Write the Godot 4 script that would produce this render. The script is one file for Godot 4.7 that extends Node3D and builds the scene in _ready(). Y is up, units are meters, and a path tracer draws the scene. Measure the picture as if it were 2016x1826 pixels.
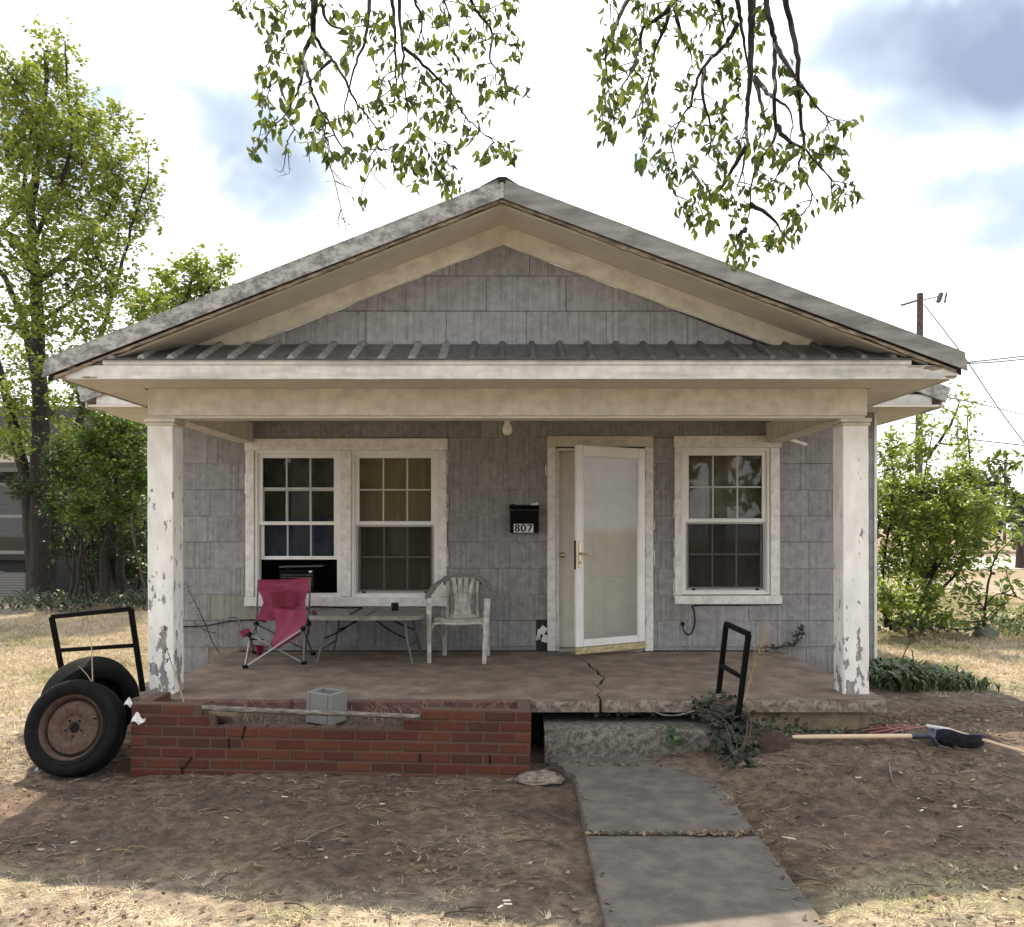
extends Node3D

const F := 1848.0     # focal length in pixels of the 2016-wide picture; used to turn measured places into metres
const EYE := 1.72

class MB:
	var v := PackedVector3Array()
	var n := PackedVector3Array()
	var t := PackedVector2Array()
	var c := PackedColorArray()
	var i := PackedInt32Array()
	var col := Color(1, 1, 1)

	func vert(p: Vector3, nn: Vector3, uv := Vector2.ZERO) -> int:
		v.append(p)
		n.append(nn)
		t.append(uv)
		c.append(col)
		return v.size() - 1

	func idx(a: int, b: int, d: int) -> void:
		i.append(a)
		i.append(d)
		i.append(b)

	func tri(a: Vector3, b: Vector3, d: Vector3) -> void:
		var nn := (b - a).cross(d - a).normalized()
		idx(vert(a, nn), vert(b, nn), vert(d, nn))

	func quad(a: Vector3, b: Vector3, d: Vector3, e: Vector3, uv := Rect2(0, 0, 1, 1)) -> void:
		var nn := (b - a).cross(d - a).normalized()
		var p := vert(a, nn, uv.position + Vector2(0, uv.size.y))
		var q := vert(b, nn, uv.end)
		var r := vert(d, nn, uv.position + Vector2(uv.size.x, 0))
		var s := vert(e, nn, uv.position)
		idx(p, q, r)
		idx(p, r, s)

	func quado(a: Vector3, b: Vector3, d: Vector3, e: Vector3, out: Vector3) -> void:
		if (b - a).cross(d - a).dot(out) < 0.0:
			quad(a, e, d, b)
		else:
			quad(a, b, d, e)

	func box(ce: Vector3, size: Vector3, ba := Basis(), bev := 0.0) -> MB:
		var h := size / 2.0
		bev = minf(bev, minf(h.x, minf(h.y, h.z)) * 0.8)
		for k in 3:
			var a1 := (k + 1) % 3
			var a2 := (k + 2) % 3
			for s in [-1.0, 1.0]:
				var ps := []
				for q in [[-1, -1], [1, -1], [1, 1], [-1, 1]]:
					var p := Vector3()
					p[k] = s * h[k]
					p[a1] = q[0] * (h[a1] - bev)
					p[a2] = q[1] * (h[a2] - bev)
					ps.append(ce + ba * p)
				var o := Vector3()
				o[k] = s
				quado(ps[0], ps[1], ps[2], ps[3], ba * o)
			if bev > 0.0:
				for s1 in [-1.0, 1.0]:
					for s2 in [-1.0, 1.0]:
						var e := []
						for w in [-1.0, 1.0]:
							var p := Vector3()
							p[k] = w * (h[k] - bev)
							p[a1] = s1 * h[a1]
							p[a2] = s2 * (h[a2] - bev)
							e.append(ce + ba * p)
							p[a1] = s1 * (h[a1] - bev)
							p[a2] = s2 * h[a2]
							e.append(ce + ba * p)
						var o := Vector3()
						o[a1] = s1
						o[a2] = s2
						quado(e[0], e[1], e[3], e[2], ba * o)
		if bev > 0.0:
			for sx in [-1.0, 1.0]:
				for sy in [-1.0, 1.0]:
					for sz in [-1.0, 1.0]:
						var a := ce + ba * Vector3(sx * h.x, sy * (h.y - bev), sz * (h.z - bev))
						var b := ce + ba * Vector3(sx * (h.x - bev), sy * h.y, sz * (h.z - bev))
						var d := ce + ba * Vector3(sx * (h.x - bev), sy * (h.y - bev), sz * h.z)
						if (b - a).cross(d - a).dot(ba * Vector3(sx, sy, sz)) < 0.0:
							tri(a, d, b)
						else:
							tri(a, b, d)
		return self

	func bar(a: Vector3, b: Vector3, w: float, h: float, up := Vector3.UP, bev := 0.0) -> MB:
		var x := (b - a).normalized()
		var z := x.cross(up)
		z = z.normalized() if z.length() > 0.01 else x.cross(Vector3.RIGHT).normalized()
		var y := z.cross(x)
		return box((a + b) / 2.0, Vector3(a.distance_to(b), h, w), Basis(x, y, z), bev)

	func tube(pts: Array, r, sides := 6, caps := true) -> MB:
		var m := pts.size()
		var up := Vector3.ZERO
		var first := v.size()
		for k in m:
			var p: Vector3 = pts[k]
			var tg: Vector3 = (pts[mini(k + 1, m - 1)] - pts[maxi(k - 1, 0)]).normalized()
			if k == 0:
				up = tg.cross(Vector3(0.31, 0.17, 0.93)).normalized()
			up = (up - tg * up.dot(tg)).normalized()
			var side := tg.cross(up)
			var rad: float = r[k] if r is Array else r
			for q in sides + 1:
				var an := TAU * q / sides
				var d := up * cos(an) + side * sin(an)
				vert(p + d * rad, d, Vector2(float(q) / sides, k))
		for k in m - 1:
			for q in sides:
				var a := first + k * (sides + 1) + q
				var b := a + sides + 1
				idx(a, a + 1, b + 1)
				idx(a, b + 1, b)
		if caps:
			for k in [0, m - 1]:
				var tg: Vector3 = (pts[m - 1] - pts[m - 2]) if k else (pts[0] - pts[1])
				tg = tg.normalized()
				var ce := vert(pts[k], tg)
				var ring := []
				for q in sides:
					ring.append(vert(v[first + k * (sides + 1) + q], tg))
				for q in sides:
					if k:
						idx(ce, ring[q], ring[(q + 1) % sides])
					else:
						idx(ce, ring[(q + 1) % sides], ring[q])
		return self

	func prism(poly: PackedVector2Array, z0: float, z1: float, xf := Transform3D()) -> MB:
		if poly.size() < 3:
			return self
		if Geometry2D.is_polygon_clockwise(poly):
			poly = poly.duplicate()
			poly.reverse()
		var tr := Geometry2D.triangulate_polygon(poly)
		for face in 2:
			var z: float = z1 if face == 0 else z0
			var nn := xf.basis * Vector3(0, 0, 1 if face == 0 else -1)
			var f := v.size()
			for p in poly:
				vert(xf * Vector3(p.x, p.y, z), nn, p)
			for k in tr.size() / 3:
				var a := tr[k * 3]
				var b := tr[k * 3 + 1]
				var d := tr[k * 3 + 2]
				var cw := (poly[b] - poly[a]).cross(poly[d] - poly[a]) < 0.0
				if cw == (face == 0):
					idx(f + a, f + d, f + b)
				else:
					idx(f + a, f + b, f + d)
		for k in poly.size():
			var a := poly[k]
			var b := poly[(k + 1) % poly.size()]
			quad(xf * Vector3(a.x, a.y, z0), xf * Vector3(b.x, b.y, z0), xf * Vector3(b.x, b.y, z1), xf * Vector3(a.x, a.y, z1))
		return self

	# f(u, v) -> point, u and v from 0 to 1; normal is du x dv
	func sheet(nu: int, nv: int, f: Callable, thick := 0.0) -> MB:
		var g := []
		for b in nv + 1:
			for a in nu + 1:
				g.append(f.call(float(a) / nu, float(b) / nv))
		var ns := []
		for b in nv + 1:
			for a in nu + 1:
				var du: Vector3 = g[b * (nu + 1) + mini(a + 1, nu)] - g[b * (nu + 1) + maxi(a - 1, 0)]
				var dv: Vector3 = g[mini(b + 1, nv) * (nu + 1) + a] - g[maxi(b - 1, 0) * (nu + 1) + a]
				ns.append(du.cross(dv).normalized())
		for layer in (2 if thick > 0.0 else 1):
			var first := v.size()
			var s := 1.0 if layer == 0 else -1.0
			for k in g.size():
				vert(g[k] + ns[k] * thick * 0.5 * s, ns[k] * s, Vector2(float(k % (nu + 1)) / nu, float(k / (nu + 1)) / nv))
			for b in nv:
				for a in nu:
					var p := first + b * (nu + 1) + a
					var q := p + nu + 1
					if layer == 0:
						idx(p, p + 1, q + 1)
						idx(p, q + 1, q)
					else:
						idx(p, q + 1, p + 1)
						idx(p, q, q + 1)
		if thick > 0.0:
			var rim := []
			for a in nu + 1: rim.append(a)
			for b in range(1, nv + 1): rim.append(b * (nu + 1) + nu)
			for a in range(nu - 1, -1, -1): rim.append(nv * (nu + 1) + a)
			for b in range(nv - 1, 0, -1): rim.append(b * (nu + 1))
			for k in rim.size():
				var a: int = rim[k]
				var b: int = rim[(k + 1) % rim.size()]
				var h := thick * 0.5
				quad(g[a] - ns[a] * h, g[b] - ns[b] * h, g[b] + ns[b] * h, g[a] + ns[a] * h)
		return self

	# profile of (radius, height) turned round the y axis of xf
	func lathe(pr: Array, sides: int, xf := Transform3D(), sharp := 0.6) -> MB:
		var m := pr.size()
		var sn := []
		for k in m - 1:
			var d: Vector2 = pr[k + 1] - pr[k]
			sn.append(Vector2(d.y, -d.x).normalized())
		for k in m - 1:
			var na: Vector2 = sn[k]
			var nb: Vector2 = sn[k]
			if k > 0 and sn[k - 1].dot(sn[k]) > sharp: na = (sn[k - 1] + sn[k]).normalized()
			if k < m - 2 and sn[k + 1].dot(sn[k]) > sharp: nb = (sn[k + 1] + sn[k]).normalized()
			var first := v.size()
			for q in sides + 1:
				var an := TAU * q / sides
				var dir := Vector3(cos(an), 0, -sin(an))
				vert(xf * (dir * pr[k].x + Vector3(0, pr[k].y, 0)), (xf.basis * (dir * na.x + Vector3(0, na.y, 0))).normalized(), Vector2(float(q) / sides, float(k) / m))
				vert(xf * (dir * pr[k + 1].x + Vector3(0, pr[k + 1].y, 0)), (xf.basis * (dir * nb.x + Vector3(0, nb.y, 0))).normalized(), Vector2(float(q) / sides, float(k + 1) / m))
			for q in sides:
				var a := first + q * 2
				idx(a, a + 2, a + 3)
				idx(a, a + 3, a + 1)
		return self

	func mesh() -> ArrayMesh:
		var arr := []
		arr.resize(Mesh.ARRAY_MAX)
		arr[Mesh.ARRAY_VERTEX] = v
		arr[Mesh.ARRAY_NORMAL] = n
		arr[Mesh.ARRAY_TEX_UV] = t
		arr[Mesh.ARRAY_COLOR] = c
		arr[Mesh.ARRAY_INDEX] = i
		var am := ArrayMesh.new()
		am.add_surface_from_arrays(Mesh.PRIMITIVE_TRIANGLES, arr)
		return am

var rng := RandomNumberGenerator.new()
var M := {}
var T := {}
var fbm := FastNoiseLite.new()
var fine := FastNoiseLite.new()

# ---------- helpers
func at(px: float, py: float, d: float) -> Vector3:      # a place measured in the picture, d metres in front of the lens
	return Vector3((px - 1012.0) * d / F, EYE - (py - 1036.0) * d / F, 7.13 - d)

func cr(ox: float, oy: float, k: float, x: float, y: float, d: float) -> Vector3:   # the same from an enlarged crop
	return at((ox + x / k) * 0.940737, (oy + y / k) * 0.940737, d)

func rr(a: float, b: float) -> float:
	return rng.randf_range(a, b)

func put(mb, called: String, m: Material, parent: Node = null) -> MeshInstance3D:
	var o := MeshInstance3D.new()
	o.name = called
	o.mesh = mb.mesh() if mb is MB else mb
	o.material_override = m
	(parent if parent else self).add_child(o, true)
	return o

func tag(o: Node, label: String, category: String, group := "") -> Node:
	o.set_meta("label", label)
	o.set_meta("category", category)
	if group != "":
		o.set_meta("group", group)
	return o

func thing(called: String, label: String, category: String, pos := Vector3.ZERO, group := "") -> Node3D:
	var o := Node3D.new()
	o.name = called
	add_child(o, true)
	o.position = pos
	tag(o, label, category, group)
	return o

func part(called: String, parent: Node) -> Node3D:
	var o := Node3D.new()
	o.name = called
	parent.add_child(o, true)
	return o

func kind(o: Node, k: String) -> Node:
	o.set_meta("kind", k)
	return o

func scatter(called: String, mesh: Mesh, m: Material, xs: Array, cols: Array, parent: Node = null) -> MultiMeshInstance3D:
	var mm := MultiMesh.new()
	mm.transform_format = MultiMesh.TRANSFORM_3D
	mm.use_colors = cols.size() > 0
	mm.mesh = mesh
	mm.instance_count = xs.size()
	for k in xs.size():
		mm.set_instance_transform(k, xs[k])
		if cols.size():
			mm.set_instance_color(k, cols[k])
	var o := MultiMeshInstance3D.new()
	o.name = called
	o.multimesh = mm
	o.material_override = m
	(parent if parent else self).add_child(o, true)
	o.set_meta("kind", "stuff")
	return o

func lin(r: float, g: float, b: float) -> Color:
	return Color(r, g, b).linear_to_srgb()

func mat(called: String, c: Color, rough: float, tex: Texture2D = null, scale := Vector3.ONE, bump := 0.0, btex: Texture2D = null, metal := 0.0) -> StandardMaterial3D:
	var m := StandardMaterial3D.new()
	m.resource_name = called
	m.albedo_color = c
	m.roughness = rough
	m.metallic = metal
	if tex:
		m.albedo_texture = tex
	if bump != 0.0:
		m.heightmap_enabled = true
		m.heightmap_texture = btex if btex else tex
		m.heightmap_scale = bump
	if tex or bump != 0.0:
		m.uv1_triplanar = true
		m.uv1_world_triplanar = true
		m.uv1_scale = scale
		m.uv1_triplanar_sharpness = 6.0
	M[called] = m
	return m

func noise_tex(sd: int, freq: float, oct: int, lo: float, hi: float, size := 512, kindn := FastNoiseLite.TYPE_SIMPLEX_SMOOTH, a := 0.0, b := 1.0, gain := 0.5) -> NoiseTexture2D:
	var nz := FastNoiseLite.new()
	nz.seed = sd
	nz.noise_type = kindn
	nz.frequency = freq
	nz.fractal_octaves = oct
	nz.fractal_gain = gain
	var g := Gradient.new()
	g.set_color(0, Color(lo, lo, lo))
	g.set_color(1, Color(hi, hi, hi))
	g.set_offset(0, a)
	g.set_offset(1, b)
	var t := NoiseTexture2D.new()
	t.width = size
	t.height = size
	t.seamless = true
	t.noise = nz
	t.color_ramp = g
	return t

func gray_image(w: int, h: int, f: Callable) -> ImageTexture:
	var d := PackedByteArray()
	d.resize(w * h)
	for y in h:
		for x in w:
			d[y * w + x] = int(clampf(f.call(x, y), 0.0, 1.0) * 255.0)
	return ImageTexture.create_from_image(Image.create_from_data(w, h, false, Image.FORMAT_L8, d))

func rgb_image(w: int, h: int, f: Callable) -> ImageTexture:   # f gives linear colours
	var d := PackedByteArray()
	d.resize(w * h * 3)
	for y in h:
		for x in w:
			var c: Color = f.call(x, y)
			c = c.linear_to_srgb()
			var k := (y * w + x) * 3
			d[k] = c.r8
			d[k + 1] = c.g8
			d[k + 2] = c.b8
	return ImageTexture.create_from_image(Image.create_from_data(w, h, false, Image.FORMAT_RGB8, d))

# ground height in metres
func gh(x: float, z: float) -> float:
	var w := smoothstep(-0.2, 2.0, x) * smoothstep(1.9, 0.25, z) * smoothstep(-26.0, -16.0, z)
	var y := 0.18 * w
	var near := 1.0 - smoothstep(14.0, 30.0, absf(z - 2.0))
	y += fbm.get_noise_2d(x * 0.6, z * 0.6) * 0.05 * near
	y += smoothstep(-2.2, -3.4, x) * smoothstep(1.4, 0.0, z) * 0.05
	y -= smoothstep(0.25, 0.05, absf(x - 0.87) - 0.45) * 0.03 * smoothstep(0.2, 0.5, z)
	return y

# how much dry lawn (1) against bare dirt (0)
func lawn(x: float, z: float) -> float:
	var l := smoothstep(2.9, 4.2, x) * smoothstep(-0.6, -2.2, z)
	l = maxf(l, smoothstep(-3.1, -3.9, x) * smoothstep(1.6, 0.4, z))
	l = maxf(l, smoothstep(2.5, 3.3, z + absf(x) * 0.25) * 0.75)
	l = maxf(l, smoothstep(9.0, 14.0, absf(z)) )
	return clampf(l + fbm.get_noise_2d(x * 2.2 + 40.0, z * 2.2) * 0.45 - 0.08, 0.0, 1.0)

func leaf_mesh(l: float, w: float, fold := 0.25, droop := 0.2) -> ArrayMesh:
	var mb := MB.new()
	var prof := [[0.0, 0.02], [0.22, 0.75], [0.5, 0.9], [0.78, 0.5], [1.0, 0.0]]
	var ids := []
	for p in prof:
		var y: float = p[0] * l
		var hw: float = p[1] * w * 0.5
		var z: float = -droop * l * p[0] * p[0]
		ids.append([mb.vert(Vector3(-hw, y, z + hw * fold), Vector3(0.3, 0.1, 1).normalized()), mb.vert(Vector3(0, y, z), Vector3(0, 0.15, 1).normalized()), mb.vert(Vector3(hw, y, z + hw * fold), Vector3(-0.3, 0.1, 1).normalized())])
	for k in prof.size() - 1:
		for s in 2:
			mb.idx(ids[k][s], ids[k][s + 1], ids[k + 1][s + 1])
			mb.idx(ids[k][s], ids[k + 1][s + 1], ids[k + 1][s])
	return mb.mesh()

func small_leaf(l: float, w: float) -> ArrayMesh:      # four triangles, for far crowns
	var mb := MB.new()
	var a := mb.vert(Vector3(0, 0, 0), Vector3(0, 0, 1))
	var b := mb.vert(Vector3(-w * 0.5, l * 0.45, w * 0.12), Vector3(0.35, 0, 1).normalized())
	var d := mb.vert(Vector3(w * 0.5, l * 0.45, w * 0.12), Vector3(-0.35, 0, 1).normalized())
	var e := mb.vert(Vector3(0, l, -l * 0.12), Vector3(0, 0.3, 1).normalized())
	var mid := mb.vert(Vector3(0, l * 0.45, 0), Vector3(0, 0, 1))
	for q in [[a, d, mid], [a, mid, b], [mid, d, e], [mid, e, b]]:
		mb.idx(q[0], q[1], q[2])
	return mb.mesh()

func rand_basis(tilt := PI) -> Basis:
	var b := Basis(Vector3.UP, rr(0, TAU))
	var ax := Vector3(rr(-1, 1), rr(-0.2, 0.2), rr(-1, 1)).normalized()
	return Basis(ax, rr(-tilt, tilt)) * b

func toward(y: Vector3, face: Vector3) -> Basis:         # leaf length along y, upper side towards face
	y = y.normalized()
	var x := y.cross(face)
	x = x.normalized() if x.length() > 0.02 else y.cross(Vector3.RIGHT).normalized()
	return Basis(x, y, x.cross(y))

func curve(a: Vector3, b: Vector3, bow: Vector3, k := 5) -> Array:
	var r := []
	for q in k + 1:
		var u := float(q) / k
		r.append(a.lerp(b, u) + bow * 4.0 * u * (1.0 - u))
	return r

func smooth_line(pts: Array, k := 3) -> Array:
	var r := []
	for q in pts.size() - 1:
		var p0: Vector3 = pts[maxi(q - 1, 0)]
		var p1: Vector3 = pts[q]
		var p2: Vector3 = pts[q + 1]
		var p3: Vector3 = pts[mini(q + 2, pts.size() - 1)]
		for w in k:
			r.append(p1.cubic_interpolate(p2, p0, p3, float(w) / k))
	r.append(pts[-1])
	return r

func taper(a: float, b: float, k: int) -> Array:
	var r := []
	for q in k:
		r.append(lerpf(a, b, float(q) / maxi(k - 1, 1)))
	return r

func _ready() -> void:
	rng.seed = 807
	fbm.seed = 5
	fbm.frequency = 0.35
	fbm.fractal_octaves = 4
	fine.seed = 9
	fine.frequency = 1.0
	fine.fractal_octaves = 3
	# ---------- camera
	var cam := Camera3D.new()
	cam.name = "camera"
	cam.projection = Camera3D.PROJECTION_FRUSTUM
	cam.near = 0.1
	cam.far = 900.0
	cam.size = 0.1 * 1826.0 / F
	cam.frustum_offset = Vector2(-4.0, 123.0) / F * 0.1
	add_child(cam)
	cam.position = Vector3(0, EYE, 7.13)
	# ---------- sky, sun, exposure
	var we := WorldEnvironment.new()
	we.name = "world"
	var e := Environment.new()
	e.background_mode = Environment.BG_SKY
	var sky := Sky.new()
	var ps := PanoramaSkyMaterial.new()
	ps.panorama = sky_picture()
	sky.sky_material = ps
	e.sky = sky
	e.tonemap_mode = Environment.TONE_MAPPER_LINEAR
	e.tonemap_exposure = 1.9
	e.sdfgi_enabled = true
	e.ssao_enabled = true
	e.ssil_enabled = true
	e.fog_enabled = true
	e.fog_density = 0.00015
	e.fog_light_color = Color(0.9, 0.93, 1.0)
	we.environment = e
	add_child(we)
	var sun := DirectionalLight3D.new()
	sun.name = "sun"
	sun.light_color = Color(1.0, 0.94, 0.84)
	sun.light_energy = 1.6
	sun.light_angular_distance = 0.5
	sun.shadow_enabled = true
	add_child(sun)
	sun.look_at_from_position(Vector3.ZERO, Vector3(0.11, -1.0, 0.64))
	# ---------- everything
	materials()
	ground()
	house()
	porch_things()
	yard_things()
	plants()
	background()

func sky_picture() -> ImageTexture:
	var w := 1024
	var h := 512
	var n1 := FastNoiseLite.new()
	n1.seed = 21
	n1.frequency = 1.7
	n1.fractal_octaves = 4
	n1.domain_warp_enabled = true
	n1.domain_warp_amplitude = 0.25
	n1.domain_warp_frequency = 1.6
	var n2 := FastNoiseLite.new()
	n2.seed = 4
	n2.frequency = 3.5
	n2.fractal_octaves = 5
	# gaps between the clouds, all round the sky: direction, width, depth
	var gaps := [[Vector3(0.45, 0.47, -1), 0.17, 0.66], [Vector3(0.54, 0.49, -1), 0.09, 0.86], [Vector3(0.52, 0.345, -1), 0.16, 0.62], [Vector3(-0.37, 0.365, -1), 0.115, 0.88], [Vector3(0.09, 0.405, -1), 0.13, 0.34], [Vector3(0.50, 0.22, -1), 0.18, 0.26]]
	var r2 := RandomNumberGenerator.new()
	r2.seed = 77
	for k in 34:
		var a := r2.randf() * TAU
		var el := r2.randf_range(0.15, 1.3)
		var d := Vector3(cos(a) * cos(el), sin(el), sin(a) * cos(el))
		if d.z > -0.45:
			gaps.append([d, r2.randf_range(0.07, 0.16), r2.randf_range(0.5, 1.1)])
	for g in gaps:
		g[0] = (g[0] as Vector3).normalized()
	var img := Image.create(w, h, false, Image.FORMAT_RGBF)
	for y in h:
		var el := (0.5 - (y + 0.5) / h) * PI
		for x in w:
			var az := ((x + 0.5) / w) * TAU
			var d := Vector3(sin(az) * cos(el), sin(el), -cos(az) * cos(el))   # the left edge of the panorama is -z
			var wv := n1.get_noise_3dv(d)
			var fv := n2.get_noise_3dv(d * Vector3(0.8, 2.2, 0.8) + Vector3(0, wv * 0.25, 0))
			var b := 0.0
			for g in gaps:
				var q: Vector3 = d - g[0]
				q.y *= 1.7
				var l: float = q.length() / g[1] + wv * 0.8
				if l < 3.2:
					b = maxf(b, g[2] * exp(-maxf(l, 0.0) * maxf(l, 0.0) * 0.75) * clampf(0.72 + fv * 1.5, 0.0, 1.5))
			b = clampf(b + maxf(0.0, wv - 0.28) * 0.25, 0.0, 1.0)
			var c := Color(1.08, 1.08, 1.1).lerp(Color(0.45, 0.515, 0.60), smoothstep(0.04, 0.55, b)).lerp(Color(0.215, 0.255, 0.355), smoothstep(0.4, 1.0, b))
			c = c * (1.0 + fv * 0.05)
			img.set_pixel(x, y, c)
	return ImageTexture.create_from_image(img)

func materials() -> void:
	# textures shared by many materials
	var cols := []
	var r := RandomNumberGenerator.new()
	r.seed = 3
	for x in 512:
		cols.append(0.0)
	for oct in [[64, 0.5], [128, 0.6], [40, 0.4], [256, 0.35]]:
		var vals := []
		for k in oct[0]:
			vals.append(r.randf_range(-1, 1))
		for x in 512:
			var p: float = x / 512.0 * oct[0]
			cols[x] += lerpf(vals[int(p) % oct[0]], vals[(int(p) + 1) % oct[0]], smoothstep(0.25, 0.75, fposmod(p, 1.0))) * oct[1]
	var nz := FastNoiseLite.new()
	nz.frequency = 0.02
	nz.fractal_octaves = 3
	T.comb = gray_image(512, 512, func(x, y): return 0.80 + cols[x] * 0.085 * (0.75 + nz.get_noise_2d(x * 3.0, y * 0.6)) + nz.get_noise_2d(x * 0.8, y * 0.8) * 0.05)
	T.soft = noise_tex(11, 0.012, 6, 0.945, 1.0, 512, FastNoiseLite.TYPE_SIMPLEX_SMOOTH, 0.2, 0.8, 0.6)
	T.speck = noise_tex(12, 0.06, 4, 0.62, 1.0)
	T.grit = noise_tex(13, 0.09, 5, 0.5, 1.0, 512, FastNoiseLite.TYPE_SIMPLEX_SMOOTH, 0.2, 0.8, 0.65)
	T.stain = noise_tex(14, 0.010, 7, 0.72, 1.0, 512, FastNoiseLite.TYPE_SIMPLEX_SMOOTH, 0.2, 0.8, 0.65)
	T.mildew = noise_tex(15, 0.022, 7, 0.60, 1.0, 512, FastNoiseLite.TYPE_SIMPLEX_SMOOTH, 0.22, 0.66, 0.75)
	T.cells = noise_tex(16, 0.03, 3, 0.45, 1.0, 512, FastNoiseLite.TYPE_CELLULAR, 0.1, 0.9)
	T.dirt = noise_tex(17, 0.008, 7, 0.64, 1.0, 1024, FastNoiseLite.TYPE_SIMPLEX_SMOOTH, 0.22, 0.78, 0.68)
	T.bark = noise_tex(18, 0.03, 5, 0.35, 1.0)

	mat("trim", lin(0.82, 0.80, 0.765), 0.55, T.soft, Vector3(0.9, 0.9, 0.9), 0.06, T.grit)
	mat("vinyl", lin(0.82, 0.82, 0.81), 0.35, T.soft, Vector3(0.5, 0.5, 0.5))
	mat("cream", lin(0.68, 0.635, 0.54), 0.6, T.soft, Vector3(0.25, 1.3, 1.3), 0.08, T.grit)
	mat("fascia", lin(0.67, 0.655, 0.62), 0.6, T.stain, Vector3(0.12, 1.1, 1.1), 0.1, T.grit)
	(M.fascia as StandardMaterial3D).albedo_texture = noise_tex(30, 0.012, 5, 0.86, 1.0, 512, FastNoiseLite.TYPE_SIMPLEX_SMOOTH, 0.2, 0.6, 0.6)
	mat("soffit", lin(0.62, 0.585, 0.515), 0.65, T.soft, Vector3(0.4, 0.4, 0.4), 0.06, T.grit)
	mat("rake_metal", lin(0.40, 0.395, 0.375), 0.5, T.mildew, Vector3(0.55, 0.9, 0.9), 0.05, T.grit, 0.15)
	mat("old_wood", lin(0.36, 0.29, 0.22), 0.8, T.mildew, Vector3(0.6, 2.0, 2.0), 0.3, T.grit)
	mat("tar", lin(0.03, 0.028, 0.026), 0.9)
	mat("pent_metal", lin(0.115, 0.112, 0.108), 0.45, T.stain, Vector3(2.2, 0.7, 0.7), 0.05, T.grit, 0.35)
	mat("rib_metal", lin(0.30, 0.30, 0.29), 0.45, T.stain, Vector3(1.2, 1.2, 1.2), 0.0, null, 0.35)
	mat("roof_metal", lin(0.30, 0.30, 0.29), 0.5, T.stain, Vector3(0.4, 0.4, 0.4), 0.0, null, 0.3)
	mat("rake_metal_clean", lin(0.40, 0.39, 0.365), 0.5, T.stain, Vector3(0.3, 1.2, 1.2), 0.04, T.grit, 0.15)
	M.shingles = []
	var tones := [Vector3(0.455, 0.45, 0.455), Vector3(0.420, 0.413, 0.416), Vector3(0.485, 0.478, 0.482), Vector3(0.445, 0.446, 0.462), Vector3(0.43, 0.42, 0.418)]
	for k in tones.size():
		var m := mat("shingle_%d" % k, lin(tones[k].x, tones[k].y, tones[k].z), 0.8, T.comb, Vector3(1.55, 1.55, 1.55), 0.12, T.comb)
		m.uv1_offset = Vector3(k * 0.21, k * 0.37, 0)
		M.shingles.append(m)
	mat("shingle_pale", lin(0.36, 0.39, 0.42), 0.8, T.comb, Vector3(1.3, 1.3, 1.3), 0.1, T.comb)
	mat("shingle_tan", lin(0.30, 0.25, 0.19), 0.85, T.stain, Vector3(0.8, 0.8, 0.8), 0.1, T.comb)
	mat("shingle_white", lin(0.42, 0.40, 0.36), 0.8, T.comb, Vector3(1.3, 1.3, 1.3), 0.1, T.comb)
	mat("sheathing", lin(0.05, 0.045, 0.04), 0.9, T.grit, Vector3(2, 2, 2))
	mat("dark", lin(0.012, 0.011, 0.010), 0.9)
	mat("inside", lin(0.10, 0.09, 0.08), 0.9)
	mat("door", lin(0.62, 0.59, 0.51), 0.45, T.soft, Vector3(0.6, 0.6, 0.6))
	mat("brass", lin(0.50, 0.42, 0.26), 0.25, null, Vector3.ONE, 0.0, null, 1.0)
	mat("brass_dull", lin(0.60, 0.50, 0.28), 0.45, T.stain, Vector3(3, 6, 6), 0.0, null, 0.3)
	mat("black_metal", lin(0.006, 0.006, 0.0065), 0.5, T.grit, Vector3(3, 3, 3), 0.03, T.grit)
	mat("black_plastic", lin(0.010, 0.010, 0.010), 0.3)
	mat("white_print", lin(0.72, 0.72, 0.72), 0.6)
	mat("slab", lin(0.33, 0.255, 0.195), 0.85, T.stain, Vector3(0.5, 0.5, 0.5), 0.12, T.grit)
	mat("slab_edge", lin(0.36, 0.31, 0.245), 0.9, T.mildew, Vector3(1.3, 1.3, 1.3), 0.5, T.grit)
	mat("stone", lin(0.30, 0.24, 0.165), 0.9, T.stain, Vector3(1.0, 1.0, 1.0), 0.4, T.grit)
	mat("maroon", lin(0.14, 0.07, 0.062), 0.8, T.stain, Vector3(1.4, 1.4, 1.4), 0.2, T.grit)
	mat("walk", lin(0.185, 0.163, 0.138), 0.9, noise_tex(44, 0.012, 7, 0.80, 1.0, 512, FastNoiseLite.TYPE_SIMPLEX_SMOOTH, 0.25, 0.75, 0.68), Vector3(0.6, 0.6, 0.6), 0.12, T.grit)
	mat("step", lin(0.27, 0.25, 0.21), 0.9, T.mildew, Vector3(1.5, 1.5, 1.5), 0.9, T.grit)
	M.bricks = []
	for q in [Vector3(0.25, 0.072, 0.036), Vector3(0.205, 0.06, 0.034), Vector3(0.28, 0.088, 0.045), Vector3(0.23, 0.056, 0.03), Vector3(0.17, 0.056, 0.038)]:
		M.bricks.append(mat("brick_%d" % M.bricks.size(), lin(q.x * 0.72, q.y * 0.68, q.z * 0.66), 0.88, T.grit, Vector3(2.3, 2.3, 2.3), 0.25, T.grit))
	mat("mortar", lin(0.185, 0.112, 0.082), 0.95, T.grit, Vector3(3, 3, 3), 0.3, T.grit)
	mat("cinder", lin(0.36, 0.36, 0.34), 0.95, T.grit, Vector3(5, 5, 5), 0.3, T.grit)
	mat("gray_wood", lin(0.36, 0.32, 0.27), 0.85, T.bark, Vector3(0.6, 4, 4), 0.2, T.bark)
	mat("pale_wood", lin(0.60, 0.46, 0.31), 0.55, T.soft, Vector3(0.7, 6, 6), 0.03, T.bark)
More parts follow.
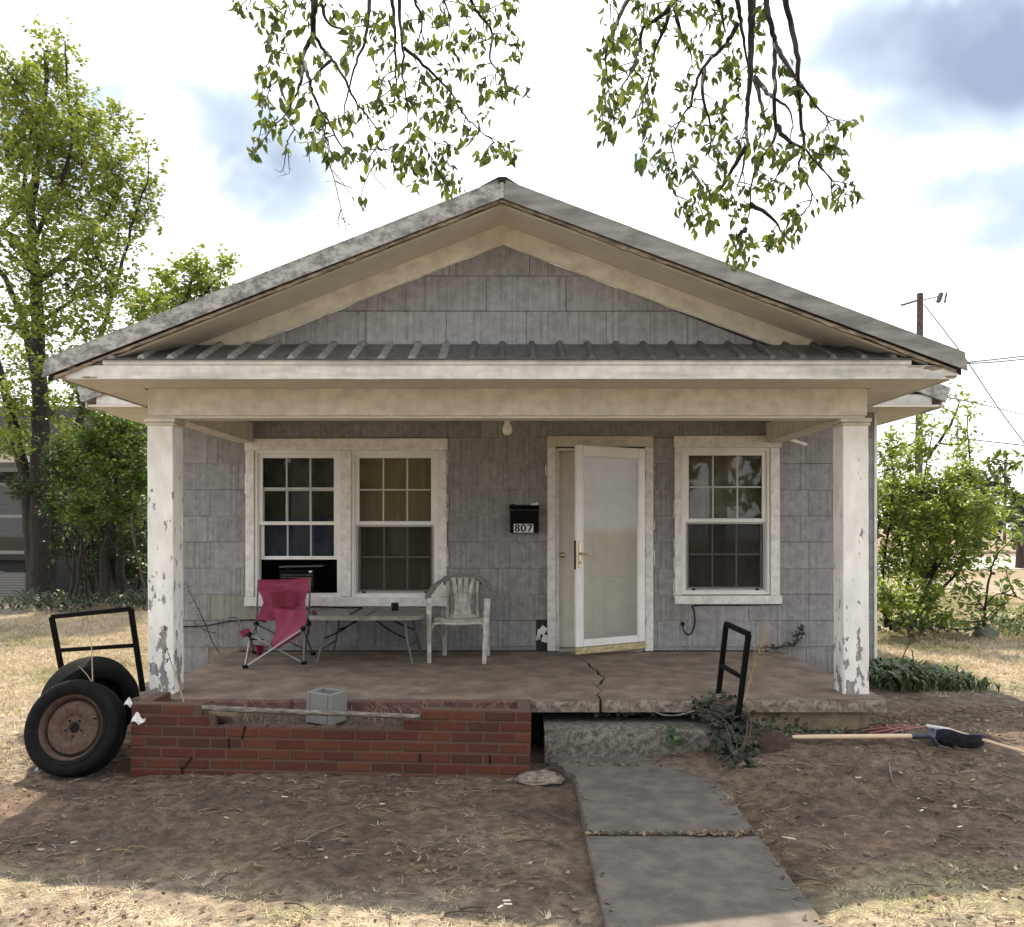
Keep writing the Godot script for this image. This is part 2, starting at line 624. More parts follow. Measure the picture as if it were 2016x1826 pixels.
	mat("rubber", lin(0.011, 0.011, 0.0115), 0.7, T.stain, Vector3(2, 2, 2), 0.05, T.grit)
	mat("rust", lin(0.10, 0.06, 0.042), 0.85, T.stain, Vector3(4, 4, 4), 0.12, T.grit)
	mat("pink", lin(0.40, 0.045, 0.115), 0.75, T.speck, Vector3(9, 9, 9), 0.03, T.speck)
	mat("pink_dark", lin(0.25, 0.018, 0.052), 0.8, T.speck, Vector3(9, 9, 9))
	(M.pink as StandardMaterial3D).rim_enabled = true
	(M.pink as StandardMaterial3D).rim = 0.4
	mat("steel", lin(0.42, 0.41, 0.40), 0.4, T.soft, Vector3(3, 3, 3), 0.0, null, 0.5)
	mat("table_top", lin(0.27, 0.255, 0.225), 0.6, T.stain, Vector3(1.5, 1.5, 1.5))
	mat("table_leg", lin(0.16, 0.155, 0.15), 0.5, T.stain, Vector3(5, 5, 5), 0.0, null, 0.3)
	mat("plastic", lin(0.56, 0.54, 0.49), 0.5, T.stain, Vector3(1.6, 1.6, 1.6))
	mat("plastic_dirty", lin(0.27, 0.265, 0.24), 0.7, T.stain, Vector3(3.0, 3.0, 3.0))
	mat("shovel", lin(0.055, 0.066, 0.095), 0.45, T.stain, Vector3(4, 4, 4), 0.0, null, 0.4)
	mat("red_plastic", lin(0.085, 0.014, 0.012), 0.5, T.soft, Vector3(3, 3, 3))
	mat("pink_tine", lin(0.34, 0.16, 0.13), 0.5)
	mat("log", lin(0.065, 0.036, 0.027), 0.95, T.stain, Vector3(2, 2, 2), 0.25, T.stain)
	mat("bark", lin(0.048, 0.039, 0.031), 0.95, T.bark, Vector3(1.2, 0.5, 1.2), 2.0, T.bark)
	mat("bark_pale", lin(0.15, 0.125, 0.10), 0.95, T.bark, Vector3(1.2, 0.5, 1.2), 1.0, T.bark)
	mat("twig", lin(0.075, 0.055, 0.042), 0.9)
	mat("dry_stalk", lin(0.36, 0.27, 0.18), 0.9)
	mat("pole_wood", lin(0.13, 0.10, 0.08), 0.9, T.bark, Vector3(1, 0.2, 1))
	mat("wire", lin(0.05, 0.05, 0.055), 0.6)
	mat("paper", lin(0.75, 0.75, 0.73), 0.8)
	mat("chip", lin(0.68, 0.62, 0.50), 0.8)
	mat("road", lin(0.42, 0.41, 0.38), 0.9, T.stain, Vector3(0.2, 0.2, 0.2))
	mat("barrier", lin(0.6, 0.6, 0.58), 0.8)
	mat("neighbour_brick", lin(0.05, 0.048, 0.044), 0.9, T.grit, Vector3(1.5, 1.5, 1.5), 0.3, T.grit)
	mat("neighbour_roof", lin(0.16, 0.15, 0.14), 0.9, T.grit, Vector3(1, 1, 1))
	mat("hvac", lin(0.22, 0.22, 0.205), 0.6, T.soft, Vector3(1, 1, 1))
	mat("inner_bar", lin(0.46, 0.455, 0.44), 0.5)
	mat("curtain_brown", lin(0.055, 0.045, 0.032), 0.9, T.stain, Vector3(1.2, 0.6, 1.2))
	mat("bulb", lin(0.8, 0.76, 0.66), 0.25)
	mat("blind_khaki", lin(0.20, 0.17, 0.09), 0.9, T.soft, Vector3(1.0, 0.6, 1.0))
	mat("blind_gray", lin(0.165, 0.145, 0.10), 0.9, T.stain, Vector3(0.9, 0.9, 0.9))
	mat("blind_blue", lin(0.022, 0.038, 0.075), 0.9, T.stain, Vector3(1.5, 1.5, 1.5))
	for q in ["black_metal", "black_plastic", "rubber", "dark", "tar"]:
		(M[q] as StandardMaterial3D).metallic_specular = 0.2
	var gl := mat("glass", Color(0.05, 0.055, 0.06, 0.10), 0.02)
	gl.transparency = BaseMaterial3D.TRANSPARENCY_ALPHA
	var gd := mat("door_glass", Color(0.62, 0.64, 0.64, 0.26), 0.05)
	gd.transparency = BaseMaterial3D.TRANSPARENCY_ALPHA
	gd.metallic_specular = 0.7
	var sc := mat("insect_screen", Color(0.02, 0.02, 0.02, 0.55), 0.9)
	sc.transparency = BaseMaterial3D.TRANSPARENCY_ALPHA
	# fine grain over the broad tones
	var fine_grain := noise_tex(41, 0.14, 4, 0.66, 1.06, 512, FastNoiseLite.TYPE_SIMPLEX_SMOOTH, 0.25, 0.75, 0.7)
	var spots := noise_tex(42, 0.012, 7, 0.90, 1.02, 512, FastNoiseLite.TYPE_SIMPLEX_SMOOTH, 0.2, 0.8, 0.62)
	for q in [["walk", fine_grain, 2.2], ["slab", fine_grain, 2.0], ["step", fine_grain, 2.2], ["slab_edge", fine_grain, 2.6], ["rake_metal_clean", fine_grain, 3.0], ["cream", spots, 0.8], ["trim", spots, 1.6], ["fascia", spots, 0.9]]:
		grain(M[q[0]], q[1], q[2])
	for m in M.shingles:
		grain(m, spots, 1.1)
	for m in M.bricks:
		grain(m, spots, 2.4)
	# plants: tinted by instance colour, lit through
	for q in [["leaf", 0.55], ["leaf_thick", 0.16], ["straw", 0.12]]:
		var lm := mat(q[0], Color(1, 1, 1), 0.55 if q[0] != "straw" else 0.9)
		lm.vertex_color_use_as_albedo = true
		lm.backlight_enabled = true
		lm.backlight = lin(q[1], q[1], q[1] * 0.45) if q[0] != "straw" else lin(q[1], q[1], q[1])
		if q[0] != "straw":
			lm.albedo_texture = white_dot()
	mat("litter", Color(1, 1, 1), 0.9).vertex_color_use_as_albedo = true
	mat("soil", lin(0.13, 0.095, 0.07), 0.95, T.dirt, Vector3(1.6, 1.6, 1.6), 1.5, T.grit)

func grain(m: StandardMaterial3D, t: Texture2D, sc: float) -> void:
	m.detail_enabled = true
	m.detail_blend_mode = BaseMaterial3D.BLEND_MODE_MUL
	m.detail_albedo = t
	m.detail_uv_layer = BaseMaterial3D.DETAIL_UV_2
	m.uv2_triplanar = true
	m.uv2_world_triplanar = true
	m.uv2_scale = Vector3.ONE * sc
	m.uv2_triplanar_sharpness = 6.0

func white_dot() -> ImageTexture:
	if not T.has("dot"):
		var im := Image.create(4, 4, false, Image.FORMAT_RGB8)
		im.fill(Color.WHITE)
		T.dot = ImageTexture.create_from_image(im)
	return T.dot

# peeling white paint round a post: four faces side by side, height upwards
func post_texture(sd: int, amount: float) -> Array:
	var a := FastNoiseLite.new()
	a.seed = sd
	a.frequency = 0.016
	a.fractal_octaves = 5
	a.fractal_gain = 0.6
	var b := FastNoiseLite.new()
	b.seed = sd + 1
	b.frequency = 0.045
	b.noise_type = FastNoiseLite.TYPE_CELLULAR
	b.cellular_return_type = FastNoiseLite.RETURN_DISTANCE2_SUB
	b.domain_warp_enabled = true
	b.domain_warp_amplitude = 14.0
	var w := 512
	var h := 1280
	var mask := PackedFloat32Array()
	mask.resize(w * h)
	for y in h:
		var v := 1.0 - float(y) / h
		var thr := lerpf(-0.02, 0.60, pow(v, 0.55)) - amount
		for x in w:
			mask[y * w + x] = a.get_noise_2d(x, y * 0.45) + 0.06 * sin(x * 0.0245 * 4.0) - thr
	var alb := rgb_image(w, h, func(x, y):
		var m := mask[y * w + x]
		var v := 1.0 - float(y) / h
		var cr_ := b.get_noise_2d(x * 1.0, y * 0.55)
		var crack := smoothstep(-0.93, -0.985, cr_) * smoothstep(0.85, 0.25, v)
		var dirt_ := 0.93 + a.get_noise_2d(x * 0.5 + 300.0, y * 0.25) * 0.22
		var paint := Color(0.80, 0.785, 0.75) * dirt_
		var bare := Color(0.27, 0.265, 0.26) * (0.9 + a.get_noise_2d(x * 3.0, y * 0.4) * 0.6)
		var c := paint.lerp(bare, smoothstep(0.0, 0.02, m))
		c = c.lerp(Color(0.10, 0.095, 0.09), (smoothstep(-0.012, 0.004, m) - smoothstep(0.012, 0.03, m)) * 0.7)
		return c.lerp(Color(0.16, 0.15, 0.14), crack * 0.75))
	var bump := gray_image(w, h, func(x, y): return 0.8 - smoothstep(-0.005, 0.015, mask[y * w + x]) * 0.6)
	return [alb, bump]

# ---------- the ground
func ground() -> void:
	var xs := []
	var zs := []
	var x := -5.0
	while x < 5.0:
		xs.append(x)
		x += 0.045
	for q in [5.05, 5.2, 5.4, 5.7, 6, 6.4, 6.9, 7.5, 8.2, 9, 10, 11.2, 12.5, 14, 16, 18.5, 21.5, 25, 30, 37, 46, 60, 80, 120, 200, 400]:
		xs.append(q)
		xs.push_front(-q)
	var z := 4.0
	while z > -4.0:
		zs.append(z)
		z -= 0.045
	while z > -14.0:
		zs.append(z)
		z -= 0.16
	for q in [-14.5, -15.2, -16, -17, -18, -19.5, -21, -23, -25.5, -28, -29, -31, -35, -40, -45, -47, -52, -60, -75, -100, -150, -250, -420]:
		zs.append(q)
	for q in [4.3, 4.8, 5.5, 6.5, 8, 10, 13, 17, 22, 30, 45, 70, 110]:
		zs.push_front(q)
	var mb := MB.new()
	var nx := xs.size()
	for b in zs.size():
		for a in nx:
			var px: float = xs[a]
			var pz: float = zs[b]
			var near := (1.0 - smoothstep(3.5, 6.0, absf(px))) * (1.0 - smoothstep(3.5, 6.0, absf(pz)))
			var l := lawn(px, pz)
			var y := gh(px, pz) + near * (fine.get_noise_2d(px * 3.2, pz * 4.5) * 0.016 + fine.get_noise_2d(px * 9.0, pz * 10.0) * 0.012)
			var tone := fbm.get_noise_2d(px * 3.0 + 9.0, pz * 5.0)
			var dirt := Color(0.218, 0.149, 0.099) * (1.0 + tone * 0.55)
			var pale := smoothstep(0.0, 0.5, fbm.get_noise_2d(px * 1.1 - 30.0, pz * 2.2) + 0.15)
			dirt = dirt.lerp(Color(0.29, 0.212, 0.146), pale * 0.6)
			dirt = dirt.lerp(Color(0.12, 0.081, 0.055), smoothstep(0.1, 0.45, fbm.get_noise_2d(px * 2.0 + 70.0, pz * 3.4)) * 0.45)
			var straw := Color(0.60, 0.515, 0.385) * (1.0 + tone * 0.3)
			var green := smoothstep(0.05, 0.5, fbm.get_noise_2d(px * 1.6 + 5.0, pz * 1.6 + 60.0) + (0.30 if px > 0.0 else 0.0))
			straw = straw.lerp(Color(0.25, 0.24, 0.10), green * 0.5)
			if pz < -22.0 and px > 10.0:
				straw = straw.lerp(Color(0.46, 0.30, 0.17), 0.6)
			var c := dirt.lerp(straw, l)
			c.a = 1.0
			mb.col = c
			mb.vert(Vector3(px, y, pz), Vector3.UP, Vector2(px, pz))
	for b in zs.size():
		for a in nx:
			var k := b * nx + a
			var l := mb.v[b * nx + maxi(a - 1, 0)]
			var r := mb.v[b * nx + mini(a + 1, nx - 1)]
			var u := mb.v[maxi(b - 1, 0) * nx + a]
			var d := mb.v[mini(b + 1, zs.size() - 1) * nx + a]
			mb.n[k] = (r - l).cross(d - u).normalized() * -1.0
			if mb.n[k].y < 0.0:
				mb.n[k] = -mb.n[k]
	for b in zs.size() - 1:
		for a in nx - 1:
			var k := b * nx + a
			mb.idx(k, k + 1, k + nx + 1)
			mb.idx(k, k + nx + 1, k + nx)
	# rows run away from the lens, so the order above faces upwards
	var m := mat("ground", Color(1, 1, 1), 0.95, T.dirt, Vector3(0.9, 0.9, 0.9), 1.5, T.grit)
	m.vertex_color_use_as_albedo = true
	grain(m, noise_tex(43, 0.11, 5, 0.6, 1.1, 512, FastNoiseLite.TYPE_SIMPLEX_SMOOTH, 0.25, 0.75, 0.72), 3.0)
	kind(put(mb, "ground", m), "structure")
	# the walk: three slabs with open joints
	var w := part("walkway", self)
	kind(w, "structure")
	put(MB.new().prism(PackedVector2Array([Vector2(0.27, -0.40), Vector2(0.25, -0.50), Vector2(0.33, -0.58), Vector2(0.355, -0.72), Vector2(0.41, -0.80), Vector2(0.415, -0.868), Vector2(1.30, -0.868), Vector2(1.27, -0.62), Vector2(1.22, -0.40)]), -0.02, 0.050, Transform3D(Basis(Vector3(1, 0, 0), Vector3(0, 0.04, -1).normalized(), Vector3(0, 1, 0.04).normalized()), Vector3(0, 0.026, 0))), "concrete_slab", M.walk, w)
	for q in [[0.885, 1.93, 0.405, 1.345, 0.05, 0.022], [1.965, 3.20, 0.395, 1.35, 0.015, 0.0], [3.225, 4.6, 0.38, 1.34, 0.0, -0.01]]:
		var mb2 := MB.new()
		var zc: float = (q[0] + q[1]) / 2.0
		var ln: float = q[1] - q[0]
		var tilt: float = atan2(q[4] - q[5], ln)
		mb2.box(Vector3.ZERO, Vector3(q[3] - q[2], 0.09, ln), Basis(), 0.009)
		var o := put(mb2, "concrete_slab", M.walk, w)
		o.position = Vector3((q[2] + q[3]) / 2.0, (q[4] + q[5]) / 2.0 - 0.045, zc)
		o.rotation = Vector3(tilt, 0, rr(-0.006, 0.006))
	# far road behind the lots
	kind(put(MB.new().box(Vector3(60, 0.01, -37.5), Vector3(300, 0.02, 15), Basis()), "road", M.road), "structure")

# ---------- the house
const WZ := -2.44      # face of the front wall
const SL := 0.386      # slope of the roofs

func rect_poly(x0: float, y0: float, x1: float, y1: float) -> PackedVector2Array:
	return PackedVector2Array([Vector2(x0, y0), Vector2(x1, y0), Vector2(x1, y1), Vector2(x0, y1)])

func clad(parent: Node, region: PackedVector2Array, holes: Array, y0: float, y1: float, x0: float, x1: float, z: float, shift: float, special := {}) -> void:
	var row := 0
	var y := y0
	while y < y1:
		var x := x0 - fposmod(shift + (0.305 if row % 2 else 0.0) + rr(-0.02, 0.02), 0.61)
		var col := 0
		while x < x1:
			var g := 0.0018
			var bottom := rr(-0.003, 0.003)
			var polys := Geometry2D.intersect_polygons(rect_poly(x + g, y + bottom + 0.0015, x + 0.61 - g, y + 0.2667 - 0.0015), region)
			for h in holes:
				var nxt := []
				for p in polys:
					for q in Geometry2D.clip_polygons(p, h):
						if not Geometry2D.is_polygon_clockwise(q):
							nxt.append(q)
				polys.assign(nxt)
			for p in polys:
				if p.size() < 3:
					continue
				var mb := MB.new()
				mb.prism(p, -0.004, 0.0065)
				var m: Material = M.shingles[rng.randi() % M.shingles.size()]
				var key := "%d_%d" % [row, col]
				if special.has(key):
					m = M[special[key]]
				var o := put(mb, "shingle", m, parent)
				o.position = Vector3(0, 0, z + rr(-0.0015, 0.0015))
				# each course leans out at its foot
				for k in mb.v.size():
					pass
				o.rotation.x = -0.022
				o.position.z += y * sin(0.022) * 1.0 + 0.002
				o.position.y += 0.0
			x += 0.61
			col += 1
		y += 0.2667
		row += 1

func house() -> void:
	var h := thing("house", "small single-storey grey shingled house with gabled front porch on white posts", "house")
	var wx := 3.68
	var openings := [[-2.65, 0.99, -0.77, 2.50], [0.425, 0.44, 1.33, 2.52], [1.705, 0.995, 2.62, 2.52]]
	# front wall behind the shingles, in strips between the openings
	var mb := MB.new()
	var cuts := [-wx, wx]
	for o in openings:
		cuts.append(o[0])
		cuts.append(o[2])
	cuts.sort()
	for k in cuts.size() - 1:
		var xm: float = (cuts[k] + cuts[k + 1]) / 2.0
		var spans := [[0.0, 2.95]]
		for o in openings:
			if xm > o[0] and xm < o[2]:
				spans = [[0.0, o[1]], [o[3], 2.95]]
		for s in spans:
			mb.box(Vector3(xm, (s[0] + s[1]) / 2.0, WZ - 0.085), Vector3(cuts[k + 1] - cuts[k], s[1] - s[0], 0.15))
	var wall := put(mb, "front_wall", M.sheathing, h)
	# shingles on it
	var holes := []
	for o in [[-2.70, 0.94, -0.72, 2.57], [0.36, 0.3, 1.395, 2.585], [1.66, 0.94, 2.665, 2.58], [0.225, 0.40, 0.37, 0.765]]:
		holes.append(rect_poly(o[0], o[1], o[2], o[3]))
	var rim := PackedVector2Array([Vector2(-wx, 0.20), Vector2(-2.82, 0.20), Vector2(-2.80, 0.452), Vector2(2.6, 0.452), Vector2(2.62, 0.20), Vector2(wx, 0.20), Vector2(wx, 2.93), Vector2(-wx, 2.93)])
	clad(wall, rim, holes, 0.489 - 0.2667 * 2, 2.93, -wx, wx, WZ - 0.004, 0.34, {"1_1": "shingle_tan", "3_1": "shingle_white", "2_4": "shingle_pale"})
	# torn corner beside the door
	mb = MB.new()
	for k in 5:
		mb.box(Vector3(0.235 + k * 0.02, rr(0.50, 0.70), WZ - 0.012 + k * 0.002), Vector3(rr(0.03, 0.07), rr(0.03, 0.09), 0.004), Basis(Vector3(0, 0, 1), rr(-0.7, 0.7)))
	put(mb, "torn_paper", M.paper, wall)
	# other walls
	mb = MB.new().box(Vector3(-wx + 0.06, 1.5, -6.8), Vector3(0.12, 3.0, 8.4))
	put(mb, "side_wall", M.shingles[0], h)
	put(MB.new().box(Vector3(wx - 0.06, 1.5, -6.8), Vector3(0.12, 3.0, 8.4)), "side_wall", M.shingles[0], h)
	put(MB.new().box(Vector3(0, 1.5, -11.06), Vector3(wx * 2, 3.0, 0.12)), "back_wall", M.shingles[0], h)
	put(MB.new().box(Vector3(wx + 0.004, 1.44, WZ - 0.05), Vector3(0.03, 2.9, 0.13), Basis(), 0.004), "corner_board", M.trim, h)
	put(MB.new().box(Vector3(-wx - 0.004, 1.44, WZ - 0.05), Vector3(0.03, 2.9, 0.13), Basis(), 0.004), "corner_board", M.trim, h)
	put(MB.new().box(Vector3(0, 0.38, -6.8), Vector3(wx * 2 - 0.3, 0.1, 8.3)), "inside_floor", M.inside, h)
	put(MB.new().box(Vector3(0, 2.98, -6.8), Vector3(wx * 2 - 0.1, 0.05, 8.3)), "inside_ceiling", M.inside, h)
	put(MB.new().box(Vector3(0.1, 1.7, -5.4), Vector3(wx * 2 - 0.3, 2.5, 0.1)), "inside_partition", M.inside, h)
	# main roof: two slopes over the whole house, gable to the front
	for s in [-1.0, 1.0]:
		var poly := PackedVector2Array([Vector2(0, 4.66), Vector2(s * 4.19, 3.05), Vector2(s * 4.19, 2.93), Vector2(0, 4.54)])
		put(MB.new().prism(poly, -11.5, -1.96), "main_roof_slope", M.roof_metal, h)
		put(MB.new().bar(Vector3(s * 4.20, 2.985, -1.945), Vector3(s * 2.6, 3.60, -1.945), 0.02, 0.15, Vector3.UP, 0.004), "main_rake_board", M.rake_metal, h)
		put(MB.new().bar(Vector3(s * 4.05, 2.945, -1.975), Vector3(s * 2.6, 2.945, -1.975), 0.025, 0.10, Vector3.UP, 0.004), "main_fascia_board", M.fascia, h)
		put(MB.new().box(Vector3(s * 3.75, 2.885, -2.2), Vector3(0.75, 0.02, 0.48)), "main_soffit", M.soffit, h)
		put(MB.new().box(Vector3(s * 3.93, 2.885, -6.9), Vector3(0.5, 0.02, 8.9)), "main_soffit", M.soffit, h)
		put(MB.new().box(Vector3(s * 4.185, 2.95, -6.8), Vector3(0.02, 0.15, 9.5)), "eave_board", M.fascia, h)
	put(MB.new().prism(PackedVector2Array([Vector2(-3.6, 2.95), Vector2(3.6, 2.95), Vector2(0, 4.5)]), WZ - 0.15, WZ), "main_gable_wall", M.sheathing, h)
	put(MB.new().prism(PackedVector2Array([Vector2(-3.6, 2.95), Vector2(3.6, 2.95), Vector2(0, 4.5)]), -11.1, -11.0), "main_gable_wall", M.shingles[1], h)
	# porch roof
	var apex := Vector2(-0.087, 4.156)
	var le := Vector2(-3.315, 2.883)
	var ri := Vector2(3.186, 2.93)
	for e in [le, ri]:
		var s := signf(e.x)
		var poly := PackedVector2Array([apex, e, e - Vector2(0, 0.05), apex - Vector2(0, 0.05)])
		put(MB.new().prism(poly, -2.5, 0.482), "porch_roof_slope", M.roof_metal, h)
		# metal rake trim and the old board under it
		var d: Vector2 = e - apex
		var pol2 := PackedVector2Array([apex + Vector2(0, 0.012), e + Vector2(0, 0.012), e - Vector2(-0.02 * s, 0.112), apex - Vector2(0, 0.118)])
		put(MB.new().prism(pol2, 0.486, 0.502), "rake_trim", M.rake_metal if s < 0 else M.rake_metal_clean, h)
		var top := PackedVector2Array([apex + Vector2(0, 0.018), e + Vector2(0.0, 0.018), e + Vector2(0, 0.012), apex + Vector2(0, 0.012)])
		put(MB.new().prism(top, 0.38, 0.504), "drip_edge", M.rake_metal, h)
		# ragged weathered edge below the metal
		var rag := PackedVector2Array()
		var rag2 := PackedVector2Array()
		var nn := 60
		for k in nn + 1:
			var u := float(k) / nn
			var p := apex.lerp(e, u * 0.985)
			rag.append(p - Vector2(0, 0.119))
			rag2.append(p - Vector2(0, 0.136 + 0.010 * rr(0, 1) + 0.012 * fbm.get_noise_2d(p.x * 6.0, s * 9.0)))
		rag2.reverse()
		rag.append_array(rag2)
		put(MB.new().prism(rag, 0.452, 0.478), "rake_board", M.old_wood, h)
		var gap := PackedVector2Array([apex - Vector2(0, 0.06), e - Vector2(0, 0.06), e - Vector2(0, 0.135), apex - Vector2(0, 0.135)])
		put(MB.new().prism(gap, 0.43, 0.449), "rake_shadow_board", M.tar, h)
		var sof := PackedVector2Array([apex - Vector2(0, 0.135), apex.lerp(e, 0.93) - Vector2(0, 0.135), apex.lerp(e, 0.93) - Vector2(0, 0.15), apex - Vector2(0, 0.15)])
		put(MB.new().prism(sof, 0.02, 0.428), "gable_soffit", M.soffit, h)
		var frz := PackedVector2Array([apex - Vector2(0, 0.152), apex.lerp(e, 0.81) - Vector2(0, 0.152), apex.lerp(e, 0.81) - Vector2(0, 0.30), apex - Vector2(0, 0.299)])
		put(MB.new().prism(frz, 0.004, 0.028), "frieze_board", M.cream, h)
		# rough batten of caulk along the foot of the frieze
		var cau := PackedVector2Array()
		var cau2 := PackedVector2Array()
		for k in 41:
			var p := apex.lerp(e, k / 40.0 * 0.80)
			cau.append(p - Vector2(0, 0.297))
			cau2.append(p - Vector2(0, 0.300 + maxf(0.0, fbm.get_noise_2d(p.x * 8.0 + 20.0, s)) * 0.02 + 0.003))
		cau2.reverse()
		cau.append_array(cau2)
		put(MB.new().prism(cau, 0.006, 0.014), "caulk_line", M.trim, h)
	put(MB.new().tube([Vector3(apex.x, 4.158, 0.506), Vector3(apex.x, 4.158, -2.5)], 0.03, 8), "ridge_cap", M.tar, h)
	put(MB.new().box(Vector3(apex.x, 4.09, 0.506), Vector3(0.028, 0.11, 0.006), Basis(), 0.002), "apex_joint", M.rake_metal, h)
	put(MB.new().prism(PackedVector2Array([apex + Vector2(-0.15, -0.033), apex + Vector2(-0.02, 0.034), apex + Vector2(0.03, 0.034), apex + Vector2(0.13, -0.03), apex + Vector2(0, -0.005)]), 0.2, 0.495), "ridge_flashing", M.tar, h)
	# gable wall
	var gz := 0.0
	var tri := PackedVector2Array([Vector2(-2.35, 2.99), Vector2(2.15, 2.99), Vector2(apex.x, 3.87)])
	var gw := put(MB.new().prism(PackedVector2Array([Vector2(-3.0, 2.80), Vector2(2.85, 2.80), Vector2(2.85, 2.95), Vector2(apex.x, 4.02), Vector2(-3.0, 2.92)]), -0.14, -0.006), "gable_wall", M.sheathing, h)
	clad(gw, tri, [], 3.09 - 0.004, 3.87, -2.4, 2.3, -0.004, 0.54, {})
	# lower strip under the pent roof
	# pent roof of ribbed sheet metal
	var p0 := Vector3(0, 3.10, 0.004)
	var p1 := Vector3(0, 2.905, 0.485)
	mb = MB.new()
	for k in 28:
		var xa := -2.92 + k * 0.2135
		if k == 27:
			break
		mb.quad(Vector3(xa, p1.y, p1.z), Vector3(xa + 0.2135, p1.y, p1.z), Vector3(xa + 0.2135, p0.y, p0.z), Vector3(xa, p0.y, p0.z))
		mb.quad(Vector3(xa, p1.y - 0.006, p1.z), Vector3(xa + 0.2135, p1.y - 0.006, p1.z), Vector3(xa + 0.2135, p1.y, p1.z), Vector3(xa, p1.y, p1.z))
	var pr := put(mb, "pent_roof", M.pent_metal, h)
	var rb := MB.new()
	var dz := p0.z - p1.z
	var prof := [Vector2(-0.030, 0.0), Vector2(-0.013, 0.026), Vector2(0.013, 0.026), Vector2(0.030, 0.0)]
	for k in 3:
		var a: Vector2 = prof[k]
		var b: Vector2 = prof[k + 1]
		rb.quad(Vector3(a.x, a.y, 0), Vector3(b.x, b.y, 0), Vector3(b.x, b.y + 0.195, -0.481), Vector3(a.x, a.y + 0.195, -0.481))
	rb.quad(Vector3(-0.030, 0, 0), Vector3(0.030, 0, 0), Vector3(0.013, 0.026, 0), Vector3(-0.013, 0.026, 0))
	var rm := rb.mesh()
	for k in 27:
		var o := put(rm, "rib", M.rib_metal if k < 12 else M.pent_metal, pr)
		o.position = Vector3(-2.86 + k * 0.2135 + rr(-0.004, 0.004), p1.y + 0.001, p1.z)
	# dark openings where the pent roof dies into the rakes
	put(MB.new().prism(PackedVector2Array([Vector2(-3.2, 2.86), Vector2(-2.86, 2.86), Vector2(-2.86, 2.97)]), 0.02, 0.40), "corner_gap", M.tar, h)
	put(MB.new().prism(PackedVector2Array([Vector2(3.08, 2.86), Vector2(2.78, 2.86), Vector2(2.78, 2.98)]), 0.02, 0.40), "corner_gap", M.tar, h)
	# fascia in two boards, soffit, frieze moulding
	put(MB.new().box(Vector3(-0.05, 2.883, 0.452), Vector3(5.75, 0.038, 0.03), Basis(), 0.004), "upper_fascia_board", M.fascia, h)
	var fb := PackedVector2Array()
	fb.append(Vector2(-3.255, 2.768))
	for k in 40:
		fb.append(Vector2(-3.2 + k * 0.16, 2.765 + rr(-0.0015, 0.0015)))
	fb.append_array(PackedVector2Array([Vector2(3.14, 2.767), Vector2(3.16, 2.80), Vector2(3.04, 2.862), Vector2(-2.95, 2.862), Vector2(-3.11, 2.852), Vector2(-3.25, 2.785)]))
	put(MB.new().prism(fb, 0.434, 0.462), "lower_fascia_board", M.fascia, h)
	# bare grey patches where the paint has come off the fascia ends
	for q in [[-3.14, 2.845, 0.16, 0.016], [-3.02, 2.775, 0.12, 0.010], [-3.2, 2.772, 0.05, 0.012], [2.98, 2.842, 0.16, 0.024], [3.1, 2.782, 0.09, 0.014], [2.86, 2.853, 0.12, 0.012]]:
		var pg := PackedVector2Array()
		for k in 11:
			var an := TAU * k / 11.0
			pg.append(Vector2(q[0], q[1]) + Vector2(cos(an) * q[2] * 0.5, sin(an) * q[3] * 0.8) * rr(0.6, 1.15))
		put(MB.new().prism(pg, 0.4625, 0.4635), "bare_patch", M.old_wood, h)
	put(MB.new().box(Vector3(-0.06, 2.772, 0.217), Vector3(6.34, 0.012, 0.434)), "porch_soffit", M.soffit, h)
	for s in [-1.0, 1.0]:
		put(MB.new().box(Vector3(s * 2.98 - 0.06, 2.772, -1.21), Vector3(0.42, 0.012, 2.42)), "porch_soffit", M.soffit, h)
		put(MB.new().box(Vector3(s * 3.17 - 0.06, 2.803, -1.0), Vector3(0.025, 0.085, 2.82), Basis(), 0.004), "side_fascia_board", M.old_wood if s < 0 else M.fascia, h)
	put(MB.new().box(Vector3(-0.06, 2.80, -1.21), Vector3(5.46, 0.02, 2.40)), "porch_ceiling", M.soffit, h)
	# beams on the posts
	put(MB.new().box(Vector3(-0.05, 2.664, -0.10), Vector3(5.466, 0.212, 0.20), Basis(), 0.006), "porch_beam", M.cream, h)
	put(MB.new().box(Vector3(-0.05, 2.548, -0.10), Vector3(5.44, 0.018, 0.185), Basis(), 0.004), "beam_edge_board", M.soffit, h)
	for s in [-1.0, 1.0]:
		put(MB.new().box(Vector3(s * 2.68 - 0.045, 2.675, -1.32), Vector3(0.14, 0.19, 2.22), Basis(), 0.005), "side_beam", M.cream, h)
		put(MB.new().box(Vector3(s * 2.68 - 0.045, 2.571, -1.32), Vector3(0.17, 0.016, 2.22), Basis(), 0.003), "beam_edge_board", M.cream, h)
	# posts
	for s in [0, 1]:
		var tx := post_texture(31 + s * 7, 0.02 if s == 0 else -0.06)
		var pm := mat("post_%d" % s, Color(1, 1, 1), 0.7)
		pm.albedo_texture = tx[0]
		pm.heightmap_enabled = true
		pm.heightmap_texture = tx[1]
		pm.heightmap_scale = 0.5
		var po := post_mesh(0.195, 0.225, 2.09)
		var o := put(po, "porch_post", pm, h)
		o.position = Vector3(-2.69 if s == 0 else 2.607, 0.44, -0.125)
		o.rotation.z = 0.003
		var cap := MB.new()
		cap.box(Vector3(0, 2.085, 0), Vector3(0.235, 0.03, 0.262), Basis(), 0.006)
		cap.box(Vector3(0, 2.055, 0), Vector3(0.222, 0.028, 0.248), Basis(), 0.010)
		put(cap, "capital", M.cream, o)
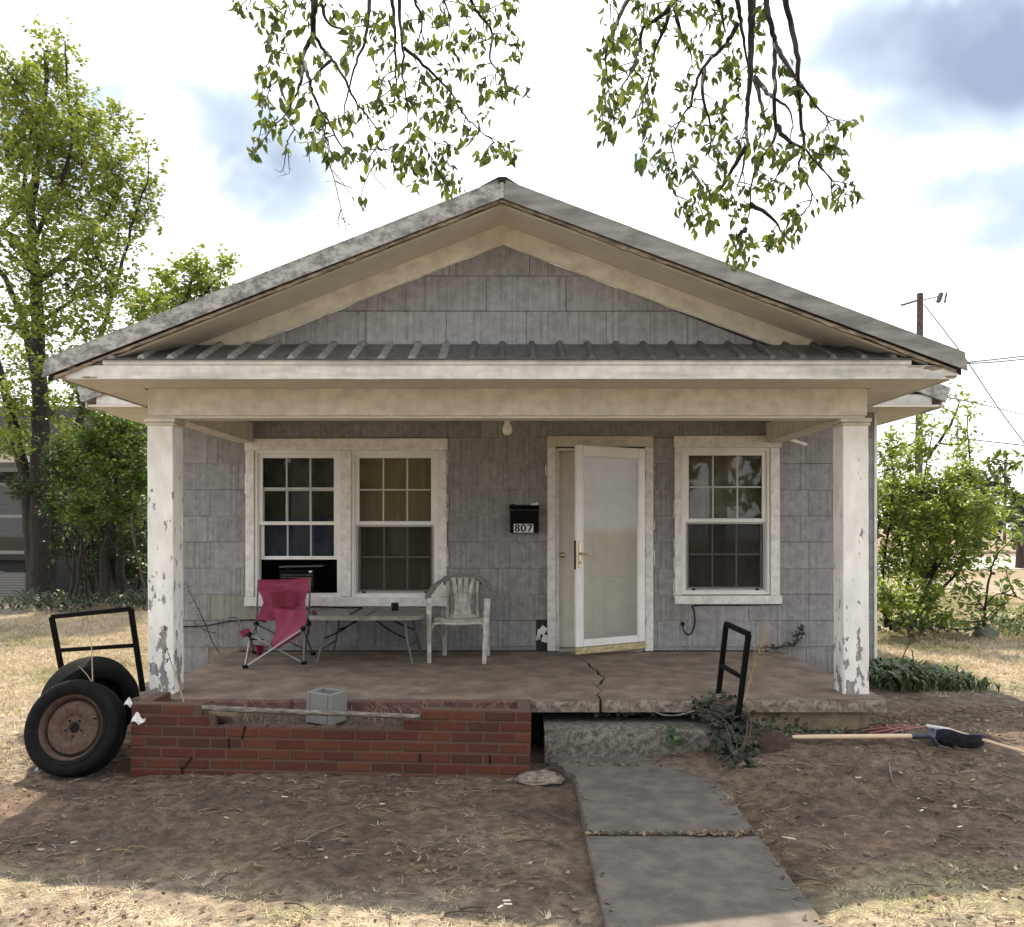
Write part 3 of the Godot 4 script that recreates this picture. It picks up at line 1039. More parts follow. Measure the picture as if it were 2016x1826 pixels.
	# porch floor in two halves, parted by the crack
	var crack := [Vector2(0.53, -2.43), Vector2(0.575, -2.2), Vector2(0.60, -2.07), Vector2(0.66, -1.85), Vector2(0.697, -1.63), Vector2(0.69, -1.4), Vector2(0.74, -1.15), Vector2(0.728, -0.97), Vector2(0.765, -0.78), Vector2(0.713, -0.575), Vector2(0.70, -0.45), Vector2(0.66, -0.38), Vector2(0.685, -0.15), Vector2(0.63, 0.0), Vector2(0.64, 0.19)]
	var lp := PackedVector2Array([Vector2(-2.83, 0.19), Vector2(-2.83, -2.43)])
	var rp := PackedVector2Array()
	for k in crack.size():
		var g := 0.004 + 0.006 * absf(sin(k * 2.3)) + (0.004 if k > 3 and k < 10 else 0.0)
		lp.append(crack[k] - Vector2(g, 0))
		rp.append(crack[k] + Vector2(g, 0))
	# chipped front edges
	var chips := PackedVector2Array()
	for k in 26:
		chips.append(Vector2(0.72 + k * 0.078, 0.19 + rr(-0.012, 0.008)))
	chips.append(Vector2(2.76, 0.18))
	rp.append_array(chips)
	rp.append(Vector2(2.72, -2.43))
	var flip := Transform3D(Basis(Vector3(1, 0, 0), Vector3(0, 0, 1), Vector3(0, -1, 0)), Vector3.ZERO)
	for q in [lp, rp]:
		var m2 := MB.new().prism(q, -0.44, -0.345, flip)
		put(m2, "porch_floor", M.slab, h)
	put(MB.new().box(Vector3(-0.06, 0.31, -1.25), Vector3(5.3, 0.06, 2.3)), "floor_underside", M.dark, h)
	# worn lip of the floor at the front
	mb = MB.new()
	mb.sheet(60, 3, func(u, v):
		var x := lerpf(0.66, 2.755, u)
		return Vector3(x, lerpf(0.343, 0.434, v), 0.196 + fine.get_noise_2d(x * 14.0, v * 3.0) * 0.008 - (0.012 if v > 0.9 else 0.0)))
	put(mb, "floor_edge", M.slab_edge, h)
	mb = MB.new()
	mb.sheet(16, 3, func(u, v):
		var x := lerpf(0.13, 0.628, u)
		return Vector3(x, lerpf(0.343, 0.434, v), 0.196 + fine.get_noise_2d(x * 14.0, v * 3.0) * 0.008 - (0.012 if v > 0.9 else 0.0)))
	put(mb, "floor_edge", M.slab_edge, h)
	# dull red blocks along the left part of the floor edge
	for k in 5:
		var x0 := -2.8 + k * 0.585
		var bl := MB.new().box(Vector3(x0 + 0.288, 0.375, 0.205), Vector3(0.575, 0.118, 0.05), Basis(Vector3(0, 1, 0), rr(-0.01, 0.01)), 0.012)
		put(bl, "edge_block", M.maroon, h)
	# foundation seen under the right end, and the set-back wall in the shade
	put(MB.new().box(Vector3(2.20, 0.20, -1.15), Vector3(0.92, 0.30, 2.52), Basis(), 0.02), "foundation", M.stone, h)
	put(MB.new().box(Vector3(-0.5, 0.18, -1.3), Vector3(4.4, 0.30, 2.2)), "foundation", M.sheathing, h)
	put(MB.new().box(Vector3(-2.75, 0.20, -1.1), Vector3(0.1, 0.32, 2.4)), "foundation", M.stone, h)
	windows(h)
	doors(h)
	# thin stick hanging from the ceiling at the right
	put(MB.new().bar(at(1545, 862, 9.4), at(1589, 876, 9.4), 0.012, 0.03), "loose_trim_strip", M.trim, h)

func post_mesh(w: float, d: float, hh: float) -> MB:
	var mb := MB.new()
	var b := 0.006
	var x := w / 2.0
	var z := d / 2.0
	# outline with cut corners, split in height so that edges can wander a little
	var ring := [Vector2(-x + b, z), Vector2(x - b, z), Vector2(x, z - b), Vector2(x, -z + b), Vector2(x - b, -z), Vector2(-x + b, -z), Vector2(-x, -z + b), Vector2(-x, z - b)]
	var us := [0.0, 0.245, 0.25, 0.495, 0.5, 0.745, 0.75, 0.995, 1.0]
	var n := 24
	for k in n:
		var y0 := hh * k / n
		var y1 := hh * (k + 1) / n
		for q in 8:
			var a: Vector2 = ring[q]
			var c: Vector2 = ring[(q + 1) % 8]
			var j0 := 1.0 + fine.get_noise_2d(y0 * 7.0, 3.0) * 0.03
			var j1 := 1.0 + fine.get_noise_2d(y1 * 7.0, 3.0) * 0.03
			mb.quad(Vector3(a.x * j0, y0, a.y), Vector3(c.x * j0, y0, c.y), Vector3(c.x * j1, y1, c.y), Vector3(a.x * j1, y1, a.y), Rect2(us[q], 1.0 - y1 / hh, us[q + 1] - us[q], (y1 - y0) / hh))
	mb.quad(Vector3(-x, hh, z), Vector3(x, hh, z), Vector3(x, hh, -z), Vector3(-x, hh, -z))
	return mb

func frame(mb: MB, x0: float, y0: float, x1: float, y1: float, w: float, z0: float, z1: float, bottom := -1.0, bev := 0.003) -> void:
	var zc := (z0 + z1) / 2.0
	var t := z1 - z0
	var bw := w if bottom < 0.0 else bottom
	mb.box(Vector3(x0 + w / 2, (y0 + y1) / 2, zc), Vector3(w, y1 - y0, t), Basis(), bev)
	mb.box(Vector3(x1 - w / 2, (y0 + y1) / 2, zc), Vector3(w, y1 - y0, t), Basis(), bev)
	mb.box(Vector3((x0 + x1) / 2, y1 - w / 2, zc), Vector3(x1 - x0 - 2 * w, w, t), Basis(), bev)
	mb.box(Vector3((x0 + x1) / 2, y0 + bw / 2, zc), Vector3(x1 - x0 - 2 * w, bw, t), Basis(), bev)

func sash(win: Node, x0: float, y0: float, x1: float, y1: float, z: float, dim := false) -> void:
	var mb := MB.new()
	frame(mb, x0, y0, x1, y1, 0.036, z - 0.014, z + 0.014)
	var s := put(mb, "sash", M.vinyl, win)
	var gx0 := x0 + 0.036
	var gx1 := x1 - 0.036
	var gy0 := y0 + 0.036
	var gy1 := y1 - 0.036
	for k in [1, 2]:
		put(MB.new().box(Vector3(lerpf(gx0, gx1, k / 3.0), (gy0 + gy1) / 2, z), Vector3(0.017, gy1 - gy0, 0.008), Basis(), 0.002), "glazing_bar", M.inner_bar, win)
	for k in 3:
		put(MB.new().box(Vector3(lerpf(gx0, gx1, (k + 0.5) / 3.0), (gy0 + gy1) / 2, z), Vector3((gx1 - gx0) / 3.0 - 0.017, 0.017, 0.008), Basis(), 0.002), "glazing_bar", M.inner_bar, win)
	for a in 3:
		for b in 2:
			var p := Vector3(lerpf(gx0, gx1, (a + 0.5) / 3.0), lerpf(gy0, gy1, (b + 0.5) / 2.0), z)
			var sx := (gx1 - gx0) / 3.0 - 0.017
			var sy := (gy1 - gy0) / 2.0 - 0.017
			var q := MB.new()
			q.quad(Vector3(-sx / 2, -sy / 2, 0), Vector3(sx / 2, -sy / 2, 0), Vector3(sx / 2, sy / 2, 0), Vector3(-sx / 2, sy / 2, 0))
			var o := put(q, "pane", M.glass, win)
			o.position = p
			o.rotation = Vector3(rr(-0.002, 0.002), rr(-0.002, 0.002), 0)

func unit(h: Node, x0: float, y0: float, x1: float, y1: float, raised: float, blind: String, blind2: String) -> Node3D:
	var win := part("window", h)
	var mb := MB.new()
	frame(mb, x0, y0, x1, y1, 0.03, WZ - 0.10, WZ + 0.006)
	# stops inside the frame
	frame(mb, x0 + 0.03, y0 + 0.03, x1 - 0.03, y1 - 0.03, 0.012, WZ - 0.10, WZ - 0.008)
	put(mb, "window_frame", M.vinyl, win)
	var ym := (y0 + y1) / 2.0 + 0.01
	sash(win, x0 + 0.04, ym - 0.02, x1 - 0.04, y1 - 0.04, WZ - 0.03)
	sash(win, x0 + 0.046, y0 + 0.04 + raised, x1 - 0.046, ym + 0.02 + raised, WZ - 0.064)
	if raised == 0.0:
		var fr := MB.new()
		frame(fr, x0 + 0.042, y0 + 0.042, x1 - 0.042, ym - 0.02, 0.02, WZ - 0.034, WZ - 0.02)
		put(fr, "screen_frame", M.steel, win)
		var sc := MB.new()
		sc.quad(Vector3(x0 + 0.06, y0 + 0.06, WZ - 0.027), Vector3(x1 - 0.06, y0 + 0.06, WZ - 0.027), Vector3(x1 - 0.06, ym - 0.04, WZ - 0.027), Vector3(x0 + 0.06, ym - 0.04, WZ - 0.027))
		put(sc, "insect_screen", M.insect_screen, win)
		for q in [0.14, 0.86]:
			put(MB.new().box(Vector3(lerpf(x0, x1, q), y0 + 0.052, WZ - 0.012), Vector3(0.035, 0.018, 0.02), Basis(), 0.004), "latch", M.black_plastic, win)
	for q in [[blind, ym, y1 - 0.03], [blind2, y0 + 0.02, ym]]:
		if q[0] != "":
			var bl := MB.new()
			bl.sheet(24, 4, func(u, v): return Vector3(lerpf(x0 + 0.03, x1 - 0.03, u), lerpf(q[1], q[2], v), WZ - 0.14 + 0.008 * sin(u * 37.0 + v) + 0.006 * sin(u * 61.0)))
			put(bl, "blind", M[q[0]], win)
	return win

func windows(h: Node) -> void:
	var a := unit(h, -2.645, 0.99, -1.765, 2.49, 0.345, "", "")
	unit(h, -1.657, 0.99, -0.772, 2.49, 0.0, "blind_khaki", "blind_khaki")
	unit(h, 1.709, 1.02, 2.61, 2.517, 0.0, "blind_gray", "blind_gray")
	# blue cloth behind the raised sash
	var mb := MB.new()
	mb.sheet(20, 4, func(u, v): return Vector3(lerpf(-2.60, -1.81, u), lerpf(1.40, 1.83, v), WZ - 0.16 + 0.02 * sin(u * 17.0 + v * 2.0)))
	put(mb, "curtain", M.blind_blue, a)
	mb = MB.new()
	mb.sheet(24, 4, func(u, v): return Vector3(lerpf(-2.62, -1.79, u), lerpf(1.80, 2.46, v), WZ - 0.20 + 0.02 * sin(u * 21.0 + v)))
	put(mb, "curtain", M.curtain_brown, a)
	# trim boards, the double window in one surround
	var trims := [
		[-2.745, 2.488, -0.675, 2.612, 0.030], [-2.735, 0.998, -2.645, 2.488, 0.026], [-0.772, 0.998, -0.685, 2.488, 0.026], [-1.765, 0.998, -1.657, 2.488, 0.026], [-2.745, 0.90, -0.68, 0.998, 0.032],
		[1.628, 2.517, 2.722, 2.64, 0.030], [1.634, 1.012, 1.709, 2.517, 0.026], [2.61, 1.012, 2.706, 2.517, 0.026], [1.634, 0.922, 2.728, 1.012, 0.032]]
	for q in trims:
		var b := MB.new()
		var bend := rr(-0.002, 0.002)
		b.box(Vector3((q[0] + q[2]) / 2, (q[1] + q[3]) / 2, WZ + q[4] / 2 - 0.002), Vector3(q[2] - q[0] - 0.002, q[3] - q[1] - 0.002, q[4]), Basis(Vector3(0, 0, 1), bend), 0.005)
		# nail heads stand a little proud
		put(b, "window_trim_board", M.trim, h)
	# blobs of caulk and overpaint round the trim
	var cm := MB.new()
	for q in [[-2.742, 1.0, -2.742, 2.6], [-0.676, 1.0, -0.676, 2.6], [0.325, 0.5, 0.325, 2.6], [1.43, 0.5, 1.43, 2.6], [1.63, 1.0, 1.63, 2.6]]:
		var y: float = q[1]
		while y < q[3]:
			var l := rr(0.05, 0.22)
			if rng.randf() < 0.3:
				var pg := PackedVector2Array()
				for k in 7:
					pg.append(Vector2(q[0] + rr(0.002, 0.008), y + l * k / 6.0))
				for k in 7:
					pg.append(Vector2(q[0] - rr(0.002, 0.008), y + l * (6 - k) / 6.0))
				cm.prism(pg, WZ + 0.004, WZ + 0.0075)
			y += l + rr(0.01, 0.1)
	put(cm, "caulk_smear", M.paper, h)

func doors(h: Node) -> void:
	# casing
	for q in [[0.338, 0.445, 0.425, 2.525], [1.33, 0.445, 1.417, 2.525], [0.338, 2.525, 1.417, 2.637]]:
		put(MB.new().box(Vector3((q[0] + q[2]) / 2, (q[1] + q[3]) / 2, WZ + 0.014), Vector3(q[2] - q[0] - 0.002, q[3] - q[1] - 0.002, 0.036), Basis(), 0.006), "door_casing", M.cream if q[1] > 2.0 else M.trim, h)
	var jm := MB.new()
	for q in [[0.425, 0.46], [1.295, 1.33]]:
		jm.box(Vector3((q[0] + q[1]) / 2, 1.48, WZ - 0.07), Vector3(q[1] - q[0], 2.07, 0.13), Basis(), 0.003)
	jm.box(Vector3(0.8775, 2.50, WZ - 0.07), Vector3(0.835, 0.03, 0.13), Basis(), 0.003)
	put(jm, "door_jamb", M.trim, h)
	put(MB.new().box(Vector3(0.8775, 0.45, WZ - 0.05), Vector3(0.84, 0.03, 0.16), Basis(), 0.004), "threshold", M.steel, h)
	# entrance door: six raised panels
	var d := put(MB.new().box(Vector3(0.8775, 1.475, WZ - 0.115), Vector3(0.83, 2.01, 0.04), Basis(), 0.003), "door", M.door, h)
	for cx in [0.70, 1.055]:
		for q in [[0.62, 1.22], [1.32, 1.98], [2.07, 2.33]]:
			var p := MB.new()
			frame(p, cx - 0.13, q[0], cx + 0.13, q[1], 0.022, WZ - 0.0965, WZ - 0.088, -1.0, 0.004)
			p.box(Vector3(cx, (q[0] + q[1]) / 2, WZ - 0.093), Vector3(0.20, q[1] - q[0] - 0.06, 0.006), Basis(), 0.003)
			put(p, "door_panel", M.door, d)
	put(MB.new().lathe([Vector2(0, 0.07), Vector2(0.02, 0.068), Vector2(0.028, 0.055), Vector2(0.022, 0.035), Vector2(0.012, 0.03), Vector2(0.012, 0.01), Vector2(0.03, 0.008), Vector2(0.03, 0)], 14, Transform3D(Basis(Vector3.RIGHT, PI / 2), Vector3(0.50, 1.42, WZ - 0.094))), "door_knob", M.brass, d)
	# glazed outer door, standing half open on hinges at its right
	var sd := part("storm_door", h)
	sd.position = Vector3(1.325, 0.0, WZ + 0.035)
	sd.rotation.y = 0.575
	var W := 0.875
	var y0 := 0.475
	var y1 := 2.505
	var f := MB.new()
	for q in [[-W, y0 + 0.07, -W + 0.085, y1], [-0.085, y0 + 0.07, 0.0, y1], [-W + 0.085, y1 - 0.105, -0.085, y1], [-W + 0.085, y0 + 0.07, -0.085, y0 + 0.13]]:
		f.box(Vector3((q[0] + q[2]) / 2, (q[1] + q[3]) / 2, 0), Vector3(q[2] - q[0] - 0.0015, q[3] - q[1] - 0.0015, 0.03), Basis(), 0.006)
	put(f, "door_frame", M.vinyl, sd)
	put(MB.new().box(Vector3(-W / 2, y0 + 0.035, 0.001), Vector3(W, 0.065, 0.034), Basis(), 0.004), "bottom_sweep", M.brass_dull, sd)
	var beads := MB.new()
	frame(beads, -W + 0.085, y0 + 0.13, -0.085, y1 - 0.105, 0.012, -0.008, 0.012, -1.0, 0.003)
	put(beads, "glazing_bead", M.vinyl, sd)
	var g := MB.new()
	g.quad(Vector3(-W + 0.09, y0 + 0.135, 0), Vector3(-0.09, y0 + 0.135, 0), Vector3(-0.09, y1 - 0.11, 0), Vector3(-W + 0.09, y1 - 0.11, 0))
	put(g, "pane", M.door_glass, sd)
	# handle set
	var hs := MB.new()
	hs.box(Vector3(-W + 0.045, 1.44, 0.019), Vector3(0.034, 0.25, 0.008), Basis(), 0.003)
	hs.tube([Vector3(-W + 0.045, 1.455, 0.02), Vector3(-W + 0.045, 1.455, 0.06), Vector3(-W + 0.07, 1.45, 0.068), Vector3(-W + 0.15, 1.44, 0.062)], [0.010, 0.010, 0.010, 0.007], 8)
	hs.lathe([Vector2(0, 0.02), Vector2(0.013, 0.016), Vector2(0.015, 0)], 12, Transform3D(Basis(Vector3.RIGHT, PI / 2), Vector3(-W + 0.045, 1.37, 0.022)))
	put(hs, "handle", M.brass, sd)
	var ed := MB.new().box(Vector3(-W - 0.002, 1.44, 0), Vector3(0.006, 0.28, 0.026), Basis(), 0.002)
	put(ed, "latch_plate", M.black_plastic, sd)
	for y in [0.75, 1.45, 2.25]:
		put(MB.new().tube([Vector3(0.004, y - 0.04, 0.014), Vector3(0.004, y + 0.04, 0.014)], 0.009, 8), "hinge", M.steel, sd)

func mesh_text(s: String, depth: float, size: float, m: Material, parent: Node, called: String) -> MeshInstance3D:
	var tm := TextMesh.new()
	tm.text = s
	var f := SystemFont.new()
	f.font_names = PackedStringArray(["Droid Sans"])
	f.font_weight = 800
	tm.font = f
	tm.font_size = 64
	tm.pixel_size = size / 64.0
	tm.depth = depth
	var o := MeshInstance3D.new()
	o.name = called
	o.mesh = tm
	o.material_override = m
	parent.add_child(o, true)
	return o

# ---------- things on the porch
func porch_things() -> void:
	# mailbox
	var b := thing("mailbox", "black wall mailbox with a white number plate beside the door", "mailbox", Vector3(0.104, 1.65, WZ + 0.007))
	var body := MB.new()
	body.box(Vector3(0, 0.115, 0.045), Vector3(0.292, 0.23, 0.085), Basis(), 0.006)
	put(body, "box", M.black_metal, b)
	var lid := MB.new()
	lid.sheet(12, 5, func(u, v): return Vector3(lerpf(-0.15, 0.15, u), 0.225 + 0.058 * cos(v * 1.35), 0.005 + 0.098 * sin(v * 1.45)), 0.005)
	put(lid, "lid", M.black_metal, b)
	var scroll := MB.new()
	var sp := PackedVector2Array()
	for k in 21:
		var u := k / 20.0
		sp.append(Vector2(lerpf(-0.146, 0.146, u), 0.283 + 0.012 * sin(u * PI * 5.0) - (0.02 if absf(u - 0.5) < 0.06 else 0.0)))
	sp.append(Vector2(0.146, 0.24))
	sp.append(Vector2(-0.146, 0.24))
	scroll.prism(sp, 0.0, 0.004)
	put(scroll, "back_plate", M.black_metal, b)
	put(MB.new().box(Vector3(-0.008, 0.047, 0.0895), Vector3(0.197, 0.086, 0.003)), "number_plate", M.white_print, b)
	var tx := mesh_text("807", 0.002, 0.100, M.black_plastic, b, "house_number")
	tx.position = Vector3(-0.008, 0.047, 0.0925)
	tx.scale = Vector3(1.12, 1.0, 1.0)
	var env := MB.new().box(Vector3(0.105, 0.288, 0.04), Vector3(0.075, 0.03, 0.002), Basis(Vector3(0, 0, 1), 0.25))
	tag(put(env, "envelope", M.paper), "corner of a white envelope poking out of the black mailbox", "envelope")
	(get_node("envelope") as Node3D).position = b.position
	# bare bulb
	var l := thing("ceiling_light", "bare white bulb in a holder under the porch ceiling", "light", Vector3(-0.06, 2.52, -1.15))
	put(MB.new().lathe([Vector2(0, 0.0), Vector2(0.028, 0.006), Vector2(0.043, 0.03), Vector2(0.045, 0.048), Vector2(0.036, 0.085), Vector2(0.022, 0.105), Vector2(0.020, 0.12)], 18), "bulb", M.bulb, l)
	put(MB.new().lathe([Vector2(0.0, 0.115), Vector2(0.026, 0.115), Vector2(0.024, 0.15), Vector2(0.03, 0.2), Vector2(0.06, 0.235), Vector2(0.065, 0.27), Vector2(0, 0.27)], 18), "holder", M.vinyl, l)
	# cables on the wall
	var c1 := []
	for p in [[1475, 1045], [1250, 1050], [1022, 1052], [1016, 1080], [1020, 1130], [1014, 1170], [1000, 1200], [984, 1207], [965, 1192], [956, 1170], [955, 1150]]:
		c1.append(cr(1050, 850, 2.52, p[0], p[1], 9.55))
	var ca := thing("wall_cable", "black cable hooking down the wall under the single window", "cable")
	put(MB.new().tube(smooth_line(c1, 4), 0.007, 6), "cable", M.black_plastic, ca)
	put(MB.new().lathe([Vector2(0, 0.03), Vector2(0.018, 0.028), Vector2(0.022, 0.0)], 12, Transform3D(Basis(Vector3.RIGHT, PI / 2), c1[-1] - Vector3(0, 0, 0.01))), "outlet_plug", M.black_plastic, ca)
	var c2 := []
	for p in [[-60, 1165], [85, 1165], [200, 1160], [300, 1142], [380, 1132], [480, 1130], [520, 1140]]:
		c2.append(cr(350, 850, 2.52, p[0], p[1], 9.53))
	tag(put(MB.new().tube(smooth_line(c2, 4), 0.007, 6), "low_cable", M.black_plastic), "black cable strung low along the wall left of the pink chair", "cable")
	# box-shaped appliance in the open window
	var ap := thing("appliance", "dark box-shaped appliance with a flat lid inside the open window", "appliance", Vector3(-2.20, 1.02, WZ - 0.20))
	put(MB.new().box(Vector3(-0.03, 0.13, 0), Vector3(0.36, 0.26, 0.28), Basis(), 0.008), "case", M.black_metal, ap)
	put(MB.new().box(Vector3(0.02, 0.285, 0.03), Vector3(0.44, 0.014, 0.34), Basis(Vector3(0, 0, 1), 0.02), 0.004), "lid", M.table_leg, ap)
	for k in 5:
		put(MB.new().box(Vector3(-0.03, 0.10 + k * 0.024, 0.142), Vector3(0.33, 0.009, 0.006), Basis(), 0.002), "slat", M.table_leg, ap)
	put(MB.new().box(Vector3(0.11, 0.232, 0.142), Vector3(0.032, 0.02, 0.004)), "sticker", M.paper, ap)
	camp_chair()
	folding_table()
	plastic_chair()

func camp_chair() -> void:
	var root := thing("camp_chair", "faded pink folding camp chair with sagging seat below the open window", "chair")
	var q := func(x, y, d): return cr(450, 1150, 5.76, x, y, d)
	var fl: Vector3 = q.call(360, 1440, 8.42)
	var fr: Vector3 = q.call(1068, 1392, 8.665)
	var br: Vector3 = q.call(1180, 1272, 9.28)
	var bl: Vector3 = q.call(470, 1262, 9.40)
	for v in [fl, fr, br, bl]:
		v.y = 0.455
	fl.y = 0.452; fr.y = 0.452; br.y = 0.452; bl.y = 0.452
	var sr: Vector3 = q.call(1062, 958, 8.50)
	var sl: Vector3 = q.call(415, 1028, 8.55)
	var tl: Vector3 = q.call(520, 372, 9.22)
	var trr: Vector3 = q.call(1148, 338, 9.18)
	var hr: Vector3 = q.call(1130, 900, 9.16)
	var hl: Vector3 = q.call(495, 900, 9.2)
	# front cross, side legs, back cross
	for s in [[fl, sr, M.steel], [fr, sl, M.steel], [bl, hr, M.table_leg], [br, hl, M.table_leg], [fl, sl.lerp(hl, 0.2), M.steel], [fr, sr.lerp(hr, 0.15), M.steel], [fl, hl, M.table_leg], [fr, hr, M.table_leg], [br, sr, M.table_leg], [bl, sl, M.table_leg]]:
		put(MB.new().tube([s[0], s[1]], 0.0085, 8), "leg", s[2], root)
	for s in [[hl, tl], [hr, trr]]:
		put(MB.new().tube([s[0] - Vector3(0, 0.1, 0), s[0], s[1]], 0.0085, 8), "back_pole", M.table_leg, root)
	for v in [fl, fr, br, bl]:
		put(MB.new().box(v + Vector3(0, 0.006, 0), Vector3(0.05, 0.03, 0.04), Basis(Vector3.UP, rr(0, 1)), 0.006), "foot", M.black_plastic, root)
	for v in [sr, sl, hr, hl]:
		put(MB.new().box(v, Vector3(0.045, 0.045, 0.045), Basis(Vector3(0, 0, 1), 0.5), 0.01), "joint", M.black_plastic, root)
	# back panel
	var rows := []
	for r in [[515, 368, 1152, 335, 9.19], [518, 430, 1150, 400, 9.19], [520, 490, 1140, 470, 9.185], [560, 570, 1105, 545, 9.17], [580, 640, 1086, 620, 9.15], [565, 700, 1090, 690, 9.13], [535, 765, 1098, 770, 9.11], [505, 830, 1106, 845, 9.08], [500, 852, 1110, 905, 9.04]]:
		rows.append([q.call(r[0], r[1], r[4]), q.call(r[2], r[3], r[4] - 0.02)])
	var mb := MB.new()
	mb.sheet(16, 32, func(u, v):
		var f: float = (1.0 - v) * (rows.size() - 1)
		var k := mini(int(f), rows.size() - 2)
		var w := f - k
		var l: Vector3 = (rows[k][0] as Vector3).lerp(rows[k + 1][0], w)
		var r: Vector3 = (rows[k][1] as Vector3).lerp(rows[k + 1][1], w)
		var p := l.lerp(r, u)
		var e: float = 4.0 * u * (1.0 - u)
		p.z -= e * 0.05 * (1.0 - v * 0.4)
		p.z += 0.014 * sin(u * 11.0 + v * 9.0) * e + 0.010 * fine.get_noise_2d(u * 5.0, v * 7.0) + 0.008 * sin(v * 23.0 + u * 5.0) * e
		p.y -= e * 0.012 * smoothstep(0.8, 1.0, v)
		return p)
	put(mb, "backrest", M.pink, root)
	# pocket panel sewn on the back
	mb = MB.new()
	mb.sheet(10, 10, func(u, v):
		var p0: Vector3 = q.call(lerpf(700, 660, v), lerpf(700, 520, v), 9.10)
		var p1: Vector3 = q.call(lerpf(955, 1000, v), lerpf(695, 500, v), 9.10)
		var p := p0.lerp(p1, u)
		p.z -= 4.0 * u * (1.0 - u) * 0.012 - 0.006 * sin(u * 9.0)
		return p)
	put(mb, "pocket", M.pink_dark, root)
	# seat, hanging low from the right front corner
	var sr2 := []
	for r in [[700, 700, 9.10, 1100, 715, 9.06], [722, 780, 9.05, 1106, 800, 8.98], [742, 850, 8.98, 1110, 880, 8.8], [740, 930, 8.86, 1075, 945, 8.62], [728, 1000, 8.75, 1035, 985, 8.55], [702, 1090, 8.62, 900, 1070, 8.5], [680, 1150, 8.52, 740, 1188, 8.46]]:
		sr2.append([q.call(r[0], r[1], r[2]), q.call(r[3], r[4], r[5])])
	mb = MB.new()
	mb.sheet(14, 24, func(u, v):
		var f: float = (1.0 - v) * (sr2.size() - 1)
		var k := mini(int(f), sr2.size() - 2)
		var w := f - k
		var p := ((sr2[k][0] as Vector3).lerp(sr2[k + 1][0], w)).lerp((sr2[k][1] as Vector3).lerp(sr2[k + 1][1], w), u)
		var e: float = 4.0 * u * (1.0 - u)
		p.z += 0.02 + e * 0.012 * sin(u * 14.0 - v * 8.0)
		p.y -= e * 0.02
		return p)
	put(mb, "seat", M.pink, root)
	mb = MB.new()
	mb.sheet(10, 3, func(u, v):
		var p: Vector3 = (sr2[4][1] as Vector3).lerp(sr2[6][1], u)
		return p + Vector3(0, -0.035 * (1.0 - v) * (1.0 - u * 0.5), 0.01))
	put(mb, "seat_hem", M.pink_dark, root)
	# loose sleeve of cloth under the left corner
	mb = MB.new()
	mb.sheet(8, 8, func(u, v):
		var a: Vector3 = q.call(lerpf(535, 440, v), lerpf(1285, 1135, v), 8.75)
		var c: Vector3 = q.call(lerpf(545, 635, v), lerpf(1285, 1175, v), 8.7)
		var p := a.lerp(c, u)
		p.z += 0.03 * sin(u * 7.0) + 0.015 * sin(v * 6.0 + u * 3.0)
		return p)
	put(mb, "hanging_cloth", M.pink_dark, root)
	# left arm with the cup holder, right arm strap
	put(MB.new().tube(smooth_line([q.call(150, 832, 8.75), q.call(215, 822, 8.75), q.call(270, 838, 8.75), q.call(300, 880, 8.72), q.call(345, 965, 8.66)], 4), 0.009, 8), "arm", M.table_leg, root)
	put(MB.new().tube([q.call(415, 1020, 8.56), q.call(420, 1085, 8.6), q.call(580, 1090, 8.8)], 0.007, 6), "strap", M.black_plastic, root)
	var cc: Vector3 = q.call(362, 1010, 8.62)
	var cup := MB.new()
	cup.lathe([Vector2(0.036, -0.03), Vector2(0.047, 0.0), Vector2(0.05, 0.03), Vector2(0.045, 0.03), Vector2(0.042, 0.0), Vector2(0.0, -0.02)], 16, Transform3D(Basis(Vector3(0.3, 0, 1).normalized(), 0.35), cc))
	put(cup, "cup_holder", M.pink, root)
	var sl2 := [q.call(1110, 900, 9.0), q.call(1130, 830, 8.85), q.call(1165, 800, 8.75), q.call(1200, 770, 8.7), q.call(1215, 790, 8.68)]
	put(MB.new().tube(smooth_line(sl2, 4), 0.010, 6), "arm", M.black_plastic, root)
	mb = MB.new()
	mb.sheet(6, 4, func(u, v): return (q.call(lerpf(1160, 1215, u), lerpf(800, 735, v), 8.72 + 0.2 * v) as Vector3) + Vector3(0, 0, 0.01 * sin(u * 8.0)))
	put(mb, "arm_strap", M.pink_dark, root)

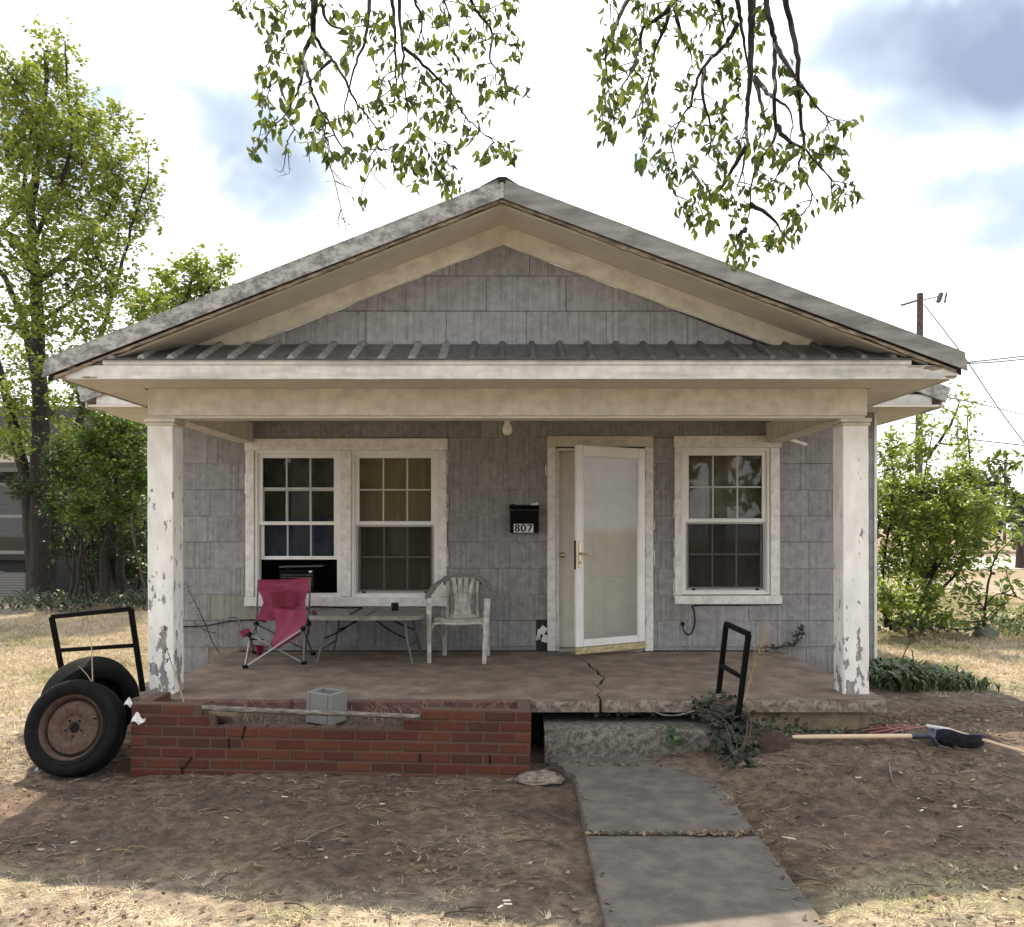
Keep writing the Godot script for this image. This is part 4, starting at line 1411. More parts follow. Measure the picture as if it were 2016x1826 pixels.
func folding_table() -> void:
	var root := thing("folding_table", "low worn grey folding table between the pink and white chairs", "table", Vector3(-1.37, 0.445, -1.86))
	var w := 1.06
	var d := 0.94
	var H := 0.452
	var pts := PackedVector2Array()
	for k in 32:
		var an := TAU * k / 32.0
		var c := Vector2(signf(cos(an)) * pow(absf(cos(an)), 0.28), signf(sin(an)) * pow(absf(sin(an)), 0.28))
		pts.append(Vector2(c.x * w / 2, c.y * d / 2))
	var flip := Transform3D(Basis(Vector3(1, 0, 0), Vector3(0, 0, 1), Vector3(0, -1, 0)), Vector3.ZERO)
	put(MB.new().prism(pts, -H, -H + 0.036, flip), "table_top", M.table_top, root)
	put(MB.new().box(Vector3(0.02, H + 0.001, 0), Vector3(0.006, 0.004, d * 0.96)), "fold_seam", M.dark, root)
	for sx in [-1.0, 1.0]:
		for sz in [-1.0, 1.0]:
			var p := Vector3(sx * 0.36, H - 0.04, sz * 0.33)
			var knee := Vector3(sx * 0.385, 0.24, sz * 0.36)
			var f := Vector3(sx * 0.44, 0.0, sz * 0.385)
			put(MB.new().tube([p, p.lerp(knee, 0.6), knee, f], 0.0115, 8), "leg", M.table_leg, root)
		put(MB.new().tube([Vector3(sx * 0.40, 0.14, -0.37), Vector3(sx * 0.395, 0.14, 0.37)], 0.009, 6), "stretcher", M.table_leg, root)
		for sz in [-1.0, 1.0]:
			put(MB.new().tube(curve(Vector3(sx * 0.385, 0.24, sz * 0.36), Vector3(sx * 0.08, H - 0.04, sz * 0.30), Vector3(0, -0.02, 0)), 0.007, 6), "brace", M.black_metal, root)
	var cup := MB.new().lathe([Vector2(0, 0.075), Vector2(0.034, 0.075), Vector2(0.037, 0.07), Vector2(0.034, 0.0), Vector2(0, 0)], 18, Transform3D(Basis(), Vector3(-1.16, 0.445 + H, -2.0)))
	tag(put(cup, "cup", M.black_plastic), "small black cup standing on the folding table", "cup")
	var cp := []
	for p in [[735, 1075, 9.2], [770, 1060, 9.2], [860, 1062, 9.2], [960, 1066, 9.2], [1030, 1058, 9.15], [1005, 1075, 9.0], [985, 1092, 8.9], [962, 1108, 8.7]]:
		var v := cr(350, 850, 2.52, p[0], p[1], p[2])
		v.y = maxf(v.y, 0.445 + H + 0.006)
		v.y = minf(v.y, 0.445 + H + 0.03)
		cp.append(v)
	tag(put(MB.new().tube(smooth_line(cp, 3), 0.008, 6), "power_cord", M.black_plastic), "black cord bent across the top of the folding table", "cord")

func plastic_chair() -> void:
	var root := thing("plastic_chair", "weathered white moulded plastic armchair with slatted back beside the mailbox wall", "chair", Vector3(-0.515, 0.44, -1.88))
	var fl := Vector3(-0.275, 0, 0.245)
	var frr := Vector3(0.235, 0, 0.30)
	var bl := Vector3(-0.175, 0, -0.29)
	var br := Vector3(0.255, 0, -0.25)
	root.rotation.y = 0.0
	# legs: tapered channels
	for q in [[fl, Vector3(-0.285, 0.60, 0.17), 0.034, 0.052], [frr, Vector3(0.265, 0.60, 0.21), 0.034, 0.056]]:
		var mb := MB.new()
		var a: Vector3 = q[0]
		var b: Vector3 = q[1]
		var side := signf(a.x)
		mb.sheet(2, 8, func(u, v):
			var p := a.lerp(b, v)
			var w := lerpf(q[2], q[3], v)
			if u < 0.25:
				return p + Vector3(-side * w * 0.5, 0, w * 0.5)
			if u < 0.75:
				return p + Vector3(side * w * 0.5, 0, w * 0.5)
			return p + Vector3(side * w * 0.5, 0, -w * 0.8), 0.006)
		put(mb, "leg", M.plastic, root)
	for q in [[bl, Vector3(-0.17, 0.44, -0.20)], [br, Vector3(0.24, 0.44, -0.18)]]:
		put(MB.new().tube([q[0], (q[0] as Vector3).lerp(q[1], 0.5), q[1]], [0.024, 0.029, 0.033], 8), "leg", M.plastic, root)
	# seat with rolled edge
	var mb := MB.new()
	mb.sheet(16, 16, func(u, v):
		var x := lerpf(-0.235, 0.235, u) * lerpf(1.0, 0.84, v) + 0.005
		var z: float = lerpf(0.26, -0.18, v) + 0.02 * (1.0 - pow(2.0 * u - 1.0, 2.0)) * (1.0 - v)
		var y: float = 0.405 - 0.035 * v + 0.016 * pow(2.0 * u - 1.0, 2.0) - 0.022 * smoothstep(0.1, 0.0, v)
		return Vector3(x, y, z), 0.008)
	put(mb, "seat", M.plastic, root)
	put(MB.new().tube(smooth_line([Vector3(-0.26, 0.30, 0.205), Vector3(-0.235, 0.36, 0.245), Vector3(-0.17, 0.372, 0.268), Vector3(0.005, 0.366, 0.285), Vector3(0.17, 0.376, 0.275), Vector3(0.225, 0.36, 0.262), Vector3(0.245, 0.30, 0.24)], 4), 0.014, 8), "seat_apron", M.plastic, root)
	# top rail that runs round into both arms
	var rail := smooth_line([Vector3(-0.29, 0.605, 0.19), Vector3(-0.30, 0.632, 0.11), Vector3(-0.288, 0.66, 0.0), Vector3(-0.245, 0.72, -0.14), Vector3(-0.16, 0.775, -0.235), Vector3(-0.06, 0.795, -0.265), Vector3(0.03, 0.798, -0.268), Vector3(0.13, 0.79, -0.25), Vector3(0.215, 0.755, -0.19), Vector3(0.265, 0.70, -0.06), Vector3(0.28, 0.65, 0.06), Vector3(0.27, 0.605, 0.22)], 4)
	mb = MB.new()
	var n := rail.size()
	mb.sheet(n - 1, 6, func(u, v):
		var k := clampi(int(round(u * (n - 1))), 0, n - 1)
		var p: Vector3 = rail[k]
		var out := Vector3(p.x, 0, p.z + 0.05).normalized()
		var an: float = (v - 0.5) * 2.4
		return p + out * sin(an) * 0.034 + Vector3.UP * (cos(an) - 1.0) * 0.028, 0.007)
	put(mb, "arm_rail", M.plastic_dirty, root)
	# slats of the back
	for k in 6:
		var u := k / 5.0
		var xb := lerpf(-0.105, 0.125, u)
		var xm := lerpf(-0.085, 0.105, u)
		var xt := lerpf(-0.155, 0.185, u)
		var s := MB.new()
		var line := smooth_line([Vector3(xb, 0.375, -0.165), Vector3(xm, 0.50, -0.20), Vector3(lerpf(xm, xt, 0.3), 0.62, -0.222), Vector3(lerpf(xm, xt, 0.7), 0.72, -0.235), Vector3(xt, 0.775, -0.235)], 3)
		var nn := line.size()
		s.sheet(2, nn - 1, func(a, b):
			var p: Vector3 = line[clampi(int(round(b * (nn - 1))), 0, nn - 1)]
			var wd := 0.040 if b < 0.85 else 0.058
			return p + Vector3((a - 0.5) * wd, 0, 0.004 * sin(a * PI)), 0.006)
		put(s, "slat", M.plastic if k > 0 and k < 5 else M.plastic_dirty, root)
	# webs that join the slats half-way up and at the foot
	put(MB.new().box(Vector3(0.01, 0.545, -0.209), Vector3(0.17, 0.022, 0.006), Basis(), 0.002), "cross_web", M.plastic, root)
	put(MB.new().box(Vector3(0.01, 0.385, -0.167), Vector3(0.29, 0.05, 0.008), Basis(), 0.002), "cross_web", M.plastic, root)
	mb = MB.new()
	mb.sheet(14, 3, func(u, v): return Vector3(lerpf(-0.18, 0.205, u), lerpf(0.70, 0.79, v), -0.225 - 0.03 * sin(u * PI)), 0.006)
	put(mb, "back_top", M.plastic_dirty, root)
	for s in [-1.0, 1.0]:
		mb = MB.new()
		mb.sheet(4, 8, func(u, v): return Vector3(s * lerpf(0.135, 0.165 - 0.015 * sin(v * PI), u) + 0.01, lerpf(0.38, 0.74, v), -0.18 - 0.05 * v + 0.05 * u), 0.006)
		put(mb, "side_wing", M.plastic, root)

# ---------- things in the yard
func tyre_profile(r: float) -> Array:
	var p := [Vector2(0.182, 0.072), Vector2(0.19, 0.082), Vector2(0.205, 0.088), Vector2(0.222, 0.093), Vector2(0.224, 0.098), Vector2(0.231, 0.098), Vector2(0.233, 0.0935), Vector2(0.262, 0.099), Vector2(0.285, 0.097), Vector2(r - 0.022, 0.088), Vector2(r - 0.010, 0.080)]
	for k in 5:
		var y0 := 0.070 - k * 0.029
		p.append_array([Vector2(r - 0.002 - 0.003 * absf(k - 2.0) * 0.5, y0), Vector2(r - 0.002 - 0.003 * absf(k - 2.0) * 0.5, y0 - 0.020)])
		if k < 4:
			p.append_array([Vector2(r - 0.011, y0 - 0.021), Vector2(r - 0.011, y0 - 0.028)])
	p.append_array([Vector2(r - 0.010, -0.080), Vector2(r - 0.022, -0.088), Vector2(0.285, -0.097), Vector2(0.235, -0.095), Vector2(0.205, -0.088), Vector2(0.182, -0.072), Vector2(0.20, -0.07), Vector2(r - 0.03, -0.07), Vector2(r - 0.022, 0.0), Vector2(r - 0.03, 0.07), Vector2(0.20, 0.07), Vector2(0.182, 0.072)])
	for k in p.size():
		p[k].x = lerpf(0.216, r, (p[k].x - 0.182) / (r - 0.182))
	p.reverse()
	return p

func tyre(label: String, pos: Vector3, axis: Vector3, r: float, rim: bool) -> Node3D:
	var root := thing("car_tyre", label, "tyre", pos, "")
	var y := axis.normalized()
	var x := Vector3.UP.cross(y).normalized()
	root.basis = Basis(x, y, x.cross(y))
	put(MB.new().lathe(tyre_profile(r), 64, Transform3D(), 0.8), "rubber_tread", M.rubber, root)
	if rim:
		var pr := [Vector2(0.0, 0.018), Vector2(0.034, 0.018), Vector2(0.037, 0.028), Vector2(0.046, 0.030), Vector2(0.072, 0.030), Vector2(0.078, 0.040), Vector2(0.098, 0.052), Vector2(0.108, 0.053), Vector2(0.150, 0.046), Vector2(0.158, 0.030), Vector2(0.166, 0.0), Vector2(0.170, 0.045), Vector2(0.176, 0.060), Vector2(0.186, 0.078), Vector2(0.192, 0.083), Vector2(0.194, 0.078)]
		for k in pr.size():
			pr[k].x *= 1.17
		pr.reverse()
		put(MB.new().lathe(pr, 64, Transform3D(), 0.7), "rusty_wheel", M.rust, root)
		put(MB.new().lathe([Vector2(0.034, 0.0195), Vector2(0.0, 0.0195)], 20), "hub_hole", M.dark, root)
		for k in 5:
			var an := TAU * k / 5.0 + 0.3
			put(MB.new().lathe([Vector2(0.0095, 0.0315), Vector2(0.0, 0.0315)], 10, Transform3D(Basis(), Vector3(cos(an), 0, sin(an)) * 0.058)), "bolt_hole", M.dark, root)
		for k in 4:
			var an := TAU * k / 4.0 + 0.8
			put(MB.new().lathe([Vector2(0.007, 0.0505), Vector2(0.0, 0.0505)], 8, Transform3D(Basis(), Vector3(cos(an), 0, sin(an)) * 0.13)), "vent_hole", M.dark, root)
		put(MB.new().tube([Vector3(0.175, 0.07, -0.06), Vector3(0.165, 0.10, -0.058)], 0.005, 6), "valve", M.black_plastic, root)
	else:
		put(MB.new().lathe([Vector2(0.222, -0.05), Vector2(0.20, -0.02), Vector2(0.17, -0.035), Vector2(0.08, -0.02), Vector2(0.0, -0.02)], 48), "dark_wheel", M.dark, root)
	return root

func rail(called_label: String, pts: Array) -> void:
	# pts: foot a, top a, top b, foot b, mid a, mid b
	var root := thing("handrail", called_label, "handrail", Vector3.ZERO, "black iron step rails")
	var up: Vector3 = (pts[2] - pts[1]).cross(pts[0] - pts[1]).normalized()
	put(MB.new().bar(pts[0], pts[1], 0.036, 0.036, up, 0.004), "upright", M.black_metal, root)
	put(MB.new().bar(pts[3], pts[2], 0.036, 0.036, up, 0.004), "upright", M.black_metal, root)
	put(MB.new().bar(pts[1], pts[2], 0.036, 0.036, up, 0.004), "top_bar", M.black_metal, root)
	put(MB.new().bar(pts[4], pts[5], 0.030, 0.030, up, 0.004), "middle_bar", M.black_metal, root)

func yard_things() -> void:
	# front step
	var st := thing("concrete_step", "rough chipped concrete step below the porch floor at the end of the walk", "step", Vector3(0.92, 0.0, 0.13))
	var mb := MB.new()
	mb.sheet(70, 22, func(u, v):
		var x := lerpf(-0.70, 0.66, u)
		var y: float
		var z: float
		if v < 0.5:
			y = lerpf(-0.1, 0.262, v * 2.0)
			z = 0.262
		else:
			y = 0.262
			z = lerpf(0.262, -0.3, v * 2.0 - 1.0)
		var e := smoothstep(0.12, 0.0, absf(v - 0.5))
		var j := fine.get_noise_2d(x * 9.0, v * 14.0)
		var chip := maxf(0.0, fine.get_noise_2d(x * 4.0 + 11.0, 2.0) - 0.05) * 0.10 * e
		return Vector3(x, y - e * 0.010 - chip * 0.6 + (j * 0.004 if v > 0.5 else 0.0), z - e * 0.012 - chip + (j * 0.014 if v < 0.5 else 0.0)))
	put(mb, "tread_and_riser", M.step, st)
	put(MB.new().box(Vector3(-0.02, 0.06, -0.05), Vector3(1.35, 0.36, 0.56)), "core", M.step, st)
	# broken lump of concrete between planter and walk
	mb = MB.new()
	mb.sheet(10, 8, func(u, v):
		var a: float = u * TAU
		var e: float = v * PI / 2.0
		return Vector3(cos(-a) * cos(e) * 0.17, sin(e) * 0.05, sin(-a) * cos(e) * 0.14) * (1.0 + 0.25 * fine.get_noise_2d(u * 6.0, v * 4.0)))
	var lump := put(mb, "broken_concrete", M.slab_edge)
	lump.position = at(1062, 1540, 6.35) * Vector3(1, 0, 1) + Vector3(0, 0.0, 0)
	tag(lump, "low broken lump of pale concrete at the right foot of the brick planter", "concrete lump")
	# brick planter
	planter()
	# tyres
	tyre("worn car tyre on a rusty steel wheel leaning against the brick planter", Vector3(-3.02, 0.325, 0.66), Vector3(-0.06, 0.30, 0.95), 0.33, true)
	tyre("black tyre with a dark hollow face leaning behind the rusty wheel", Vector3(-3.12, 0.425, 0.22), Vector3(0.62, -0.28, 0.73), 0.335, false)
	# handrails
	rail("black iron step rail standing upright in ivy beside the front step", [Vector3(1.555, 0.08, 0.47), at(1474, 1249, 6.62), at(1430, 1229, 7.12), at(1414, 1372, 7.18), at(1464, 1336, 6.64), at(1421, 1311, 7.13)])
	rail("black iron step rail leaning crookedly behind the two tyres", [at(140, 1420, 7.35), at(101, 1215, 7.33), at(257, 1199, 7.29), at(281, 1362, 7.29), at(114, 1281, 7.33), at(269, 1271, 7.29)])
	# round log end in the ivy
	mb = MB.new()
	mb.lathe([Vector2(0, -0.11), Vector2(0.10, -0.11), Vector2(0.125, -0.06), Vector2(0.122, 0.06), Vector2(0.108, 0.10), Vector2(0.06, 0.115), Vector2(0, 0.11)], 18, Transform3D(Basis(Vector3.RIGHT, 1.25), Vector3.ZERO))
	for k in mb.v.size():
		mb.v[k] *= 1.0 + fine.get_noise_3dv(mb.v[k] * 8.0) * 0.16
	var lg := put(mb, "log", M.log)
	lg.position = Vector3(1.82, 0.14, 0.50)
	tag(lg, "short reddish brown log lying at the edge of the ivy", "log")
	# shovel
	var sh := thing("shovel", "scoop shovel with pale wooden handle and dark blade lying on the dirt", "shovel")
	var h0 := at(1560, 1452, 6.66)
	var h1 := at(1796, 1450, 6.62)
	put(MB.new().tube([h0, h0.lerp(h1, 0.05), h0.lerp(h1, 0.5), h1], [0.013, 0.0165, 0.0175, 0.0175], 10), "handle", M.pale_wood, sh)
	var bc := at(1884, 1458, 6.62)
	put(MB.new().tube(smooth_line([h1 - Vector3(0.005, 0, 0), h1 + Vector3(0.05, 0.0, 0), h1 + Vector3(0.13, 0.0, 0.015), bc + Vector3(-0.15, -0.02, 0.03), bc + Vector3(-0.08, -0.055, 0.03)], 4), [0.021, 0.021, 0.021, 0.021, 0.021, 0.020, 0.020, 0.019, 0.018, 0.017, 0.016, 0.015, 0.014, 0.012, 0.010, 0.008, 0.006], 10), "socket", M.shovel, sh)
	mb = MB.new()
	mb.sheet(20, 14, func(u, v):
		var l := lerpf(-0.17, 0.17, u)
		var w := lerpf(-1.0, 1.0, v)
		var half := 0.145 * pow(maxf(0.0, 1.0 - pow(absf(l) / 0.19, 3.0)), 0.5)
		var dish := 0.10 * w * w + 0.05 * smoothstep(0.02, -0.17, l) - 0.055
		return bc + Basis(Vector3(1, 0, 0), -0.18) * Vector3(l, dish * (0.55 + 0.45 * half / 0.145), -w * half), 0.004)
	put(mb, "blade", M.shovel, sh)
	# rake
	var rk := thing("leaf_rake", "leaf rake with thin pale handle and red tines lying across the shovel", "rake")
	var r0 := at(1868, 1437, 6.68)
	var r1 := at(2016, 1481, 6.36)
	var r2 := r1 + (r1 - r0) * 1.1
	r2.y = gh(r2.x, r2.z) + 0.015
	put(MB.new().tube([r0, r1, r2], 0.0115, 8), "handle", M.pale_wood, rk)
	var hd := at(1790, 1424, 6.90)
	put(MB.new().tube([r0 + (r1 - r0) * 0.02, r0.lerp(hd, 0.55)], [0.015, 0.013], 8), "ferrule", M.barrier, rk)
	var hub := r0.lerp(hd, 0.5)
	for k in 15:
		var u := k / 14.0 - 0.5
		var end := hub + Vector3(-0.44 + absf(u) * 0.10, 0, -0.12 - u * 0.34)
		end.y = gh(end.x, end.z) + 0.02
		var mid := hub.lerp(end, 0.5) + Vector3(0, 0.015, 0)
		put(MB.new().tube([hub, mid, end, end + Vector3(-0.02, -0.02, 0)], 0.0042, 5), "tine", M.red_plastic if k % 4 else M.pink_tine, rk)
	for f in [0.35, 0.6]:
		var pts := []
		for k in 9:
			var u := k / 8.0 - 0.5
			var end := hub + Vector3(-0.44 + absf(u) * 0.10, 0, -0.12 - u * 0.34)
			end.y = gh(end.x, end.z) + 0.02
			pts.append(hub.lerp(end, f) + Vector3(0, 0.012, 0))
		put(MB.new().tube(pts, 0.006, 5), "cross_bar", M.pink_tine, rk)
	# white paper beside the tyre
	for q in [["crumpled white paper wedged between the rusty wheel and the brick planter, upper piece", 256, 1385, 6.5, 0.04], ["pointed white paper scrap against the brick planter beside the rusty wheel", 273, 1417, 6.40, 0.05], ["small white scrap of paper on the ground left of the rusty wheel", 75, 1518, 6.5, 0.03]]:
		var c := at(q[1], q[2], q[3])
		mb = MB.new()
		var sz: float = q[4]
		mb.sheet(6, 6, func(u, v): return Vector3((u - 0.5) * 1.6 * sz, (v - 0.5) * 1.5 * sz * (1.0 - 0.6 * u) + 0.012 * sin(u * 7.0), 0.018 * sin(u * 9.0 + v * 5.0)))
		var o := put(mb, "paper_scrap", M.paper)
		o.position = c
		o.rotation = Vector3(-0.3, 0.2, -0.35)
		tag(o, q[0], "paper")
	# twigs that the picture shows, then wood chips
	var tw := [[[690, 1570], [740, 1562], [800, 1560]], [[600, 1660], [640, 1640], [700, 1620]], [[870, 1806], [905, 1800], [970, 1806]], [[905, 1798], [960, 1794]], [[560, 1592], [600, 1592]], [[1670, 1510], [1700, 1485], [1716, 1463]], [[1750, 1500], [1758, 1530], [1770, 1545]], [[1636, 1498], [1700, 1506]], [[1950, 1600], [1985, 1612], [2016, 1628]], [[1800, 1470], [1830, 1510]], [[100, 1670], [160, 1676]], [[970, 1560], [1060, 1568]], [[1000, 1604], [1040, 1615]], [[1200, 1528], [1240, 1520]], [[1218, 1522], [1235, 1531], [1230, 1524]], [[830, 1590], [880, 1600]], [[760, 1640], [800, 1655]], [[380, 1600], [440, 1596]], [[430, 1740], [470, 1725]], [[560, 1785], [610, 1800]], [[1560, 1740], [1640, 1748]], [[1700, 1690], [1730, 1700]], [[1850, 1650], [1900, 1668]], [[1690, 1560], [1720, 1575]], [[860, 1700], [880, 1714]], [[1030, 1660], [1100, 1672]], [[930, 1740], [960, 1752]]]
	var twig_labels := ["long dark twig trailing along the foot of the planter near its right end", "bent twig standing out in the middle of the dirt yard before the planter", "dark crooked branch lying left of the walk close to the lower frame edge", "thin twig lying just above the dark crooked branch left of the walk", "short twig close below the planter under its long crack", "pale thin twig sloping away from the handle of the shovel", "short curved twig below the ivy right of the shovel handle's middle", "straight twig on the dirt right of the log", "dark stick at the far right edge beyond the walk", "twig running down towards the viewer from under the shovel socket", "twig on the dirt just below the rusty wheel", "straight twig between planter corner and walk", "short twig left of the upper walk slab", "forked twig lying across the first walk slab", "smaller twig lying on the first walk slab beside the forked one", "short dark twig in the middle of the yard left of the second slab", "twig near the yard centre slanting down to the right", "twig below the left third of the planter", "small twig in the yard's left centre, just above the sunlit strip", "twig at the edge of the sunlit strip, bottom centre", "long level twig right of the lower walk slab", "short twig right of the lower slab, farther from the walk", "twig on the right dirt near the frame edge, below the stick", "twig a little below and right of the log", "small twig left of the middle of the lower slab", "twig beside the left edge of the joint between the walk slabs", "short twig between the dark crooked branch and the joint of the walk"]
	for ti in tw.size():
		var t: Array = tw[ti]
		var pts := []
		for p in t:
			var d: float = F * EYE / (p[1] - 1036.0)
			for it in 3:
				var w := at(p[0], p[1], d)
				d = F * (EYE - gh(w.x, w.z)) / (p[1] - 1036.0)
			var w2 := at(p[0], p[1], d)
			pts.append(Vector3(w2.x, gh(w2.x, w2.z) + 0.012 + rr(0, 0.006), w2.z))
		var k := pts.size()
		if k == 2:
			pts = [pts[0], (pts[0] as Vector3).lerp(pts[1], 0.5) + Vector3(rr(-0.01, 0.01), 0.01, rr(-0.02, 0.02)), pts[1]]
		var line := smooth_line(pts, 4)
		var o := put(MB.new().tube(line, taper(rr(0.005, 0.008), 0.0025, line.size()), 5), "twig", M.twig if rng.randf() < 0.75 else M.gray_wood)
		tag(o, twig_labels[ti], "twig", "fallen twigs on the dirt yard")
	var chip_labels := ["longest pale splinter in the joint between the two walk slabs", "shorter pale splinter crossing the longest one in the walk joint", "pale splinter on the dirt right of the walk joint", "upright pale chip at the bottom of the yard, left of its pair", "upper of two parallel pale chips left of the lower slab", "lower of two parallel pale chips left of the lower slab", "lone pale chip on the far right dirt near the frame edge", "pale chip on the dirt below the middle of the planter", "pale chip on the right dirt below the shovel blade", "pale chip close to the left edge of the lower walk slab", "pale chip on the dirt right of the log"]
	var ci := 0
	for q in [[1380, 1655, 0.10, 0.1], [1400, 1660, 0.05, 0.6], [1550, 1660, 0.12, -0.4], [985, 1798, 0.045, 0.9], [998, 1786, 0.05, 0.35], [1000, 1793, 0.05, 0.1], [1890, 1638, 0.04, 0.2], [560, 1578, 0.05, 0.0], [1815, 1605, 0.04, 0.5], [1170, 1715, 0.04, 1.0], [1690, 1522, 0.05, 0.0]]:
		var d: float = F * EYE / (q[1] - 1036.0)
		for it in 3:
			var w := at(q[0], q[1], d)
			d = F * (EYE - gh(w.x, w.z)) / (q[1] - 1036.0)
		var w2 := at(q[0], q[1], d)
		var ch := MB.new().box(Vector3.ZERO, Vector3(q[2] * 0.75, 0.006, 0.011), Basis(), 0.002)
		var o := put(ch, "wood_chip", M.chip)
		o.position = Vector3(w2.x, gh(w2.x, w2.z) + 0.028, w2.z)
		o.rotation = Vector3(rr(-0.2, 0.2), q[3], rr(-0.15, 0.15))
		tag(o, chip_labels[ci], "wood chip", "pale wood chips on the ground")
		ci += 1

func planter() -> void:
	var root := thing("brick_planter", "sagging red brick planter with a gap in its top courses", "planter", Vector3(-1.26, 0.467, 0.66))
	root.rotation.z = -0.020
	var L := 0.222
	var H := 0.0742
	# notch in the two top courses (from, to) along x
	var notch := [[-0.895, 0.615], [-0.80, 0.49]]
	var coremb := MB.new()
	for row in 8:
		var y := -H * (row + 0.5)
		var x := -1.385 - (L / 2 if row % 2 else 0.0) + 0.003
		while x < 1.38:
			var a := maxf(x, -1.38)
			var b := minf(x + L - 0.013, 1.38)
			if row < 2:
				if b > notch[row][0] and a < notch[row][1]:
					if a < notch[row][0] and notch[row][0] - a > 0.07:
						b = notch[row][0]
					elif b > notch[row][1] and b - notch[row][1] > 0.07:
						a = notch[row][1]
					else:
						x += L
						continue
			if b - a > 0.02:
				var br := MB.new().box(Vector3.ZERO, Vector3(b - a, H - 0.0135, 0.10), Basis(), 0.005)
				var o := put(br, "brick", M.bricks[rng.randi() % 5], root)
				o.position = Vector3((a + b) / 2, y + rr(-0.001, 0.001), -0.05 + rr(-0.002, 0.003))
				o.rotation = Vector3(0, rr(-0.006, 0.006), rr(-0.004, 0.004))
			x += L
		var spans := [[-1.375, 1.375]]
		if row < 2:
			spans = [[-1.375, notch[row][0] - 0.004], [notch[row][1] + 0.004, 1.375]]
		for s in spans:
			coremb.box(Vector3((s[0] + s[1]) / 2, y, -0.050), Vector3(s[1] - s[0], H - 0.0002, 0.091))
	# the cracks that step down through the joints
	var ck := MB.new()
	for q in [[-0.60, -0.185, 0.09, -0.25], [-0.70, -0.26, 0.07, 0.1], [-0.98, -0.40, 0.09, -0.6], [-1.02, -0.45, 0.05, 0.3], [0.62, -0.335, 0.06, 0.0], [1.10, -0.335, 0.06, 0.05]]:
		ck.box(Vector3(q[0], q[1], 0.0015), Vector3(0.011, q[2], 0.008), Basis(Vector3(0, 0, 1), q[3]))
	put(ck, "open_joint", M.dark, root)
	# ragged mortar bed left on the lowered part
	for k in 9:
		coremb.box(Vector3(-0.86 + k * 0.165 + rr(-0.02, 0.02), -2 * H + 0.003, -0.05), Vector3(rr(0.08, 0.15), rr(0.008, 0.02), 0.09), Basis(Vector3(0, 0, 1), rr(-0.05, 0.05)), 0.003)
	put(coremb, "mortar", M.mortar, root)
	# end walls back to the porch
	for s in [-1.0, 1.0]:
		var ends := MB.new()
		for row in 8:
			for k in 2:
				var o := put(MB.new().box(Vector3.ZERO, Vector3(0.10, H - 0.0115, 0.178), Basis(), 0.003), "brick", M.bricks[(row + k * 2) % 5], root)
				o.position = Vector3(s * 1.33, -H * (row + 0.5) + (0.004 if row == 0 else 0.0), -0.195 - k * 0.19 - (0.05 if row % 2 else 0.0) * (1 - k))
			ends.box(Vector3(s * 1.33, -H * (row + 0.5), -0.28), Vector3(0.088, H, 0.35))
		put(ends, "mortar", M.mortar, root)
	# dirt inside
	var mb := MB.new()
	mb.sheet(70, 12, func(u, v):
		var x := lerpf(-1.30, 1.30, u)
		var z := lerpf(-0.09, -0.46, v)
		return Vector3(x, -0.165 + 0.05 * v + fine.get_noise_2d(x * 5.0, z * 5.0) * 0.03 + 0.05 * smoothstep(0.6, 1.0, absf(x)), z))
	put(mb, "planter_soil", M.soil, root)
	# a pale stone and a broken brick inside
	for q in [[-0.78, -0.04, -0.10, 0.20, 0.07], [-0.95, -0.035, -0.12, 0.13, 0.07]]:
		put(MB.new().box(Vector3(q[0], q[1] - 0.03, q[2]), Vector3(q[3], q[4], 0.09), Basis(Vector3(0, 1, 0), rr(-0.2, 0.2)), 0.02), "stone", M.stone, root)
	# hollow concrete block standing in the dirt
	var cb := thing("concrete_block", "grey hollow concrete block standing in the brick planter dirt", "block", Vector3(-1.34, 0.325, 0.43))
	cb.rotation = Vector3(0.03, -0.42, -0.04)
	var pm := MB.new()
	for q in [[-0.0925, 0, 0.035, 0.19], [0.0925, 0, 0.035, 0.19]]:
		pm.box(Vector3(q[0], 0.11, 0), Vector3(q[2], 0.22, q[3]), Basis(), 0.005)
	for q in [[0, -0.0785, 0.15, 0.033], [0, 0.0785, 0.15, 0.033]]:
		pm.box(Vector3(q[0], 0.11, q[1]), Vector3(q[2], 0.2195, q[3]), Basis(), 0.004)
	put(pm, "block_walls", M.cinder, cb)
	put(MB.new().box(Vector3(0, 0.1, 0), Vector3(0.152, 0.1, 0.126)), "block_web", M.cinder, cb)
	# weathered pole laid along the gap
	var p0 := at(398, 1394, 6.43)
	var p1 := at(826, 1412, 6.43)
	var pl := put(MB.new().tube([p0, p0.lerp(p1, 0.3) + Vector3(0, -0.004, 0), p0.lerp(p1, 0.7), p1], [0.019, 0.020, 0.018, 0.017], 8), "wooden_pole", M.gray_wood)
	tag(pl, "weathered grey wooden pole lying along the gap in the brick planter", "pole")

